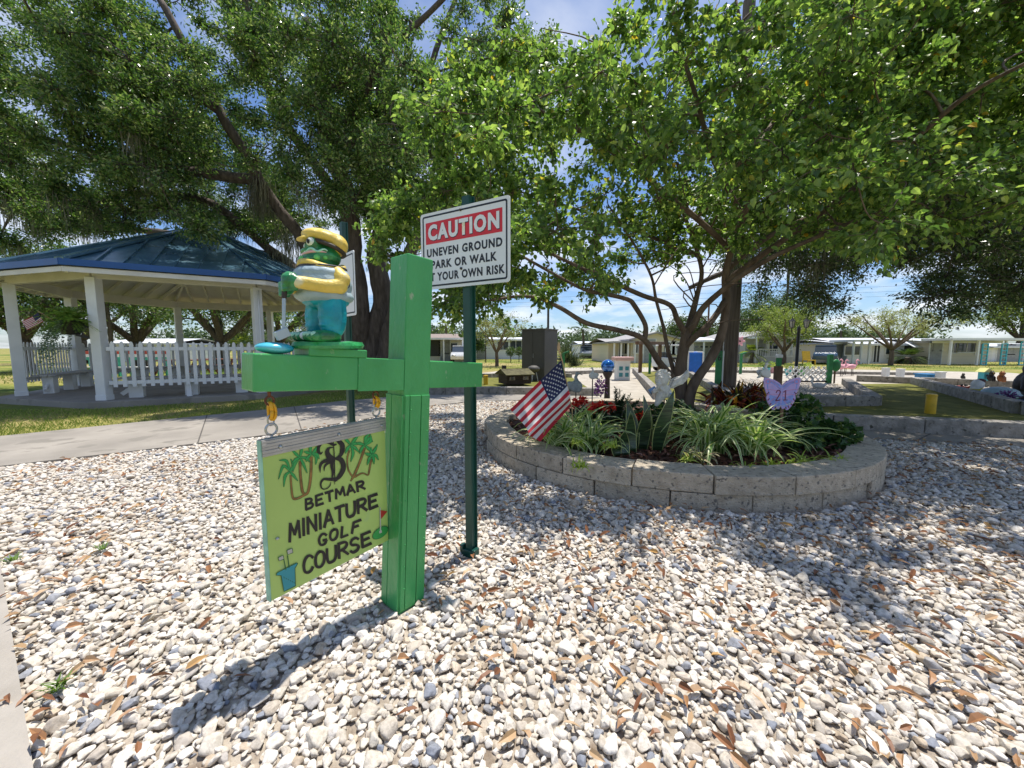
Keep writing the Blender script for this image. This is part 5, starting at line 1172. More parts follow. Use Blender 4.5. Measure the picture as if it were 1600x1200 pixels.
low = low[rg.permutation(len(low))[:120]]; more = [A(x, y, Y)[:] for x, y, Y in ((245, 300, 12), (225, 305, 12), (265, 305, 12), (285, 300, 12), (300, 318, 12), (330, 322, 12), (400, 300, 10.9), (408, 285, 10.8), (395, 292, 10.8), (402, 310, 10.9), (415, 305, 11), (455, 345, 11.6), (440, 360, 12), (460, 372, 12), (470, 400, 12), (450, 380, 12.2), (430, 392, 12.3), (100, 330, 12), (60, 335, 12), (180, 318, 12))] * 2
V, Fc = moss_mesh(list(low) + more, 46, .95, .011, rg); np_mesh('spanish_moss', V, Fc, MOSS, K.t)

# ---------------------------------------------------------------- oak reaching in from the right
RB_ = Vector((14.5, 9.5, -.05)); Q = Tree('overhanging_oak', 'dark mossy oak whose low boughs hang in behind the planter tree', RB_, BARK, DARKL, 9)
Q.limb([RB_, RB_ + Vector((-.2, .1, 2)), RB_ + Vector((-.8, .3, 4)), RB_ + Vector((-2.2, .4, 5.6)), RB_ + Vector((-4.5, .4, 6.6)), RB_ + Vector((-7.2, .6, 6.8)), RB_ + Vector((-9, .8, 6.4))], .5, .07, 12)
Q.limb([RB_ + Vector((-.5, .2, 3)), RB_ + Vector((-1.6, -.6, 4)), RB_ + Vector((-3.2, -1.2, 4.6)), RB_ + Vector((-5, -1.4, 4.6)), RB_ + Vector((-6.4, -1.2, 4.1))], .25, .05, 10)
Q.limb([RB_ + Vector((-.6, .2, 3.4)), RB_ + Vector((-1.6, 1.4, 4.4)), RB_ + Vector((-3.2, 2.6, 4.9)), RB_ + Vector((-5.4, 3.4, 4.6)), RB_ + Vector((-7, 3.8, 4)), RB_ + Vector((-8.4, 4, 3.4))], .25, .05, 10)
RPOLY = [(1125, 100), (1122, 330), (1140, 455), (1160, 480), (1185, 470), (1205, 420), (1228, 390), (1240, 455), (1275, 480), (1310, 485), (1335, 460), (1350, 415), (1375, 400), (1420, 420), (1440, 465), (1480, 495), (1520, 480), (1545, 430), (1575, 440), (1600, 475), (1700, 480), (2300, 480), (2300, -900), (1125, -900)]
def keepR(P_):
    p = proj(P_); nz_ = np.array([mnoise.noise(Vector(q) * .5 + Vector((8, 1, 3))) for q in P_]); return in_poly(p, RPOLY) & (P_[:, 2] > 1.9) & (P_[:, 1] > 6.6) & (nz_ > -.36)
RC = spaced(sample_in(np.random.default_rng(41), 1300, (11.2, 9.6, 5.4), (6.6, 4.2, 4.0), keepR, .42), .43); print('right clumps', len(RC))
Q.clumps(RC, Q.rg.uniform(.4, .7, len(RC)), 13, 20, lw=(.022, .009), bend=.2, flat=.8, droop=.1)
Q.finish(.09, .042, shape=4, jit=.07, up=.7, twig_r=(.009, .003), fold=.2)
nd = np.array(Q.nodes); pr = proj(nd); low = nd[(pr[:, 1] > 200) & (pr[:, 1] < 470) & (pr[:, 0] < 1680)]; rg = np.random.default_rng(14)
V, Fc = moss_mesh(list(low[rg.permutation(len(low))[:70]]), 40, .8, .009, rg); np_mesh('spanish_moss', V, Fc, MOSS, Q.t)

# ---------------------------------------------------------------- trees further off
def far_tree(name, label, px, pybase, Y, spread, zc, rz, n_limb, nclump, leafsize, leafmat, seed, trunk_r=.18, fork=.35, group=None, crad=.9, ntw=9, nlf=14, bark=None, zoff=-.03, lean=0., openness=-.25):
    b = A(px, pybase, Y); b.z = zoff; t = Tree(name, label, b, bark or BARK, leafmat, seed, group=group); rr = random.Random(seed)
    fk = b + Vector((lean * .4, 0, zc * fork)); t.limb([b, b.lerp(fk, .5) + Vector((rr.uniform(-.1, .1), 0, 0)), fk], trunk_r, trunk_r * .75, 8, .2)
    for i in range(n_limb):
        a = 2 * math.pi * (i + rr.uniform(-.3, .3)) / n_limb; e = Vector((b.x + lean + spread * .75 * math.cos(a), b.y + spread * .6 * math.sin(a), zc + rz * rr.uniform(-.2, .5)))
        m_ = fk.lerp(e, .5) + Vector((0, 0, rr.uniform(-.05, .12) * zc)); t.limb([fk, m_, e], trunk_r * .55, trunk_r * .12, 6, .3)
    def kp(P_):
        nz_ = np.array([mnoise.noise(Vector(q) * (1.3 / crad) * .6 + Vector((seed, 0, 0))) for q in P_]); return nz_ > openness
    C = sample_in(np.random.default_rng(seed), nclump, (b.x + lean, b.y, zc), (spread, spread * .85, rz), kp, .45)
    t.clumps(C, crad * t.rg.uniform(.7, 1.2, len(C)), ntw, nlf, lw=(trunk_r * .15, trunk_r * .05), bend=.1)
    t.finish(leafsize, leafsize * .5, jit=leafsize * .8, twig_r=(trunk_r * .04, .004)); return t
PALE = Mleaf('pale_leaf', [(0, (.16, .18, .06)), (.5, (.28, .3, .1)), (1, (.44, .44, .22))], .5, .3)
LIMEL = Mleaf('lime_leaf', [(0, (.12, .17, .03)), (.5, (.22, .29, .05)), (1, (.36, .4, .1))], .5, .3)
MIDL = Mleaf('mid_leaf', [(0, (.03, .06, .015)), (.5, (.06, .11, .025)), (1, (.14, .19, .06))], .5, .3)
bo_ = [(-90, 560, 19, 4.6, 4.8, 2.8, 15, .5, 'oak at the far left edge behind the gazebo'), (40, 560, 21, 4.5, 4.8, 2.6, 10, .5, 'mossy oak seen through the left bay of the gazebo'), (226, 556, 25, 4.6, 4.6, 2.3, 11, .5, 'oak with leaning trunk seen through the gazebo behind the striped boards'), (338, 556, 24, 4.2, 4.6, 2.4, 12, .5, 'oak with crooked trunk and moss seen through the right bay of the gazebo'), (130, 552, 33, 5.5, 5.5, 3.2, 13, .5, 'bushy oak furthest back in the left bay of the gazebo'), (440, 556, 30, 4.5, 4.8, 2.5, 14, .5, 'oak behind the right end of the gazebo beside the live oak')]
for px, py, Y, sp, zc, rz, sd, fk, lab in bo_:
    t = far_tree('oak_tree', lab, px, py, Y, sp, zc, rz, 6, 75, .2, OAKL if sd != 13 else MIDL, sd, trunk_r=.38, fork=.36, group='oaks beyond the gazebo', crad=.9, ntw=10, nlf=14, lean=(-1.2 if sd == 11 else .8 if sd == 12 else 0))
    nd = np.array(t.nodes); rg = np.random.default_rng(sd); sel = nd[(nd[:, 2] > 2.4)]; sel = sel[rg.permutation(len(sel))[:26]]
    V, Fc = moss_mesh(list(sel), 26, 1.0, .02, rg); np_mesh('spanish_moss', V, Fc, MOSS, t.t)
far_tree('small_tree', 'small pale vase-shaped tree on the lawn left of the tall grey cabinet', 776, 565, 27, 2.0, 2.7, 1.0, 6, 34, .13, PALE, 61, .14, .35, None, .55, 8, 12, BARKN)
far_tree('small_tree', 'lime green tree behind the black lamp post', 1224, 561, 31, 2.9, 3.2, 1.5, 6, 60, .16, LIMEL, 62, .2, .3, None, .7, 9, 14, BARKN)
far_tree('small_tree', 'sparse umbrella-shaped tree on the lawn in front of the white roofed house', 1392, 571, 28.5, 3.7, 3.15, .95, 8, 60, .13, PALE, 63, .16, .36, None, .6, 8, 11, BARKN)
far_tree('big_tree', 'large bright green tree at the far right behind the carport', 1590, 566, 48, 6.5, 7.2, 3.6, 6, 90, .34, LIMEL if False else Mleaf('right_leaf', [(0, (.06, .1, .02)), (.5, (.13, .19, .035)), (1, (.27, .32, .07))], .5, .3), 64, .4, .3, None, 1.4)
far_tree('big_tree', 'dark round tree rising behind the house with the porch', 1190, 560, 62, 8.5, 6.0, 4.2, 6, 90, .42, MIDL, 65, .4, .3, None, 1.7)
far_tree('big_tree', 'small dark green tree beyond the beige house roof', 1075, 556, 70, 5, 4.6, 2.2, 5, 45, .42, MIDL, 66, .3, .3, None, 1.5)
far_tree('street_tree', 'green tree between the left house and the white house', 742, 560, 42, 1.6, 2.6, 1.6, 5, 24, .22, MIDL, 67, .14, .3, None, .8)
def palm(label, px, pybase, Y, h, fl_, n, seed, mat, group=None, tr=.16, name='palm_tree', zoff=-.03):
    b = A(px, pybase, Y); b.z = zoff; t = thing(name, label, 'palm', b, group); mb = MB(); rr = random.Random(seed); tp = b + Vector((rr.uniform(-.2, .2), 0, h))
    mb.tube(spline([b, b.lerp(tp, .5) + Vector((.05, 0, 0)), tp], 6), [tr * (1.15 - .3 * k / 12) for k in range(13)], 9); mb.build('trunk', M('palm_bark', (.12, .1, .08), .9, .3, 8, bump=.6), t, smooth=True)
    rg = np.random.default_rng(seed); Cs, Ds, Ns = [], [], []
    for i in range(n):
        az = rg.uniform(0, 6.28); el = rg.uniform(-.5, 1.35); d = np.array([math.cos(az) * math.cos(el), math.sin(az) * math.cos(el), math.sin(el)]); sd = unit(np.cross(d, [0, 0, 1.]))
        for k in range(26):
            t_ = .25 + .75 * k / 25; q = np.array(tp) + d * fl_ * t_ + np.array([0, 0, -.45 * fl_ * t_ * t_])
            for s in (1, -1): Cs.append(q); Ds.append(sd * s + d * .7 + np.array([0, 0, -.35])); Ns.append(np.cross(sd, d))
    Cs = np.array(Cs); m_ = len(Cs); V, Fc = leaf_arrays(Cs, np.array(Ds), np.array(Ns), rg.uniform(.25, .4, m_) * fl_ * .85, np.full(m_, .03 * fl_), 4, .1, .15); np_mesh('fronds', V, Fc, mat, t); return t
palm('cabbage palm rising behind the left house roof', 698, 560, 55, 4.6, 1.25, 34, 71, LIMEL); palm('slim palm among trees right of the grey cabinet', 912, 556, 48, 3.6, 1.6, 26, 72, MIDL)
palm('palm behind the roof left of the umbrella-shaped tree', 1312, 556, 52, 3.6, 1.5, 26, 73, MIDL); palm('low bright palm by the porch house', 1172, 562, 33, .9, 1.15, 24, 74, LIMEL); palm('sago palm on the lawn in front of the white house', 1418, 565, 31, .55, 1.25, 34, 75, MIDL, tr=.22); palm('tall thin palm trunk seen through the gazebo', 175, 556, 23, 4.8, 1.2, 20, 76, MIDL, tr=.1)
palm('short palm beyond the picket railing at right', 376, 556, 30, 1.6, 1.5, 26, 77, LIMEL)
YUC = Mleaf('yucca_leaf', [(0, (.03, .05, .02)), (.6, (.07, .1, .04)), (1, (.16, .18, .08))], .5, .15)
for x, y, z, n, L_, sd, lab in ((885, 574, .5, 260, 1.3, 81, 'spiky dark yucca beside the tall grey cabinet'), (897, 570, .3, 150, .9, 82, 'shorter spiky yucca right of the taller yucca')):
    b = A(x, y, 21); strap_plant('yucca', lab, 'plant', (b.x, 21, z), n, (L_ * .7, L_), (.03, .05), (-.1, 1.5), [YUC, YUC], sd, group='yuccas by the cabinet', droop=.15, spread=.12, segs=4)
for i, (x, Y, r_, lab) in enumerate(((798, 34, .42, 'round clipped topiary bush on the lawn by the white house'), (811, 36, .38, 'smaller clipped topiary bush half behind the grey cabinet'))):
    b = A(x, 560, Y); tp = thing('topiary_bush', lab, 'bush', (b.x, Y, -.03), 'clipped round bushes'); mb = MB(); mb.tube([(b.x, Y, -.1), (b.x, Y, .7)], .04, 6); mb.build('trunk', BARK, tp); bush('crown', None, None, (b.x, Y, .95), (r_, r_, r_), 500, .14, .08, MIDL, 300 + i, 4, parent=tp)
# distant wood
rg = np.random.default_rng(77); Cc = []
for k in range(420):
    x = rg.uniform(-160, 170); y = 150 + rg.uniform(0, 25); h = 5.5 + 4.5 * mnoise.noise(Vector((x * .05, 3, 0))) + rg.uniform(-1, 1.5)
    for q in range(3): Cc.append((x + rg.normal(0, 2), y, max(.5, h * (.35 + .33 * q))))
Cc = np.array(Cc); C = np.repeat(Cc, 26, 0) + rg.normal(0, 1.5, (len(Cc) * 26, 3)); n = len(C)
V, Fc = leaf_arrays(C, rg.normal(size=(n, 3)), rg.normal(size=(n, 3)) + np.array([0, 0, 1]), rg.uniform(.9, 1.7, n), rg.uniform(.7, 1.1, n), 4, .1, .1)
tag(np_mesh('distant_wood', V, Fc, Mleaf('distant_leaf', [(0, (.05, .085, .045)), (1, (.13, .18, .09))], .8, .2), origin=(0, 0, 0)), 'far belt of green woods along the horizon', 'woods', kind='stuff')
# ================================================================ GAZEBO
GO = Vector((-9.75, 12.55, 0)); GR = 3.92; A0 = R(-82.7)
def gp_(k, r=GR, z=0.): a = A0 + k * math.pi / 4; return GO + Vector((r * math.cos(a), r * math.sin(a), z))
gz = thing('gazebo', 'octagonal white picnic gazebo with a blue standing seam metal roof', 'gazebo', GO)
SLABZ = .11
mb = MB(); mb.prism([(gp_(k, 4.35).x - GO.x, gp_(k, 4.35).y - GO.y) for k in range(8)], .2, GO + UP * SLABZ, (1, 0, 0), (0, 1, 0)); mb.build('floor_slab', CONC, gz, bevel=.01)
EAVE, TOPZ, RO = 3.06, 5.1, 4.62
for k in range(8):
    p = gp_(k); a = A0 + k * math.pi / 4; rot = Matrix.Rotation(a, 3, 'Z')
    mb = MB(); mb.box(p + UP * ((EAVE - .22 + SLABZ) / 2), (.2, .2, EAVE - .22 - SLABZ), rot); mb.box(p + UP * (SLABZ + .06), (.218, .218, .12), rot)
    pst = mb.build('post', WHITEP, gz, bevel=.008)
BLUEM = M('blue_metal_roof', (.11, .225, .31), .24, .15, 2.5, spec=.9, metal=.3, bump=.05, bscale=3, dirt_or_shading=(.18, .29, .36), dscale=2.2, dthr=.58); BLUEF = M('blue_fascia', (.008, .075, .27), .4, .08, 3)  # lighter roof patches are sun dapples put into the colour
OFFW = M('ceiling_white', (.66, .64, .6), .7, .08, 2)
for k in range(8):
    a, b = gp_(k), gp_(k + 1); mb = MB(); mb.beam(a + UP * (EAVE - .13), b + UP * (EAVE - .13), .12, .24); mb.build('ring_beam', OFFW, gz, bevel=.006)
ap = GO + UP * TOPZ
mb = MB()
for k in range(8): mb.poly([gp_(k, RO, EAVE), gp_(k + 1, RO, EAVE), ap][::1])
mb.build('roof', BLUEM, gz)
mb = MB()     # standing seams and hip caps
for k in range(8):
    a, b = gp_(k, RO, EAVE + .01), gp_(k + 1, RO, EAVE + .01); mid = (a + b) / 2; e = (b - a).normalized(); up_ = (ap - mid); half = (b - a).length / 2
    for q in range(-4, 5):
        s = q * .42
        if abs(s) > half - .1: continue
        t1 = 1 - abs(s) / half; mb.beam(mid + e * s + UP * .012, mid + e * s + up_ * t1 + UP * .012, .035, .05)
    mb.beam(a + UP * .03, ap + UP * .02, .16, .05)
mb.build('roof_seam', BLUEM, gz)
mb = MB(); mb.lathe([(.3, -.1), (.22, .06), (.05, .14), (0, .16)], ap, 8); mb.build('roof_cap', BLUEM, gz)
mb = MB()
for k in range(8):
    a, b = gp_(k, RO + .01), gp_(k + 1, RO + .01); mb.beam(a + UP * (EAVE - .02), b + UP * (EAVE - .02), .03, .13)
mb.build('fascia', BLUEF, gz)
mb = MB()
for k in range(8):
    a, b = gp_(k, RO - .04), gp_(k + 1, RO - .04); mb.beam(a + UP * (EAVE - .16), b + UP * (EAVE - .16), .03, .1)
mb.build('fascia_board', OFFW, gz)
mb = MB(); apc = ap - UP * .16
for k in range(8): mb.poly([gp_(k, RO - .06, EAVE - .1), apc, gp_(k + 1, RO - .06, EAVE - .1)])
mb.build('ceiling', OFFW, gz)
mb = MB()
for k in range(8):
    a, b = gp_(k, RO - .1, EAVE - .16), gp_(k + 1, RO - .1, EAVE - .16); mid = (a + b) / 2; e = (b - a).normalized(); half = (b - a).length / 2; up_ = apc - UP * .1 - mid
    mb.beam(a, apc - UP * .08, .07, .14)
    for s in (-1.05, -.52, 0, .52, 1.05): mb.beam(mid + e * s, mid + e * s + up_ * (1 - abs(s) / half), .045, .11)
mb.build('rafters', OFFW, gz)
def picket_panel(k):
    a, b = gp_(k), gp_(k + 1); e = (b - a).normalized(); n = Vector((e.y, -e.x, 0)); L_ = (b - a).length; o = a + e * .14; W = L_ - .28
    rotp = Matrix((e, -n, UP)).transposed(); rl = MB()
    for z, h in ((1.27, .085), (.50, .085)): rl.box(o + e * (W / 2) + UP * z + n * .06, (W + .06, .04, h), rotp)
    for q in (.5,): rl.box(o + e * (W * q) + UP * .285 + n * .0, (.1, .09, .36), rotp)
    rail = rl.build('railing', WHITEP, gz, bevel=.004)
    mb = MB(); npk = 17
    for i in range(npk):
        x = W * (i + .5) / npk; c = o + e * x + n * .092; w = .036
        P_ = [(-w, .40), (w, .40), (w, 1.38), (w * .55, 1.425), (0, 1.44), (-w * .55, 1.425), (-w, 1.38)]
        mb.prism(P_, .02, c, e, UP)
    mb.build('pickets', WHITEP, rail)
for k in (0, 1, 2, 3, 4, 5, 6): picket_panel(k)
def bench(k):
    a, b = gp_(k, GR - .36), gp_(k + 1, GR - .36); e = (b - a).normalized(); n = Vector((e.y, -e.x, 0)); L_ = (b - a).length; rotp = Matrix((e, -n, UP)).transposed(); mb = MB()
    for q in range(3): mb.box((a + b) / 2 + UP * .58 - n * (-.16 + .15 * q), (L_ - .1, .138, .045), rotp)
    st = mb.build('bench_seat', M('bench_grey', (.42, .41, .39), .7, .15, 4), gz, bevel=.004)
    for q in (.12, .5, .88):
        c = a.lerp(b, q); mb = MB(); mb.box(c + UP * ((.55 + SLABZ) / 2), (.26, .2, .55 - SLABZ), rotp); mb.build('bench_leg', WHITEP, st, bevel=.004)
    for q, s in ((.02, 1), (.98, -1)): c = a.lerp(b, q); mb = MB(); mb.beam(c + UP * .2, c + e * (s * .45) + UP * .55, .05, .09); mb.build('bench_brace', WHITEP, st)
for k in (0, 1, 3, 4, 5, 6): bench(k)
mb = MB(); pB = gp_(1) + (gp_(1) - GO).normalized() * .14 ; mb.tube([pB + UP * (EAVE - .3), pB + UP * 1.5, pB + Vector((.02, 0, 1.32))], .02, 6); mb.ell(pB + UP * 1.32, (.04, .04, .06), None, 8, 6); mb.build('conduit', WHITEP, gz, smooth=True)
# hanging fern basket on the near post
pA = gp_(0); hb = pA + Vector((-.38, -.2, 1.6))
bk = thing('fern_basket', 'black hanging basket of fern and trailing grey-green vine on the near gazebo post', 'hanging basket', hb)
mb = MB(); mb.lathe([(.13, -.02), (.19, .1), (.235, .26), (.25, .28), (.235, .285), (.22, .25), (0, .24)], hb, 20); mb.build('pot', BLACK, bk, smooth='auto')
mb = MB(); mb.beam(pA + Vector((-.1, -.05, .95)) + UP * .55, hb + UP * .02 + Vector((.1, 0, -.04)), .04, .05); mb.beam(pA + Vector((-.12, -.06, 1.75)), hb + Vector((.2, 0, .16)), .03, .03); mb.build('bracket', BLACK, bk)
FERN = Mleaf('boston_fern', [(0, (.09, .18, .03)), (.6, (.18, .31, .05)), (1, (.34, .44, .1))], .5, .35)
def fern_fronds(name, c, n, L_, seed, mat, parent, el=(-.2, 1.4), drop=.5):
    rg = np.random.default_rng(seed); Cs, Ds, Ns = [], [], []
    for i in range(n):
        az = rg.uniform(0, 6.28); e = rg.uniform(*el); ll = L_ * rg.uniform(.6, 1.1); d = np.array([math.cos(az) * math.cos(e), math.sin(az) * math.cos(e), math.sin(e)]); sd = unit(np.cross(d, [0, 0, 1.]) + 1e-6)
        for k in range(22):
            t = .05 + .95 * k / 21; q = np.array(c) + d * ll * t + np.array([0, 0, -drop * ll * t * t])
            for s in (1, -1): Cs.append(q); Ds.append(sd * s + d * .5 + np.array([0, 0, -.3])); Ns.append(np.cross(sd, d) + rg.normal(0, .2, 3))
    Cs = np.array(Cs); m_ = len(Cs); V, Fc = leaf_arrays(Cs, np.array(Ds), np.array(Ns), rg.uniform(.05, .085, m_), np.full(m_, .022), 4, .1, .2); np_mesh(name, V, Fc, mat, parent)
fern_fronds('fern', hb + Vector((0, 0, .27)), 120, .6, 401, FERN, bk)
TRL = Mleaf('trailing_leaf', [(0, (.1, .15, .1)), (.6, (.18, .25, .18)), (1, (.3, .37, .27))], .6, .25)
rg = np.random.default_rng(402); Cs, Ds = [], []
for i in range(30):
    a = rg.uniform(2.2, 5.2); p = np.array(hb) + np.array([math.cos(a) * .24, math.sin(a) * .24, .27]); L_ = rg.uniform(.35, 1.05)
    for k in range(46):
        t = k / 45; Cs.append(p + np.array([math.cos(a) * .22 * t - .16 * t, math.sin(a) * .14 * t, .06 * math.sin(t * 3) - L_ * t]) + rg.normal(0, .015, 3)); Ds.append(rg.normal(size=3))
m_ = len(Cs); V, Fc = leaf_arrays(np.array(Cs), np.array(Ds), rg.normal(size=(m_, 3)), rg.uniform(.03, .055, m_), np.full(m_, .028), 4, .1, .1); np_mesh('trailing_vine', V, Fc, TRL, bk)
f0 = hb + Vector((-.12, -.22, .2)); sf = thing('stick_flag', 'tiny American flag stuck in the fern basket on the gazebo', 'flag', f0)
mb = MB(); e1 = Vector((-.78, -.1, -.5)).normalized(); e2 = Vector((.42, 0, -.8)).normalized(); o = f0 + Vector((-.1, -.16, .22))
for j in range(13):
    for (u0, u1) in ((0, .42), (.42, 1)):
        m_ = 2 if (u0 == 0 and j < 7) else (0 if j % 2 == 0 else 1)
        q = [o + e1 * (.34 * u) + e2 * (.2 * v / 13) + Vector((0, .02 * math.sin(u * 5), 0)) for u, v in ((u0, j), (u1, j), (u1, j + 1), (u0, j + 1))]; mb.poly(q[::-1], m_)
mb.build('flag_cloth', [FR_, FW, FB], sf); mb = MB(); mb.tube([o + Vector((0, 0, .04)), f0 + Vector((.14, .1, -.08))], .006, 5); mb.build('stick', M('stick_wood_b', (.5, .34, .18), .6, .2), sf)

# ================================================================ BEYOND THE GAZEBO
SRED, SWH, SGRN = M('stripe_red', (.5, .06, .035), .5), M('stripe_white', (.72, .7, .66), .5), M('stripe_green', (.04, .33, .22), .5)
for px0, px1, lab in ((112, 142, 'red white and green striped board bench seen through the left picket bay'), (165, 186, 'red white and green striped board bench behind the near gazebo post'), (198, 264, 'red white and green striped board bench seen through the right picket bay')):
    p, q = A(px0, 560, 17.5), A(px1, 560, 17.5); t = thing('striped_bench', lab, 'bench', ((p.x + q.x) / 2, 17.5, -.03), 'striped bench boards beyond the gazebo')
    W = q.x - p.x; c = Vector(((p.x + q.x) / 2, 17.5, 0))
    mb = MB()
    for i in range(3): mb.box(c + UP * (1.07 - i * .135), (W, .05, .13), None, i)
    mb.build('backrest', [SRED, SWH, SGRN], t, bevel=.006)
    mb = MB(); mb.box(c + Vector((0, -.25, .42)), (W, .4, .05)); mb.build('seat', SWH, t, bevel=.006)
    for s in (-1, 1): mb = MB(); mb.box(c + Vector((s * W * .42, .02, .48)), (.07, .08, 1.2)); mb.box(c + Vector((s * W * .42, -.38, .19)), (.07, .07, .44)); mb.build('leg', SGRN, t)
TABW = M('redwood_table', (.2, .07, .035), .6, .3, 6)
for px, Y, lab in ((285, 16.5, 'long red brown picnic table beyond the gazebo railing'), (345, 18, 'red brown picnic table beside the gazebo corner post')):
    c = A(px, 560, Y); c.z = 0; t = thing('picnic_table', lab, 'table', (c.x, c.y, -.03), 'picnic tables beyond the gazebo')
    mb = MB()
    for i in range(5): mb.box(c + Vector((0, -.32 + .16 * i, .76)), (1.9, .15, .04))
    mb.build('table_top', TABW, t, bevel=.004)
    for s in (-1, 1): mb = MB(); mb.box(c + Vector((0, s * .68, .45)), (1.9, .26, .04)); mb.build('seat', TABW, t, bevel=.004)
    for s in (-1, 1): mb = MB(); mb.beam(c + Vector((s * .7, -.75, .0)), c + Vector((s * .7, -.2, .74)), .05, .1); mb.beam(c + Vector((s * .7, .75, .0)), c + Vector((s * .7, .2, .74)), .05, .1); mb.beam(c + Vector((s * .7, -.8, .4)), c + Vector((s * .7, .8, .4)), .05, .1); mb.build('leg_frame', TABW, t)
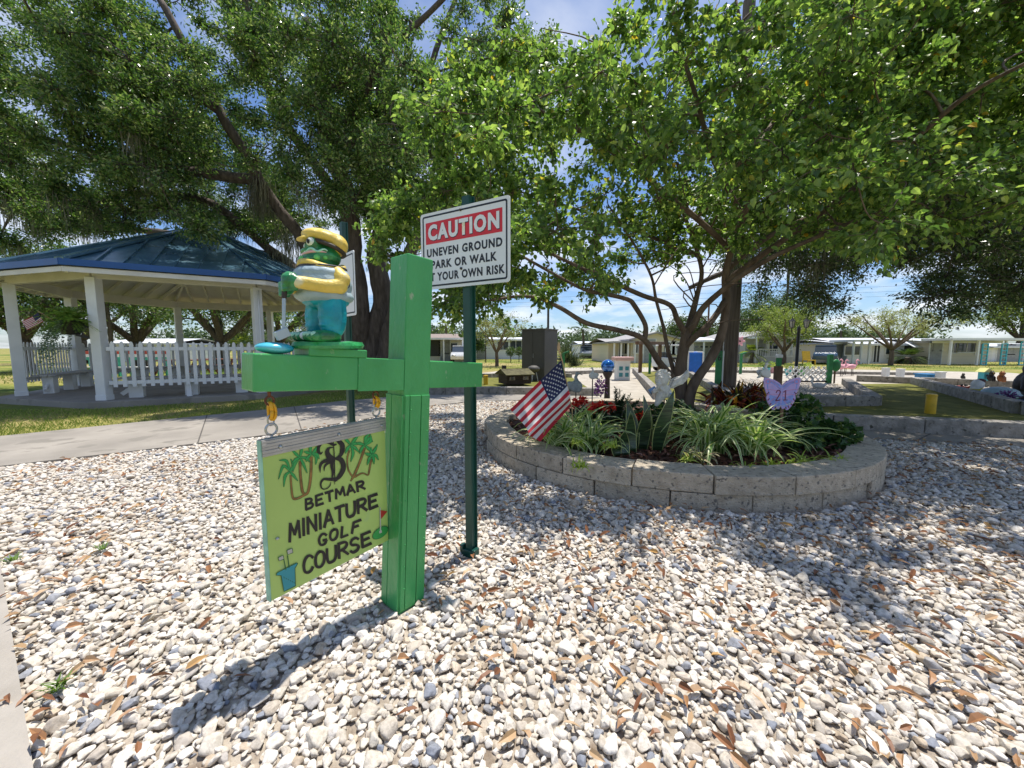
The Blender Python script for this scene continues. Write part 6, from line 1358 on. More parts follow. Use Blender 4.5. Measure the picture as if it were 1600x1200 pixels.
# ================================================================ HOUSES
def wallm(name, c, v=.05): return M(name, c, .7, v, 1.2, bump=.1, bscale=3, stretch=(.05, .05, 9))
HW, HB, HG, HC = wallm('siding_white', (.76, .77, .78)), wallm('siding_beige', (.66, .59, .45)), wallm('siding_grey', (.54, .54, .54)), wallm('siding_cream', (.78, .71, .57))
ROOFW = M('white_metal_roof', (.74, .75, .76), .4, .05, 2); ROOFB = M('brown_shingle', (.25, .2, .17), .9, .2, 9); ROOFG = M('grey_shingle', (.32, .31, .3), .9, .15, 9); SHADEI = M('screen_dark', (.03, .032, .034), .5)
DOORG = M('door_grey', (.3, .31, .31), .5); AQUA = M('aqua_paint', (.08, .5, .6), .5)
def H(px, Y): return (px - 800) / F * Y / 1.0
def zpx(py, Y): return A(800, py, Y).z
def house(label, X0, X1, Y, zw, depth, wall, roof, gable='x', rise=.5, over=.35, feats=(), name='mobile_home', cat='house', base=None):
    t = thing(name, label, cat, ((X0 + X1) / 2, Y + depth / 2, -.03)); W = X1 - X0; xc = (X0 + X1) / 2
    mb = MB(); mb.box((xc, Y + depth / 2, zw / 2 - .05), (W, depth, zw + .1))
    if gable == 'y': mb.prism([(X0 - xc, 0), (X1 - xc, 0), (0, rise)], depth, Vector((xc, Y, zw)), (1, 0, 0), (0, 0, 1))
    mb.build('wall', wall, t)
    mb = MB()
    if gable == 'x':
        for s in (-1, 1): mb.poly([(X0 - over, Y + depth / 2 + s * (depth / 2 + over), zw - .02), (X1 + over, Y + depth / 2 + s * (depth / 2 + over), zw - .02), (X1 + over, Y + depth / 2, zw + rise), (X0 - over, Y + depth / 2, zw + rise)][::-s])
        mb.box((xc, Y - over, zw - .08), (W + 2 * over, .04, .16)); mb.box((xc, Y + depth + over, zw - .08), (W + 2 * over, .04, .16))
        mb.poly([(X0 - over, Y - over, zw - .15), (X1 + over, Y - over, zw - .15), (X1 + over, Y + depth + over, zw - .15), (X0 - over, Y + depth + over, zw - .15)][::-1])
    else:
        k = rise / (W / 2); dz = over * k
        for s in (-1, 1):
            e = xc + s * (W / 2 + over); mb.add([(e, Y - over, zw - dz), (xc, Y - over, zw + rise), (xc, Y + depth + over, zw + rise), (e, Y + depth + over, zw - dz), (e, Y - over, zw - dz + .14), (xc, Y - over, zw + rise + .14), (xc, Y + depth + over, zw + rise + .14), (e, Y + depth + over, zw - dz + .14)], [(0, 1, 5, 4), (1, 2, 6, 5), (2, 3, 7, 6), (3, 0, 4, 7), (4, 5, 6, 7), (3, 2, 1, 0)])
    mb.build('roof', roof, t)
    for ft in feats:
        k = ft[0]
        if k == 'win':
            _, x, z, w_, h = ft; mb = MB()
            for a, b, c_, d in ((x, z + h / 2 + .04, w_ + .16, .08), (x, z - h / 2 - .04, w_ + .16, .08)): mb.box((a, Y - .03, b), (c_, .07, d))
            for s in (-1, 1): mb.box((x + s * (w_ / 2 + .04), Y - .03, z), (.08, .06, h))
            mb.box((x, Y - .02, z), (.05, .05, h)); wf = mb.build('window', WHITEP, t); mb = MB(); mb.box((x, Y - .004, z), (w_, .03, h)); mb.build('pane', GLASS, wf)
        elif k == 'door':
            _, x, w_, h = ft; mb = MB(); mb.box((x, Y - .02, h / 2), (w_ + .16, .05, h + .1)); d = mb.build('door_frame', WHITEP, t); mb = MB(); mb.box((x, Y - .045, h / 2), (w_, .04, h)); mb.box((x, Y - .07, h * .7), (w_ * .6, .03, h * .35)); mb.build('door', DOORG, t)
        elif k == 'garage':
            _, x, w_, h = ft; mb = MB()
            for q in range(4): mb.box((x, Y - .03 - .012 * (q % 2), h * (q + .5) / 4), (w_, .05, h / 4 - .015))
            mb.build('garage_door', DOORG, t); mb = MB()
            for q in range(4): mb.box((x + w_ * (-.375 + .25 * q), Y - .065, h * .78), (w_ * .14, .02, h * .09))
            mb.build('garage_window', GLASS, t)
        elif k == 'screen':
            _, x0, x1, z0, z1 = ft; mb = MB(); mb.box(((x0 + x1) / 2, Y - .02, (z0 + z1) / 2), (x1 - x0, .05, z1 - z0)); s_ = mb.build('screen_panel', SHADEI, t); mb = MB(); n = max(2, int((x1 - x0) / .9))
            for q in range(n + 1): mb.box((x0 + (x1 - x0) * q / n, Y - .05, (z0 + z1) / 2), (.07, .05, z1 - z0))
            mb.build('mullion', WHITEP, s_)
        elif k == 'porch':
            _, x0, x1, dp, npst, zr, rmat = ft; mb = MB(); mb.box(((x0 + x1) / 2, Y - dp / 2, zr), (x1 - x0 + .3, dp + .2, .16)); mb.build('porch_roof', rmat, t)
            for q in range(npst): mb = MB(); xx = x0 + (x1 - x0) * q / (npst - 1); mb.box((xx, Y - dp + .1, (zr - .08) / 2), (.12, .12, zr - .08)); mb.build('porch_post', WHITEP, t)
        elif k == 'rail':
            _, x0, x1, dp, z0, z1 = ft; mb = MB(); mb.box(((x0 + x1) / 2, Y - dp, z1), (x1 - x0, .06, .07)); mb.box(((x0 + x1) / 2, Y - dp, z0), (x1 - x0, .06, .07)); n = int((x1 - x0) / .18)
            for q in range(n + 1): mb.box((x0 + (x1 - x0) * q / n, Y - dp, (z0 + z1) / 2), (.045, .04, z1 - z0 - .07))
            mb.build('railing', WHITEP, t)
        elif k == 'deck':
            _, x0, x1, dp, z1 = ft; mb = MB(); mb.box(((x0 + x1) / 2, Y - dp / 2, z1 / 2), (x1 - x0, dp - .02, z1)); mb.build('deck', HG, t)
        elif k == 'lattice_post':
            _, x, dp, h, mat = ft; mb = MB()
            for s in (-1, 1): mb.box((x + s * .2, Y - dp, h / 2), (.06, .06, h))
            nq = 6
            for q in range(nq + 1): mb.box((x, Y - dp, h * q / nq + (.03 if q == 0 else -.03 if q == nq else 0)), (.34, .05, .06))
            mb.build('lattice_post', mat, t)
        elif k == 'awning':
            _, x0, x1, dp, z = ft; mb = MB(); mb.add([(x0, Y - .01, z + .45), (x1, Y - .01, z + .45), (x1, Y - dp, z), (x0, Y - dp, z), (x0, Y - .01, z + .40), (x1, Y - .01, z + .40), (x1, Y - dp, z - .05), (x0, Y - dp, z - .05)], [(3, 2, 1, 0), (4, 5, 6, 7), (0, 4, 7, 3), (2, 6, 5, 1), (3, 7, 6, 2)]); mb.build('awning', ROOFW, t)
    return t
Y = 36.; house('house with brown roof and screened porch behind the green post', H(640, Y), H(724, Y), Y, zpx(529, Y), 7, HC, ROOFB, 'x', .55, .4, [('screen', H(650, Y), H(690, Y), .5, 2.0), ('porch', H(672, Y), H(728, Y), 2.2, 3, zpx(530, Y), ROOFW), ('win', H(705, Y), 1.25, 1.2, .9), ('door', H(696, Y), .9, 2.0)])
Y = 44.; house('plain white house behind the small pale tree', H(740, Y), H(818, Y), Y, zpx(530, Y), 7, HW, ROOFW, 'x', .3, .3, [('win', H(786, Y), 1.5, 1.2, .9), ('win', H(806, Y), 1.5, 1.3, 1.1), ('door', H(752, Y), 1., 2.1)])
Y = 50.; house('white house with dark screened carport right of the yucca', H(906, Y), H(950, Y), Y, zpx(537, Y), 7, HW, ROOFW, 'x', .35, .3, [('screen', H(908, Y), H(925, Y), .1, 1.9), ('screen', H(928, Y), H(948, Y), .5, 1.7), ('porch', H(908, Y), H(948, Y), 1.5, 4, zpx(538, Y), ROOFW)])
Y = 33.; house('large beige gabled house behind the planter tree stems', H(985, Y), H(1062, Y), Y, zpx(531, Y), 9, HB, ROOFG, 'y', .55, .35, [('win', H(1046, Y), 1.25, .8, 1.), ('win', H(1056, Y), 1.25, .8, 1.), ('door', H(1014, Y), .95, 2.0), ('win', H(996, Y), 1.3, .7, .9)])
Y = 34.; house('beige house wing with open porch left of the gabled house', H(950, Y), H(984.6, Y), Y, zpx(534, Y), 7, HB, ROOFG, 'x', .35, .3, [('screen', H(966, Y), H(974, Y), .4, 1.7), ('porch', H(952, Y), H(983, Y), 1.6, 4, zpx(535, Y), ROOFG), ('win', H(979, Y), 1.2, .8, .9)])
Y = 37.; house('house with grey garage door between the tree stems', H(1084, Y), H(1124, Y), Y, zpx(532, Y), 8, HG, ROOFW, 'x', .4, .35, [('garage', H(1098, Y), 1.9, 1.75), ('porch', H(1088, Y), H(1122, Y), 1.4, 3, zpx(533, Y), ROOFW), ('win', H(1117, Y), 1.2, .7, .9)])
Y = 34.; house('grey house with raised white railed porch right of the utility pole', H(1163, Y), H(1226, Y), Y, zpx(528, Y), 8, HG, ROOFG, 'y', .5, .3, [('deck', H(1164, Y), H(1218, Y), 1.6, .5), ('rail', H(1166, Y), H(1216, Y), 1.58, .56, 1.15), ('door', H(1186, Y), .9, 2.0), ('win', H(1205, Y), 1.4, .9, .8), ('porch', H(1165, Y), H(1217, Y), 1.5, 4, zpx(528, Y), ROOFW)])
Y = 32.; house('long white house with white metal roof behind the umbrella-shaped tree', H(1322, Y), H(1440, Y), Y, zpx(537, Y), 7, HW, ROOFW, 'x', .55, .35, [('win', H(1331, Y), 1.05, 1.4, .7), ('win', H(1388, Y), 1.2, .7, .9), ('win', H(1424, Y), 1.3, 1.6, .6), ('awning', H(1408, Y), H(1436, Y), .9, 1.35), ('screen', H(1362, Y), H(1372, Y), .1, 1.8)])
Y = 32.5; house('grey garden shed with open carport posts left of the long white house', H(1300, Y), H(1321.5, Y), Y, zpx(535, Y), 6, HG, ROOFW, 'x', .25, .3, [('door', H(1311, Y), .95, 1.75), ('porch', H(1297, Y), H(1320, Y), 2.2, 3, zpx(533, Y), ROOFW)], name='shed', cat='shed')
Y = 30.5; house('cream house with aqua lattice posts and wide carport at right', H(1452, Y), H(1540, Y), Y, zpx(533, Y), 8, HC, ROOFW, 'x', .3, .5, [('win', H(1486, Y), 1.3, .55, .8), ('win', H(1507, Y), 1.3, 1.4, .7), ('win', H(1527, Y), 1.2, .55, .8), ('door', H(1459, Y), .9, 1.9), ('win', H(1461, Y), 1.4, .8, .6), ('porch', H(1440, Y), H(1640, Y), 2.0, 6, zpx(531, Y), ROOFW), ('lattice_post', H(1488, Y), 2.0, 1.6, AQUA), ('lattice_post', H(1516, Y), 2.0, 1.6, AQUA), ('lattice_post', H(1543, Y), 2.02, zpx(532, Y) - .1, AQUA)])
Y = 36.; house('white house with grey doors under the carport at far right', H(1548, Y), H(1660, Y), Y, zpx(541, Y), 7, HW, ROOFW, 'x', .3, .3, [('door', H(1565, Y), 1.2, 1.6), ('door', H(1585, Y), 1.2, 1.6), ('win', H(1576, Y), 1.1, .6, .8), ('win', H(1600, Y), 1.1, .6, .8)])
Y = 37.; house('low white building behind the oaks seen through the gazebo', H(160, Y), H(270, Y), Y, zpx(536, Y), 7, HW, ROOFW, 'x', .5, .3, [('win', H(200, Y), 1.1, 1.2, .7), ('win', H(230, Y), 1.1, 1.2, .7), ('door', H(215, Y), .9, 1.7)])
# ---------------------------------------------------------------- cars
def car(label, c, yaw, mat, Lc=4.4, truck=False, s=1.0):
    t = thing('parked_car', label, 'car', c, 'cars parked by the houses'); RZ = Matrix.Rotation(yaw, 3, 'Z'); q = lambda x, y, z: Vector(c) + RZ @ Vector((x * s, y * s, z * s)); w = .88
    prof = [(-2.15, .35), (2.15, .35), (2.2, .62), (2.1, .82), (1.0, .95), (-1.95, .98), (-2.2, .8)] if not truck else [(-2.5, .45), (2.5, .45), (2.55, .8), (2.45, 1.02), (1.2, 1.12), (-2.5, 1.12)]
    mb = MB(); mb.prism(prof, 2 * w * s, q(0, -w, 0), RZ @ Vector((s, 0, 0)), (0, 0, s)); mb.build('body', mat, t, bevel=.06 * s)
    cab = [(-1.7, .97), (.95, .94), (.25, 1.42), (-1.2, 1.44)] if not truck else [(-.7, 1.11), (1.25, 1.11), (.7, 1.72), (-.6, 1.74)]
    mb = MB(); mb.prism(cab, 2 * (w - .09) * s, q(0, -(w - .09), 0), RZ @ Vector((s, 0, 0)), (0, 0, s)); mb.build('window_band', GLASS, t, bevel=.03 * s)
    mb = MB(); mb.box(q((cab[2][0] + cab[3][0]) / 2, 0, cab[2][1] + .03), ((cab[2][0] - cab[3][0] + .1) * s, 2 * (w - .1) * s, .07 * s), RZ); mb.build('car_roof', mat, t, bevel=.03 * s)
    for x in (-1.35, 1.35):
        for y in (-1, 1):
            mb = MB(); rotw = RZ @ Matrix.Rotation(R(90), 3, 'X'); mb.lathe([(.2, -.11), (.33, -.11), (.345, -.07), (.345, .07), (.33, .11), (.2, .11)], q(x, y * (w - .05), .345), 16, 0, rotw * s if s == 1 else rotw); wh = mb.build('wheel', BLACK, t, smooth='auto'); mb = MB(); mb.lathe([(0, -.12), (.19, -.115), (.19, .115), (0, .12)], q(x, y * (w - .05), .345), 10, 0, rotw); mb.build('rim', STEEL, wh)
    for y in (-1, 1): mb = MB(); mb.ell(q(2.14, y * .62, .68), (.08, .2, .09), RZ, 8, 6); mb.build('headlight', STEEL, t, smooth=True)
    return t
cp = lambda px, Y: (H(px, Y), Y, -.03)
car('white car parked under the porch of the brown roofed house', cp(722, 33.5), R(276), M('car_white', (.7, .71, .72), .25, coat=.6)); car('grey car inside the dark carport right of the yucca', cp(917, 48), R(259), M('car_grey', (.25, .27, .3), .25, coat=.6)); car('dark blue car parked beside the grey shed', cp(1288, 31.5), R(231), M('car_blue', (.05, .1, .18), .22, coat=.7), truck=True, s=.85)

# ================================================================ MINIATURE GOLF COURSE
WALLB = M('weathered_kerb', (.2, .185, .16), .9, .25, 7, bump=1., bscale=35, col2=(.36, .335, .3), dirt_or_shading=(.08, .075, .06), dscale=12, dthr=.6)
def lane_wall(label, pts, w, h, z0=-.02, name='lane_wall'):
    t = thing(name, label, 'low wall', (pts[0][0], pts[0][1], z0)); rr = random.Random(label)
    mb = MB()
    for i in range(len(pts) - 1):
        a, b = Vector((*pts[i], 0)), Vector((*pts[i + 1], 0)); L_ = (b - a).length; n = max(1, round(L_ / .9)); d = (b - a) / n
        for k in range(n):
            p, q = a + d * k, a + d * (k + 1); g = d.normalized() * .004; j = rr.uniform(-.006, .006); mb.beam(p + g + UP * (z0 + (h + j) / 2), q - g + UP * (z0 + (h + j) / 2), w, h + j)
    mb.build('blocks', WALLB, t, bevel=.012); return t
def gg(px, py): v = G(px, py); return (v.x, v.y)
lane_wall('long low kerb wall along the path at the front of the turf lane', [(4.0, 6.42), (5.06, 6.03), (7.2, 5.36), (9.4, 4.72), (11.6, 4.1)], .24, .27)
lane_wall('L-shaped kerb around the shaded stone bed', [(11.7, 13.4), (8.15, 8.55), (5.0, 8.42)], .24, .25)
lane_wall('kerb wall along the right side of the turf lane', [(14.3, 13.6), (9.9, 7.4), (11.0, 6.1)], .22, .28)
lane_wall('dark kerb wall at the far end of the court', [(13.4, 14.9), (16.6, 12.0), (19, 10.5)], .25, .25)
lane_wall('kerb wall at the front of the turf strip left of the planter', [(-2.7, 10.72), (-1, 10.74), (.7, 10.62), (2.4, 10.5)], .26, .22)
lane_wall('kerb at the back of the turf strip behind the log house', [(-2.6, 16.6), (0, 16.7), (2.6, 16.6)], .2, .2)
lane_wall('left kerb of the alley running back from the planter', [(3.6, 9.3), (6.5, 20.4)], .2, .25)
lane_wall('right kerb of the alley running back from the planter', [(5.0, 8.6), (9.1, 20.4)], .2, .25)
lane_wall('pale kerb across the back of the court', [(9.4, 20.6), (20, 18)], .2, .15); lane_wall('low kerb behind the gazing ball', [(2.6, 18.5), (6.2, 20.6)], .2, .18)
sheet('shaded_stone_bed', [(5.05, 8.56), (8.05, 8.7), (11.55, 13.4), (9.4, 16), (5.6, 9.6)], .02, SAND)
P = grid_pts(5, 12, 8.5, 16, .085); P = P[in_poly(P, [(5.3, 8.75), (7.9, 8.85), (11.4, 13.4), (9.4, 15.8), (5.8, 9.6)])]; r = RNG.uniform(.022, .045, len(P))
V, Fc = scatter_rocks(np.column_stack([P, r * .4 + .015]), r, 2, shp1, f1); tag(np_mesh('bed_gravel', V, Fc, STONE, smooth=True, origin=(0, 0, 0)), 'pale gravel in the shaded bed behind the planter', 'gravel', kind='stuff')
P = grid_pts(11, 18, 4.6, 13.5, .1); P = P[in_poly(P, [(11.2, 6.2), (10.2, 7.3), (14.4, 13.4), (16, 12), (18, 9.6)])]; r = RNG.uniform(.025, .05, len(P))
V, Fc = scatter_rocks(np.column_stack([P, r * .4 + .01]), r, 2, shp1, f1); tag(np_mesh('side_gravel', V, Fc, STONE, smooth=True, origin=(0, 0, 0)), 'gravel bed of ornaments right of the turf lane', 'gravel', kind='stuff')
def marker(label, px, py, hpx, wpx, Y=None):
    g = G(px, py, .012) if Y is None else A(px, py, Y); Y = g.y; r = wpx / 2 / F * Y / math.sqrt(1 + (g.x / Y) ** 2); h = hpx / F * Y; t = thing('yellow_marker', label, 'post', g, 'yellow hole markers')
    mb = MB(); mb.lathe([(r, 0), (r, h * .94), (r * .97, h * .97), (r * .9, h)], g, 20); mb.build('pipe', YELLOW, t, smooth='auto'); mb = MB(); mb.lathe([(r * 1.06, 0), (r * 1.06, h * .06)], g + UP * (h * .9), 20); mb.build('rim', YELLOW, t, smooth='auto'); return t
marker('big yellow pipe standing on the dark turf lane at right', 1453, 646, 31, 19); marker('small yellow post on the turf left of the log house', 759, 601, 15, 7)
# model log house
Yh = 13.2; c = A(804, 598, Yh); c.z = .0; lh = thing('model_log_house', 'low brown model log house obstacle with shuttered windows', 'golf obstacle', c)
LOG = M('brown_logs', (.05, .03, .025), .7, .4, 14, stretch=(.3, .3, 6)); wd_, dp_, ht_ = .86, .75, .36; hr = Matrix.Rotation(R(24), 3, 'Z'); cq = lambda x, y, z: c + hr @ Vector((x, y, z))
mb = MB(); ww_ = .84
for k in range(6): mb.box(cq(0, 0, .1 + .055 * k), (ww_ * 1.08, dp_, .052), hr); mb.box(cq(0, 0, .1 + .055 * k), (ww_ * 1.06, dp_ + .02, .035), hr)
mb.box(cq(0, 0, .24), (ww_ * 1.05, dp_ - .02, .34), hr); mb.build('wall', LOG, lh, bevel=.012)
mb = MB(); o_ = cq(-.53, 0, .41)
for s in (-1, 1): mb.beam(cq(-.53, s * .24, .48), cq(.53, s * .24, .48), .56, .03, 0, up=tuple(hr @ Vector((0, -s * -.35, 1))))
mb.prism([(-.36, 0), (.36, 0), (0, .14)], 1.0, cq(.5, 0, .41), hr @ Vector((0, 1, 0)), UP); mb.build('roof', M('mossy_roof', (.1, .09, .04), .9, .3, 8), lh)
mb = MB(); mb.box(cq(-.35, .1, .6), (.12, .12, .18), hr); mb.build('chimney', DARK, lh)
for x in (-.26, .24):
    mb = MB(); mb.box(cq(x, -dp_ / 2 - .015, .27), (.2, .02, .12), hr); wn = mb.build('window', M('shutter_taupe', (.2, .16, .14), .6), lh); mb = MB(); mb.box(cq(x, -dp_ / 2 - .024, .27), (.08, .02, .1), hr); mb.build('pane', GLASS, wn)
mb = MB(); mb.box(cq(.46, 0, .25), (.05, .1, .14), hr); mb.box(cq(ww_ * .54 + .012, 0, .25), (.02, .26, .14), hr); mb.build('side_window', M('trim_grey', (.4, .37, .34), .6), lh)
# tall grey cabinet
Yc = 15.5; c = A(843, 581, Yc); c.z = -.01; cb = thing('grey_cabinet', 'tall plain grey utility cabinet standing behind the log house', 'cabinet', c); CG = M('cabinet_grey', (.085, .08, .076), .55, .06, 3)
hr = Matrix.Rotation(R(-36), 3, 'Z'); hgt = zpx(516, Yc); mb = MB(); mb.box(c + UP * (hgt / 2), (1.06, 1.0, hgt), hr); mb.build('body', CG, cb, bevel=.01)
mb = MB(); mb.box(c + UP * (hgt + .025), (1.12, 1.06, .05), hr); mb.build('lid', CG, cb, bevel=.008); mb = MB()
for s in (-1, 1): mb.box(c + hr @ Vector((s * .25, -.505, hgt * .5)), (.46, .012, hgt * .9), hr)
mb.build('door', CG, cb, bevel=.003)
mb = MB(); mb.box(c + hr @ Vector((.03, -.52, hgt * .5)), (.02, .03, .16), hr); mb.build('handle', STEEL, cb)
c = A(834, 585, 14.6); c.z = 0; gr_ = thing('old_grill', 'small dark grill on a stand in front of the grey cabinet', 'grill', c); mb = MB(); mb.lathe([(.05, .34), (.2, .42), (.24, .5), (.22, .56), (.1, .62), (0, .63)], c, 14); mb.build('bowl', CG, gr_, smooth='auto'); mb = MB()
for k in range(3): mb.tube([c + Vector((.16 * math.cos(k * 2.1), .16 * math.sin(k * 2.1), 0)), c + Vector((.08 * math.cos(k * 2.1), .08 * math.sin(k * 2.1), .42))], .016, 6)
mb.build('leg', STEEL, gr_)
# gazing ball
gb = A(949.6, 572, 8.8); gt = thing('gazing_ball', 'shiny blue glass gazing ball on a dark pedestal behind the planter', 'gazing ball', (gb.x, gb.y, 0)); mb = MB(); mb.ell(gb, .152, None, 28, 18); mb.build('ball', M('cobalt_glass', (.005, .05, .34), .06, .25, 6, spec=.9, metal=.55, col2=(.02, .2, .62), coat=1), gt, smooth=True)
mb = MB(); mb.lathe([(.16, 0), (.16, .05), (.07, .1), (.055, gb.z - .28), (.1, gb.z - .2), (.12, gb.z - .13), (.09, gb.z - .12)], (gb.x, gb.y, 0), 14); mb.build('pedestal', DARK, gt, smooth='auto')
c = A(937, 600, 8.6); PUR = Mleaf('purple_leaf', [(0, (.06, .015, .1)), (1, (.22, .08, .3))], .5, .2); bush('purple_plant', 'purple leaved plant just left of the gazing ball pedestal', 'plant', (c.x, c.y, .42), (.13, .12, .2), 130, .08, .05, PUR, 311)
# pink-roofed miniature house
Ym = 15.5; c = A(972, 582, Ym); c.z = 0; mh = thing('miniature_house', 'white miniature house obstacle with pink roof right of the gazing ball', 'golf obstacle', c); hm = zpx(563, Ym)
mb = MB(); mb.box(c + UP * (hm / 2), (.5, .5, hm)); mb.build('wall', WHITEP, mh, bevel=.006); mb = MB(); mb.box(c + UP * (hm + .07), (.72, .7, .14)); mb.build('roof', M('pink_paint', (.62, .38, .34), .5), mh, bevel=.02); mb = MB()
for x in (-.12, .12):
    for z in (.28, .6): mb.box(c + Vector((x, -.256, hm * z)), (.14, .02, hm * .2))
mb.build('window', M('mini_teal', (.05, .25, .28), .4), mh)
# timber arch, markers, pole, lamp
Yg = 16.5
ga = thing('timber_arch', 'brown timber arch over the alley behind the planter tree', 'arch', (A(1015, 580, Yg).x, Yg, 0)); x0_, x1_ = A(1000, 580, Yg).x, A(1030, 580, Yg + 1.4).x; zt_ = zpx(538, Yg)
for xx, yy in ((x0_, Yg), (x1_, Yg + 1.4)): mb = MB(); mb.box((xx, yy, zt_ / 2), (.13, .13, zt_)); mb.build('post', WOOD, ga, bevel=.008)
mb = MB(); mb.beam((x0_ - .25, Yg - .25, zt_ + .06), (x1_ + .25, Yg + 1.65, zt_ + .06), .16, .14); mb.build('lintel', WOOD, ga, bevel=.008)
GPOST = M('lane_green', (.02, .2, .06), .5, .2)
for px, pt_, pb_, Yp, lab in ((1157, 553, 578, 19, 'green marker post right of the utility pole'), (1015, 552, 577, 19, 'green marker post inside the timber arch'), (880, 552, 580, 15, 'green marker post behind the small flag')):
    b = A(px, pb_, Yp); b.z = 0; t = thing('marker_post', lab, 'post', b, 'green marker posts'); h_ = zpx(pt_, Yp); mb = MB(); mb.box(b + UP * (h_ / 2), (.1, .1, h_)); mb.build('shaft', GPOST, t, bevel=.006); mb = MB(); mb.beam(b + UP * (h_ + .0), b + Vector((.22, 0, h_ + .07)), .11, .06); mb.build('sloping_cap', GPOST, t, bevel=.004)
b = A(1122, 590, 12.5); b.z = 0; t = thing('hole_sign', 'green hole board numbered 6 beside the utility pole', 'sign', b); h_ = zpx(548, 12.5); mb = MB(); mb.box(b + UP * (h_ / 2), (.2, .06, h_)); mb.build('board', GPOST, t, bevel=.006); mb = MB(); mb.box(b + Vector((.13, .02, h_ / 2)), (.05, .08, h_)); mb.build('side_strip', WHITEP, t, bevel=.004)
text_mesh('number', '6', b + Vector((0, -.0315, 0)), (1, 0, 0), UP, -.06, .06, h_ - .32, h_ - .12, BLACK, t, .02)
up_b = A(1138, 596, 12.8); up_b.z = -.05; t = thing('utility_pole', 'thick weathered wooden utility pole rising through the planter tree', 'pole', up_b); mb = MB(); mb.tube([up_b, up_b + Vector((.02, 0, 4)), up_b + Vector((.08, .1, 12))], [.235, .22, .17], 14); mb.build('shaft', M('pole_wood', (.085, .065, .05), .9, .3, 5, stretch=(3, 3, .25), bump=.8, col2=(.17, .14, .115)), t, smooth='auto')
mb = MB(); mb.beam(up_b + Vector((-1.2, 0, 10.6)), up_b + Vector((1.3, 0, 10.6)), .1, .12); mb.build('crossarm', WOOD, t); mb = MB(); mb.tube([up_b + Vector((-.25, -.05, 0)), up_b + Vector((-.2, -.05, 10))], .012, 5); mb.build('ground_cable', STEEL, t)
for px, pyb, Yp, ht, rad_, lab in ((856, 560, 40, 9, .13, 'dark utility pole rising behind the grey cabinet'), (759, 562, 34, 5.2, .05, 'thin flagpole in front of the white house'), (1104, 558, 48, 7, .14, 'reddish utility pole between the tree stems'), (1224, 556, 60, 14, .22, 'tall utility pole above the dark round tree')):
    b = A(px, pyb, Yp); b.z = -.05; t = thing('distant_pole', lab, 'pole', b, 'poles among the houses'); mb = MB(); mb.tube([b, b + UP * ht], [rad_, rad_ * .75], 8); mb.build('shaft', M('pole_brown', (.13, .07, .05), .8, .2) if px == 1104 else DARK, t, smooth='auto'); mb = MB(); mb.lathe([(rad_ * .95, 0), (rad_ * .9, .1), (0, .14)], b + UP * (ht - .01), 8); mb.build('cap', STEEL, t)
Yl = 14.5; b = A(1243, 590, Yl); b.z = 0; lp = thing('lamp_post', 'black garden lamp post with two lanterns', 'lamp post', b); h_ = zpx(512, Yl)
mb = MB(); mb.lathe([(.16, 0), (.16, .05), (.1, .12), (.085, .4), (.1, .44), (.06, .5), (.05, h_ - .1), (.07, h_ - .08), (.05, h_), (.02, h_ + .06), (0, h_ + .1)], b, 12); mb.build('pole', BLACK, lp, smooth='auto')
for s in (-1, 1):
    q = b + Vector((s * .27, 0, h_ - .02)); mb = MB(); mb.tube(spline([b + UP * (h_ - .2), b + Vector((s * .14, 0, h_ - .26)), b + Vector((s * .26, 0, h_ - .16)), q], 4), .014, 6); mb.build('arm', BLACK, lp, smooth=True)
    mb = MB(); mb.lathe([(.03, 0), (.06, .02), (.07, .03), (.02, .04)], q, 6); mb.lathe([(.125, .25), (.03, .36), (.012, .39), (.02, .42), (0, .45)], q, 6)
    for k in range(6): a = k * math.pi / 3; mb.tube([q + Vector((.068 * math.cos(a), .068 * math.sin(a), .03)), q + Vector((.11 * math.cos(a), .11 * math.sin(a), .26))], .008, 4)
    ln = mb.build('lantern', BLACK, lp, smooth='auto'); mb = MB(); mb.lathe([(.055, .035), (.095, .25)], q, 6); mb.build('glass', M('lantern_glass', (.5, .52, .5), .15, .05), ln)
# lattice screen with posts and cactus cut-out
Yt = 13.6; xa, xb = A(1228, 590, Yt).x, A(1291, 590, Yt).x; lt = thing('lattice_screen', 'white criss-cross lattice panel beside the green cactus post', 'lattice', ((xa + xb) / 2, Yt, 0)); z0_, z1_ = .1, zpx(573, Yt); mb = MB(); Wd, Hd = xb - xa, z1_ - z0_; st = .2
for sgn in (1, -1):
    k = -Hd
    while k < Wd:
        a0_, a1_ = max(0, k), min(Wd, k + Hd)
        if a1_ - a0_ > .05:
            zA, zB = (a0_ - k, a1_ - k) if sgn > 0 else (Hd - (a0_ - k), Hd - (a1_ - k)); mb.beam((xa + a0_, Yt + .012 * sgn, z0_ + zA), (xa + a1_, Yt + .012 * sgn, z0_ + zB), .018, .04)
        k += st
mb.build('slats', WHITEP, lt)
mb = MB(); mb.box(((xa + xb) / 2, Yt - .02, z0_), (Wd, .05, .05)); mb.build('bottom_rail', DARK, lt)
b = Vector((A(1295, 590, Yt).x, Yt, 0)); t = thing('cactus_post', 'green post with a round green cactus cut-out at the right end of the lattice', 'post', b); h_ = zpx(554, Yt); mb = MB(); mb.box(b + UP * (h_ / 2), (.14, .12, h_)); mb.build('post', GPOST, t, bevel=.008)
mb = MB(); mb.ell(b + Vector((.22, 0, zpx(571, Yt))), (.17, .07, .22), None, 16, 10); mb.build('cactus_pad', GPOST, t, smooth=True); mb = MB(); mb.tube([b + Vector((.2, 0, 0)), b + Vector((.2, 0, zpx(580, Yt)))], .03, 6); mb.build('pad_stem', WOOD, t)
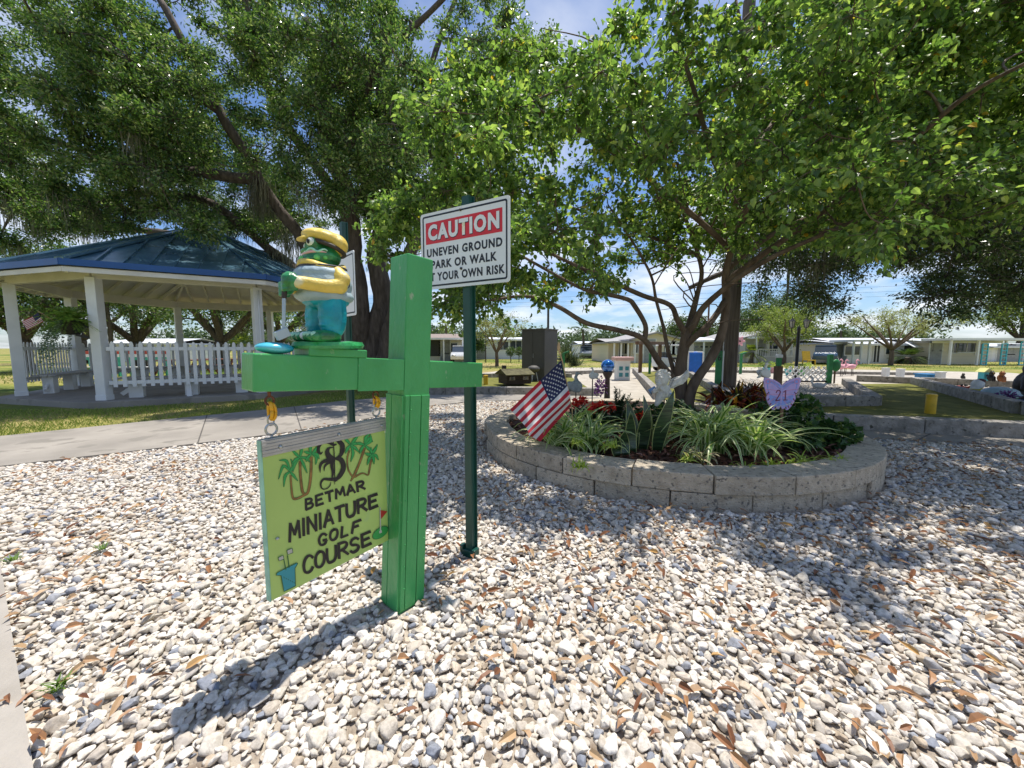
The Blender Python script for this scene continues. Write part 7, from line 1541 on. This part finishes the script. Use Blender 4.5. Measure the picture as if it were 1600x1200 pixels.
b = Vector((A(1215, 594, 11.5).x, 11.5, 0)); t = thing('birdhouse_post', 'square wooden post with green neck and white cap behind the butterfly', 'post', b); mb = MB(); mb.box(b + UP * (zpx(572, 11.5) / 2), (.17, .17, zpx(572, 11.5))); mb.build('post', WOOD, t, bevel=.008); mb = MB(); mb.box(b + UP * ((zpx(572, 11.5) + zpx(559, 11.5)) / 2), (.11, .11, zpx(559, 11.5) - zpx(572, 11.5))); mb.build('neck', GPOST, t, bevel=.006); mb = MB(); mb.box(b + UP * (zpx(556.5, 11.5)), (.15, .15, .1)); mb.build('cap', WHITEP, t, bevel=.02)
# blue cooler
Yb = 17.5; c = A(1081, 577, Yb); c.z = 0; cl = thing('blue_bin', 'bright blue box with white corners behind the planter tree', 'bin', c); hb_ = zpx(551, Yb); mb = MB(); mb.box(c + UP * (hb_ / 2), (.66, .6, hb_)); mb.build('body', M('bin_blue', (.005, .13, .55), .4, .1), cl, bevel=.02); mb = MB()
for x in (-.33, .33): mb.box(c + Vector((x, -.31, hb_ / 2)), (.06, .06, hb_))
mb.box(c + Vector((-.2, -.02, hb_ + .03)), (.26, .5, .06)); mb.box(c + Vector((.22, -.02, hb_ + .03)), (.26, .5, .06)); mb.build('white_trim', WHITEP, cl, bevel=.008)
# golf cart among the stems
cc = A(1050, 572, 21); cc.z = 0; t = thing('golf_cart', 'small white golf cart partly hidden by the planter tree stems', 'golf cart', cc); mb = MB(); mb.prism([(-.95, .25), (.95, .25), (1.0, .6), (.5, .68), (.3, .45), (-.2, .45), (-.25, .75), (-.95, .8)], 1.0, cc + Vector((0, -.5, 0)), (1, 0, 0), UP); mb.build('body', WHITEP, t, bevel=.03); mb = MB(); mb.box(cc + UP * 1.42, (1.5, 1.05, .06)); mb.build('canopy', WHITEP, t, bevel=.02)
for x in (-.65, .55):
    for y in (-.45, .45): mb = MB(); mb.tube([cc + Vector((x, y, .6)), cc + Vector((x * .95, y, 1.4))], .018, 5); mb.build('strut', BLACK, t); mb = MB(); mb.lathe([(.06, -.08), (.19, -.08), (.21, 0), (.19, .08), (.06, .08)], cc + Vector((x, y * 1.1, .21)), 12, 0, Matrix.Rotation(R(90), 3, 'X')); mb.build('wheel', BLACK, t, smooth='auto')
mb = MB(); mb.box(cc + Vector((-.45, 0, .85)), (.12, .9, .4)); mb.box(cc + Vector((-.15, 0, .72)), (.5, .9, .1)); mb.build('seat', BLACK, t, bevel=.02)
# flamingos
FLP = M('flamingo_pink', (.75, .36, .4), .5, .1)
def flamingo(px, Y, lab, fl_):
    b = A(px, 580, Y); b.z = 0; t = thing('flamingo', lab, 'ornament', b, 'pink lawn flamingos'); q = lambda x, z: b + Vector((x * fl_, 0, z)); blob('body', [('e', q(0, .42), (.2, .1, .12)), ('t', [q(-.12, .42), q(-.28, .36)], [.07, .02]), ('t', spline([q(.12, .46), q(.24, .52), q(.2, .66), q(.26, .74)], 3), [.05, .045, .04, .036, .034, .032, .03, .03, .03, .035]), ('t', [q(.28, .74), q(.38, .66)], [.03, .012])], FLP, t, .02, 2); mb = MB(); mb.tube([q(0, .35), q(.02, 0)], .014, 5); mb.tube([q(.06, .36), q(.1, 0)], .014, 5); mb.build('legs', DARK, t)
flamingo(1313, 17.5, 'pink lawn flamingo nearest the cactus post', 1); flamingo(1322, 18.3, 'pink lawn flamingo in the middle of the group', -1); flamingo(1330, 17.8, 'pink lawn flamingo at the outer end of the group', 1)
pf = A(1156, 533, 22); t = thing('pink_pinwheel', 'pink and black garden pinwheel on a thin pole right of the utility pole', 'pinwheel', (pf.x, pf.y, 0)); mb = MB()
for k in range(6): a = k * math.pi / 3; mb.ell(pf + Vector((.16 * math.cos(a), 0, .16 * math.sin(a))), (.15, .025, .08), Matrix.Rotation(-a, 3, 'Y'), 10, 6)
mb.build('blades', FLP, t, smooth=True); mb = MB(); mb.tube([pf + Vector((0, .04, .1)), (pf.x, pf.y + .04, 0)], .018, 6); mb.ell(pf - Vector((0, .03, 0)), .05, None, 8, 6); mb.build('pole', BLACK, t, smooth=True)
# little lane things at right
def small_box(label, px, py, Y, w, h, mat, name='lane_block', cat='block', grp=None):
    c = A(px, py, Y); c.z = -.005 if py < 700 else 0; t = thing(name, label, cat, c, grp); mb = MB(); mb.box(c + UP * (h / 2), (w, w, h)); mb.build('body', mat, t, bevel=.015); mb = MB(); mb.box(c + UP * (h + .015), (w * 1.12, w * 1.12, .035)); mb.build('cap', mat, t, bevel=.006); return t
for px, Y, lab in ((1383, 17.0, 'white block marker on the far lane under the umbrella-shaped tree'), (1406, 16.2, 'white block marker on the far lane right of the sago palm'), (1469, 14.2, 'grey block marker on the dark kerb above the yellow pipe')): small_box(lab, px, 590, Y, .2, .38, WHITEW, grp='block markers on the far lanes')
small_box('low blue box on the far lane left of the grey block', 1447, 592, 14.6, .45, .28, M('lane_blue', (.03, .2, .42), .5), 'blue_block', 'block')
# ornaments at the far right
Yo = 12.6; c = A(1536, 600, Yo); c.z = .22; t = thing('aqua_birdhouse', 'aqua birdhouse with pale yellow roof on the far kerb', 'birdhouse', c); mb = MB(); mb.box(c + UP * .14, (.2, .18, .28)); mb.build('box', AQUA, t, bevel=.006); mb = MB(); mb.prism([(-.17, 0), (.17, 0), (0, .14)], .26, c + Vector((0, -.13, .28)), (1, 0, 0), UP); mb.build('roof', M('pale_yellow', (.6, .58, .2), .5), t, bevel=.006); mb = MB(); mb.ell(c + Vector((0, -.09, .17)), (.04, .02, .04), None, 10, 6); mb.build('entry_hole', BLACK, t)
def critter(label, px, Y, z, s, mat, name, cat='ornament', parts=None):
    c = A(px, 600, Y); c.z = z; t = thing(name, label, cat, c); q = lambda x, y, z_: c + Vector((x * s, y * s, z_ * s)); blob('body', parts(q, s), mat, t, .03 * s, 2); return t, q
catp = lambda q, s: [('e', q(0, 0, .35), (.3 * s, .25 * s, .36 * s)), ('e', q(-.05, -.1, .78), (.22 * s, .2 * s, .2 * s)), ('t', [q(-.17, -.1, .9), q(-.19, -.1, 1.08)], [.07 * s, .02 * s]), ('t', [q(.07, -.1, .9), q(.09, -.1, 1.08)], [.07 * s, .02 * s]), ('t', [q(.25, .05, .12), q(.45, .0, .1)], [.08 * s, .05 * s]), ('t', [q(-.1, -.22, .4), q(-.1, -.26, .04)], [.09 * s, .08 * s]), ('t', [q(.1, -.22, .4), q(.1, -.26, .04)], [.09 * s, .08 * s])]
def faced(t, q, s, eyemat=BLACK):
    mb = MB()
    for x in (-.13, .03): mb.ell(q(x, -.28, .82), .035 * s, None, 8, 5)
    mb.build('eye', eyemat, t, smooth=True)
t, q = critter('black cat figurine on the far kerb', 1547, 12.4, .22, .32, BLACK, 'cat_figurine', parts=catp); faced(t, q, .32, YELLOW)
t, q = critter('orange brown dog figurine on the far kerb right of the black cat', 1563, 12.2, .22, .33, M('dog_brown', (.28, .1, .03), .6, .2), 'dog_figurine', parts=catp); faced(t, q, .33)
t, q = critter('small dark squirrel figurine on the far kerb above the yellow pipe', 1503, 13.2, .22, .2, M('squirrel_dark', (.07, .06, .05), .7), 'squirrel_figurine', parts=catp); faced(t, q, .2)
gn = lambda q, s: [('e', q(0, 0, .3), (.33 * s, .3 * s, .34 * s)), ('e', q(0, -.02, .72), (.2 * s, .2 * s, .2 * s)), ('t', [q(-.3, 0, .42), q(-.28, -.22, .25)], [.09 * s, .07 * s]), ('t', [q(.3, 0, .42), q(.28, -.22, .25)], [.09 * s, .07 * s])]
c = A(1527, 618, 9.6); t, q = critter('squat duck figurine in yellow coat with white head beside the turf lane', 1527, 9.6, 0, .5, M('coat_yellow', (.5, .42, .04), .5), 'duck_figurine', parts=gn); mb = MB(); mb.ell(q(0, -.02, .76), (.12, .12, .13), None, 14, 9); mb.ell(q(-.08, 0, .6), (.08, .1, .12), None, 10, 6); mb.build('head', WHITEP, t, smooth=True); mb = MB(); mb.ell(q(.1, -.05, .95), (.09, .09, .05), None, 10, 6); mb.build('hat', M('hat_maroon', (.1, .03, .04), .6), t, smooth=True)
crb = lambda q, s: [('e', q(0, 0, .2), (.3 * s, .22 * s, .14 * s))] + [('t', [q(x * .2, -.1, .2), q(x * .5, -.25, .3), q(x * .45, -.4, .15)], [.07 * s, .06 * s, .05 * s]) for x in (-1, 1)] + [('t', [q(x * .2, .1, .2), q(x * .5, .15, .2), q(x * .55, .1, 0)], [.05 * s, .045 * s, .035 * s]) for x in (-1, 1)]
t, q = critter('red orange crab figurine on the side gravel', 1500, 11.2, .03, .5, M('crab_red', (.5, .09, .04), .5, .2), 'crab_figurine', parts=crb); mb = MB()
for x in (-.1, .1): mb.ell(q(x, -.18, .36), .03, None, 8, 5)
mb.build('eye', BLACK, t, smooth=True)
c = A(1562, 618, 9.0); c.z = .02; t = thing('toadstool_house', 'pale blue ornament with domed roof beside the duck figurine', 'ornament', c); mb = MB(); mb.lathe([(.02, .34), (.3, .2), (.34, .16), (.2, .15)], c + UP * .02, 14); mb.ell(c + UP * .22, (.34, .28, .14), None, 16, 8); mb.build('dome', M('dome_blue', (.3, .42, .47), .5, .15), t, smooth='auto'); mb = MB(); mb.lathe([(.16, 0), (.13, .2)], c, 12); mb.build('stem', WHITEW, t, smooth='auto')
c = A(1572, 624, 8.4); c.z = .02; t = thing('blue_basin', 'bright cobalt blue basin with dark plant beside the turf lane kerb', 'planter pot', c); mb = MB(); mb.lathe([(.14, 0), (.22, .12), (.24, .15), (.2, .15), (.18, .1), (0, .1)], c, 16); mb.build('pot', M('basin_blue', (.01, .1, .45), .3, coat=.5), t, smooth='auto'); bush('foliage', None, None, (c.x, c.y, .24), (.16, .14, .12), 160, .06, .04, PUR, 321, parent=t)
Yk = 9.4; c = A(1606, 630, Yk); c.z = .0; t = thing('bear_statue', 'dark brown carved bear statue at the right edge', 'statue', c); q = lambda x, y, z: c + Vector((x, y, z)); blob('body', [('e', q(0, 0, .38), (.3, .26, .36)), ('e', q(-.06, -.08, .78), (.19, .18, .17)), ('e', q(-.2, -.14, .74), (.1, .09, .08)), ('e', q(-.14, -.05, .94), (.06, .04, .06)), ('e', q(.06, -.05, .94), (.06, .04, .06)), ('t', [q(-.22, -.1, .55), q(-.4, -.2, .3)], [.1, .07]), ('t', [q(.2, -.1, .55), q(.3, -.25, .3)], [.1, .07]), ('t', [q(-.15, -.1, .15), q(-.35, -.2, .06)], [.14, .1]), ('t', [q(.15, -.1, .15), q(.3, -.25, .06)], [.14, .1])], DARK, t, .025, 2); mb = MB(); mb.ell(q(-.29, -.18, .77), (.03, .03, .025), None, 8, 5); mb.build('nose', BLACK, t, smooth=True); mb = MB(); mb.lathe([(.45, 0), (.45, .05), (.4, .06)], c - UP * .0, 18); mb.build('green_base', GPOST, t)
# white goose in the shaded bed, coloured pots
b = A(1276, 602, 11.8); b.z = .03; t = thing('goose_ornament', 'white swan-necked ornament on the shaded stone bed', 'ornament', b); q = lambda x, z: b + Vector((x, 0, z)); blob('body', [('e', q(.06, .1), (.2, .09, .09)), ('t', spline([q(-.08, .12), q(-.16, .2), q(-.13, .32), q(-.19, .38)], 3), .032), ('t', [q(.2, .1), q(.32, .16)], [.06, .02])], WHB, t, .018, 2); mb = MB(); mb.tube([q(-.2, .38), q(-.27, .35)], [.018, .006], 6); mb.build('beak', M('beak_orange', (.6, .25, .03), .5), t)
cols_ = [M('pot_aqua', (.1, .45, .5), .5), M('pot_white', (.66, .66, .62), .5), M('pot_pink', (.6, .3, .35), .5), M('pot_green', (.1, .35, .12), .5)]
for i, (px, Yp, mi_, lab) in enumerate(((1190, 19.5, 1, 'white flower pot leftmost in the row of coloured pots'), (1198, 19.2, 0, 'aqua flower pot in the row of coloured pots'), (1206, 19.6, 2, 'pink flower pot in the row of coloured pots'), (1232, 18, 0, 'aqua flower pot just left of the lamp post'), (1252, 17.6, 3, 'green flower pot just right of the lamp post'), (1262, 18.4, 1, 'white flower pot behind the lattice screen'))):
    c = A(px, 580, Yp); c.z = 0; t = thing('flower_pot', lab, 'flower pot', c, 'coloured flower pots on the court'); mb = MB(); mb.lathe([(.1, 0), (.16, .24), (.175, .26), (.17, .3), (.14, .28), (0, .26)], c, 14); mb.build('pot', cols_[mi_], t, smooth='auto'); bush('foliage', None, None, (c.x, c.y, .42), (.18, .16, .16), 150, .07, .05, [LIMEL, MIDL, SPY][i % 3], 330 + i, 4, parent=t)
# yellow chair on the porch-house lawn
c = A(1264, 562, 29); c.z = -.03; t = thing('yellow_chair', 'yellow lawn chair in front of the blue car', 'chair', c); mb = MB(); mb.box(c + UP * .38, (.6, .6, .05)); mb.build('seat', YELLOW, t, bevel=.01); mb = MB(); mb.box(c + Vector((0, .3, .72)), (.6, .06, .7), Matrix.Rotation(R(-12), 3, 'X')); mb.build('backrest', YELLOW, t, bevel=.01)
for x in (-.27, .27):
    for y in (-.26, .26): mb = MB(); mb.box(c + Vector((x, y, .19)), (.06, .06, .36)); mb.build('leg', YELLOW, t)
# overhead wires
WIRE = M('wire', (.03, .03, .03), .5)
for k, (z, dx) in enumerate(((9.2, 0), (8.5, .4), (7.9, -.3))):
    a, b = Vector((-50, 62, z)), Vector((60, 52, z + .6)); mb = MB(); mb.tube([a.lerp(b, i / 16) - UP * (.9 * math.sin(math.pi * i / 16)) for i in range(17)], .013, 4); tag(mb.build('power_line', WIRE), ['topmost overhead wire above the distant houses', 'middle overhead wire above the distant houses', 'lowest overhead wire above the distant houses'][k], 'wire', 'overhead wires')
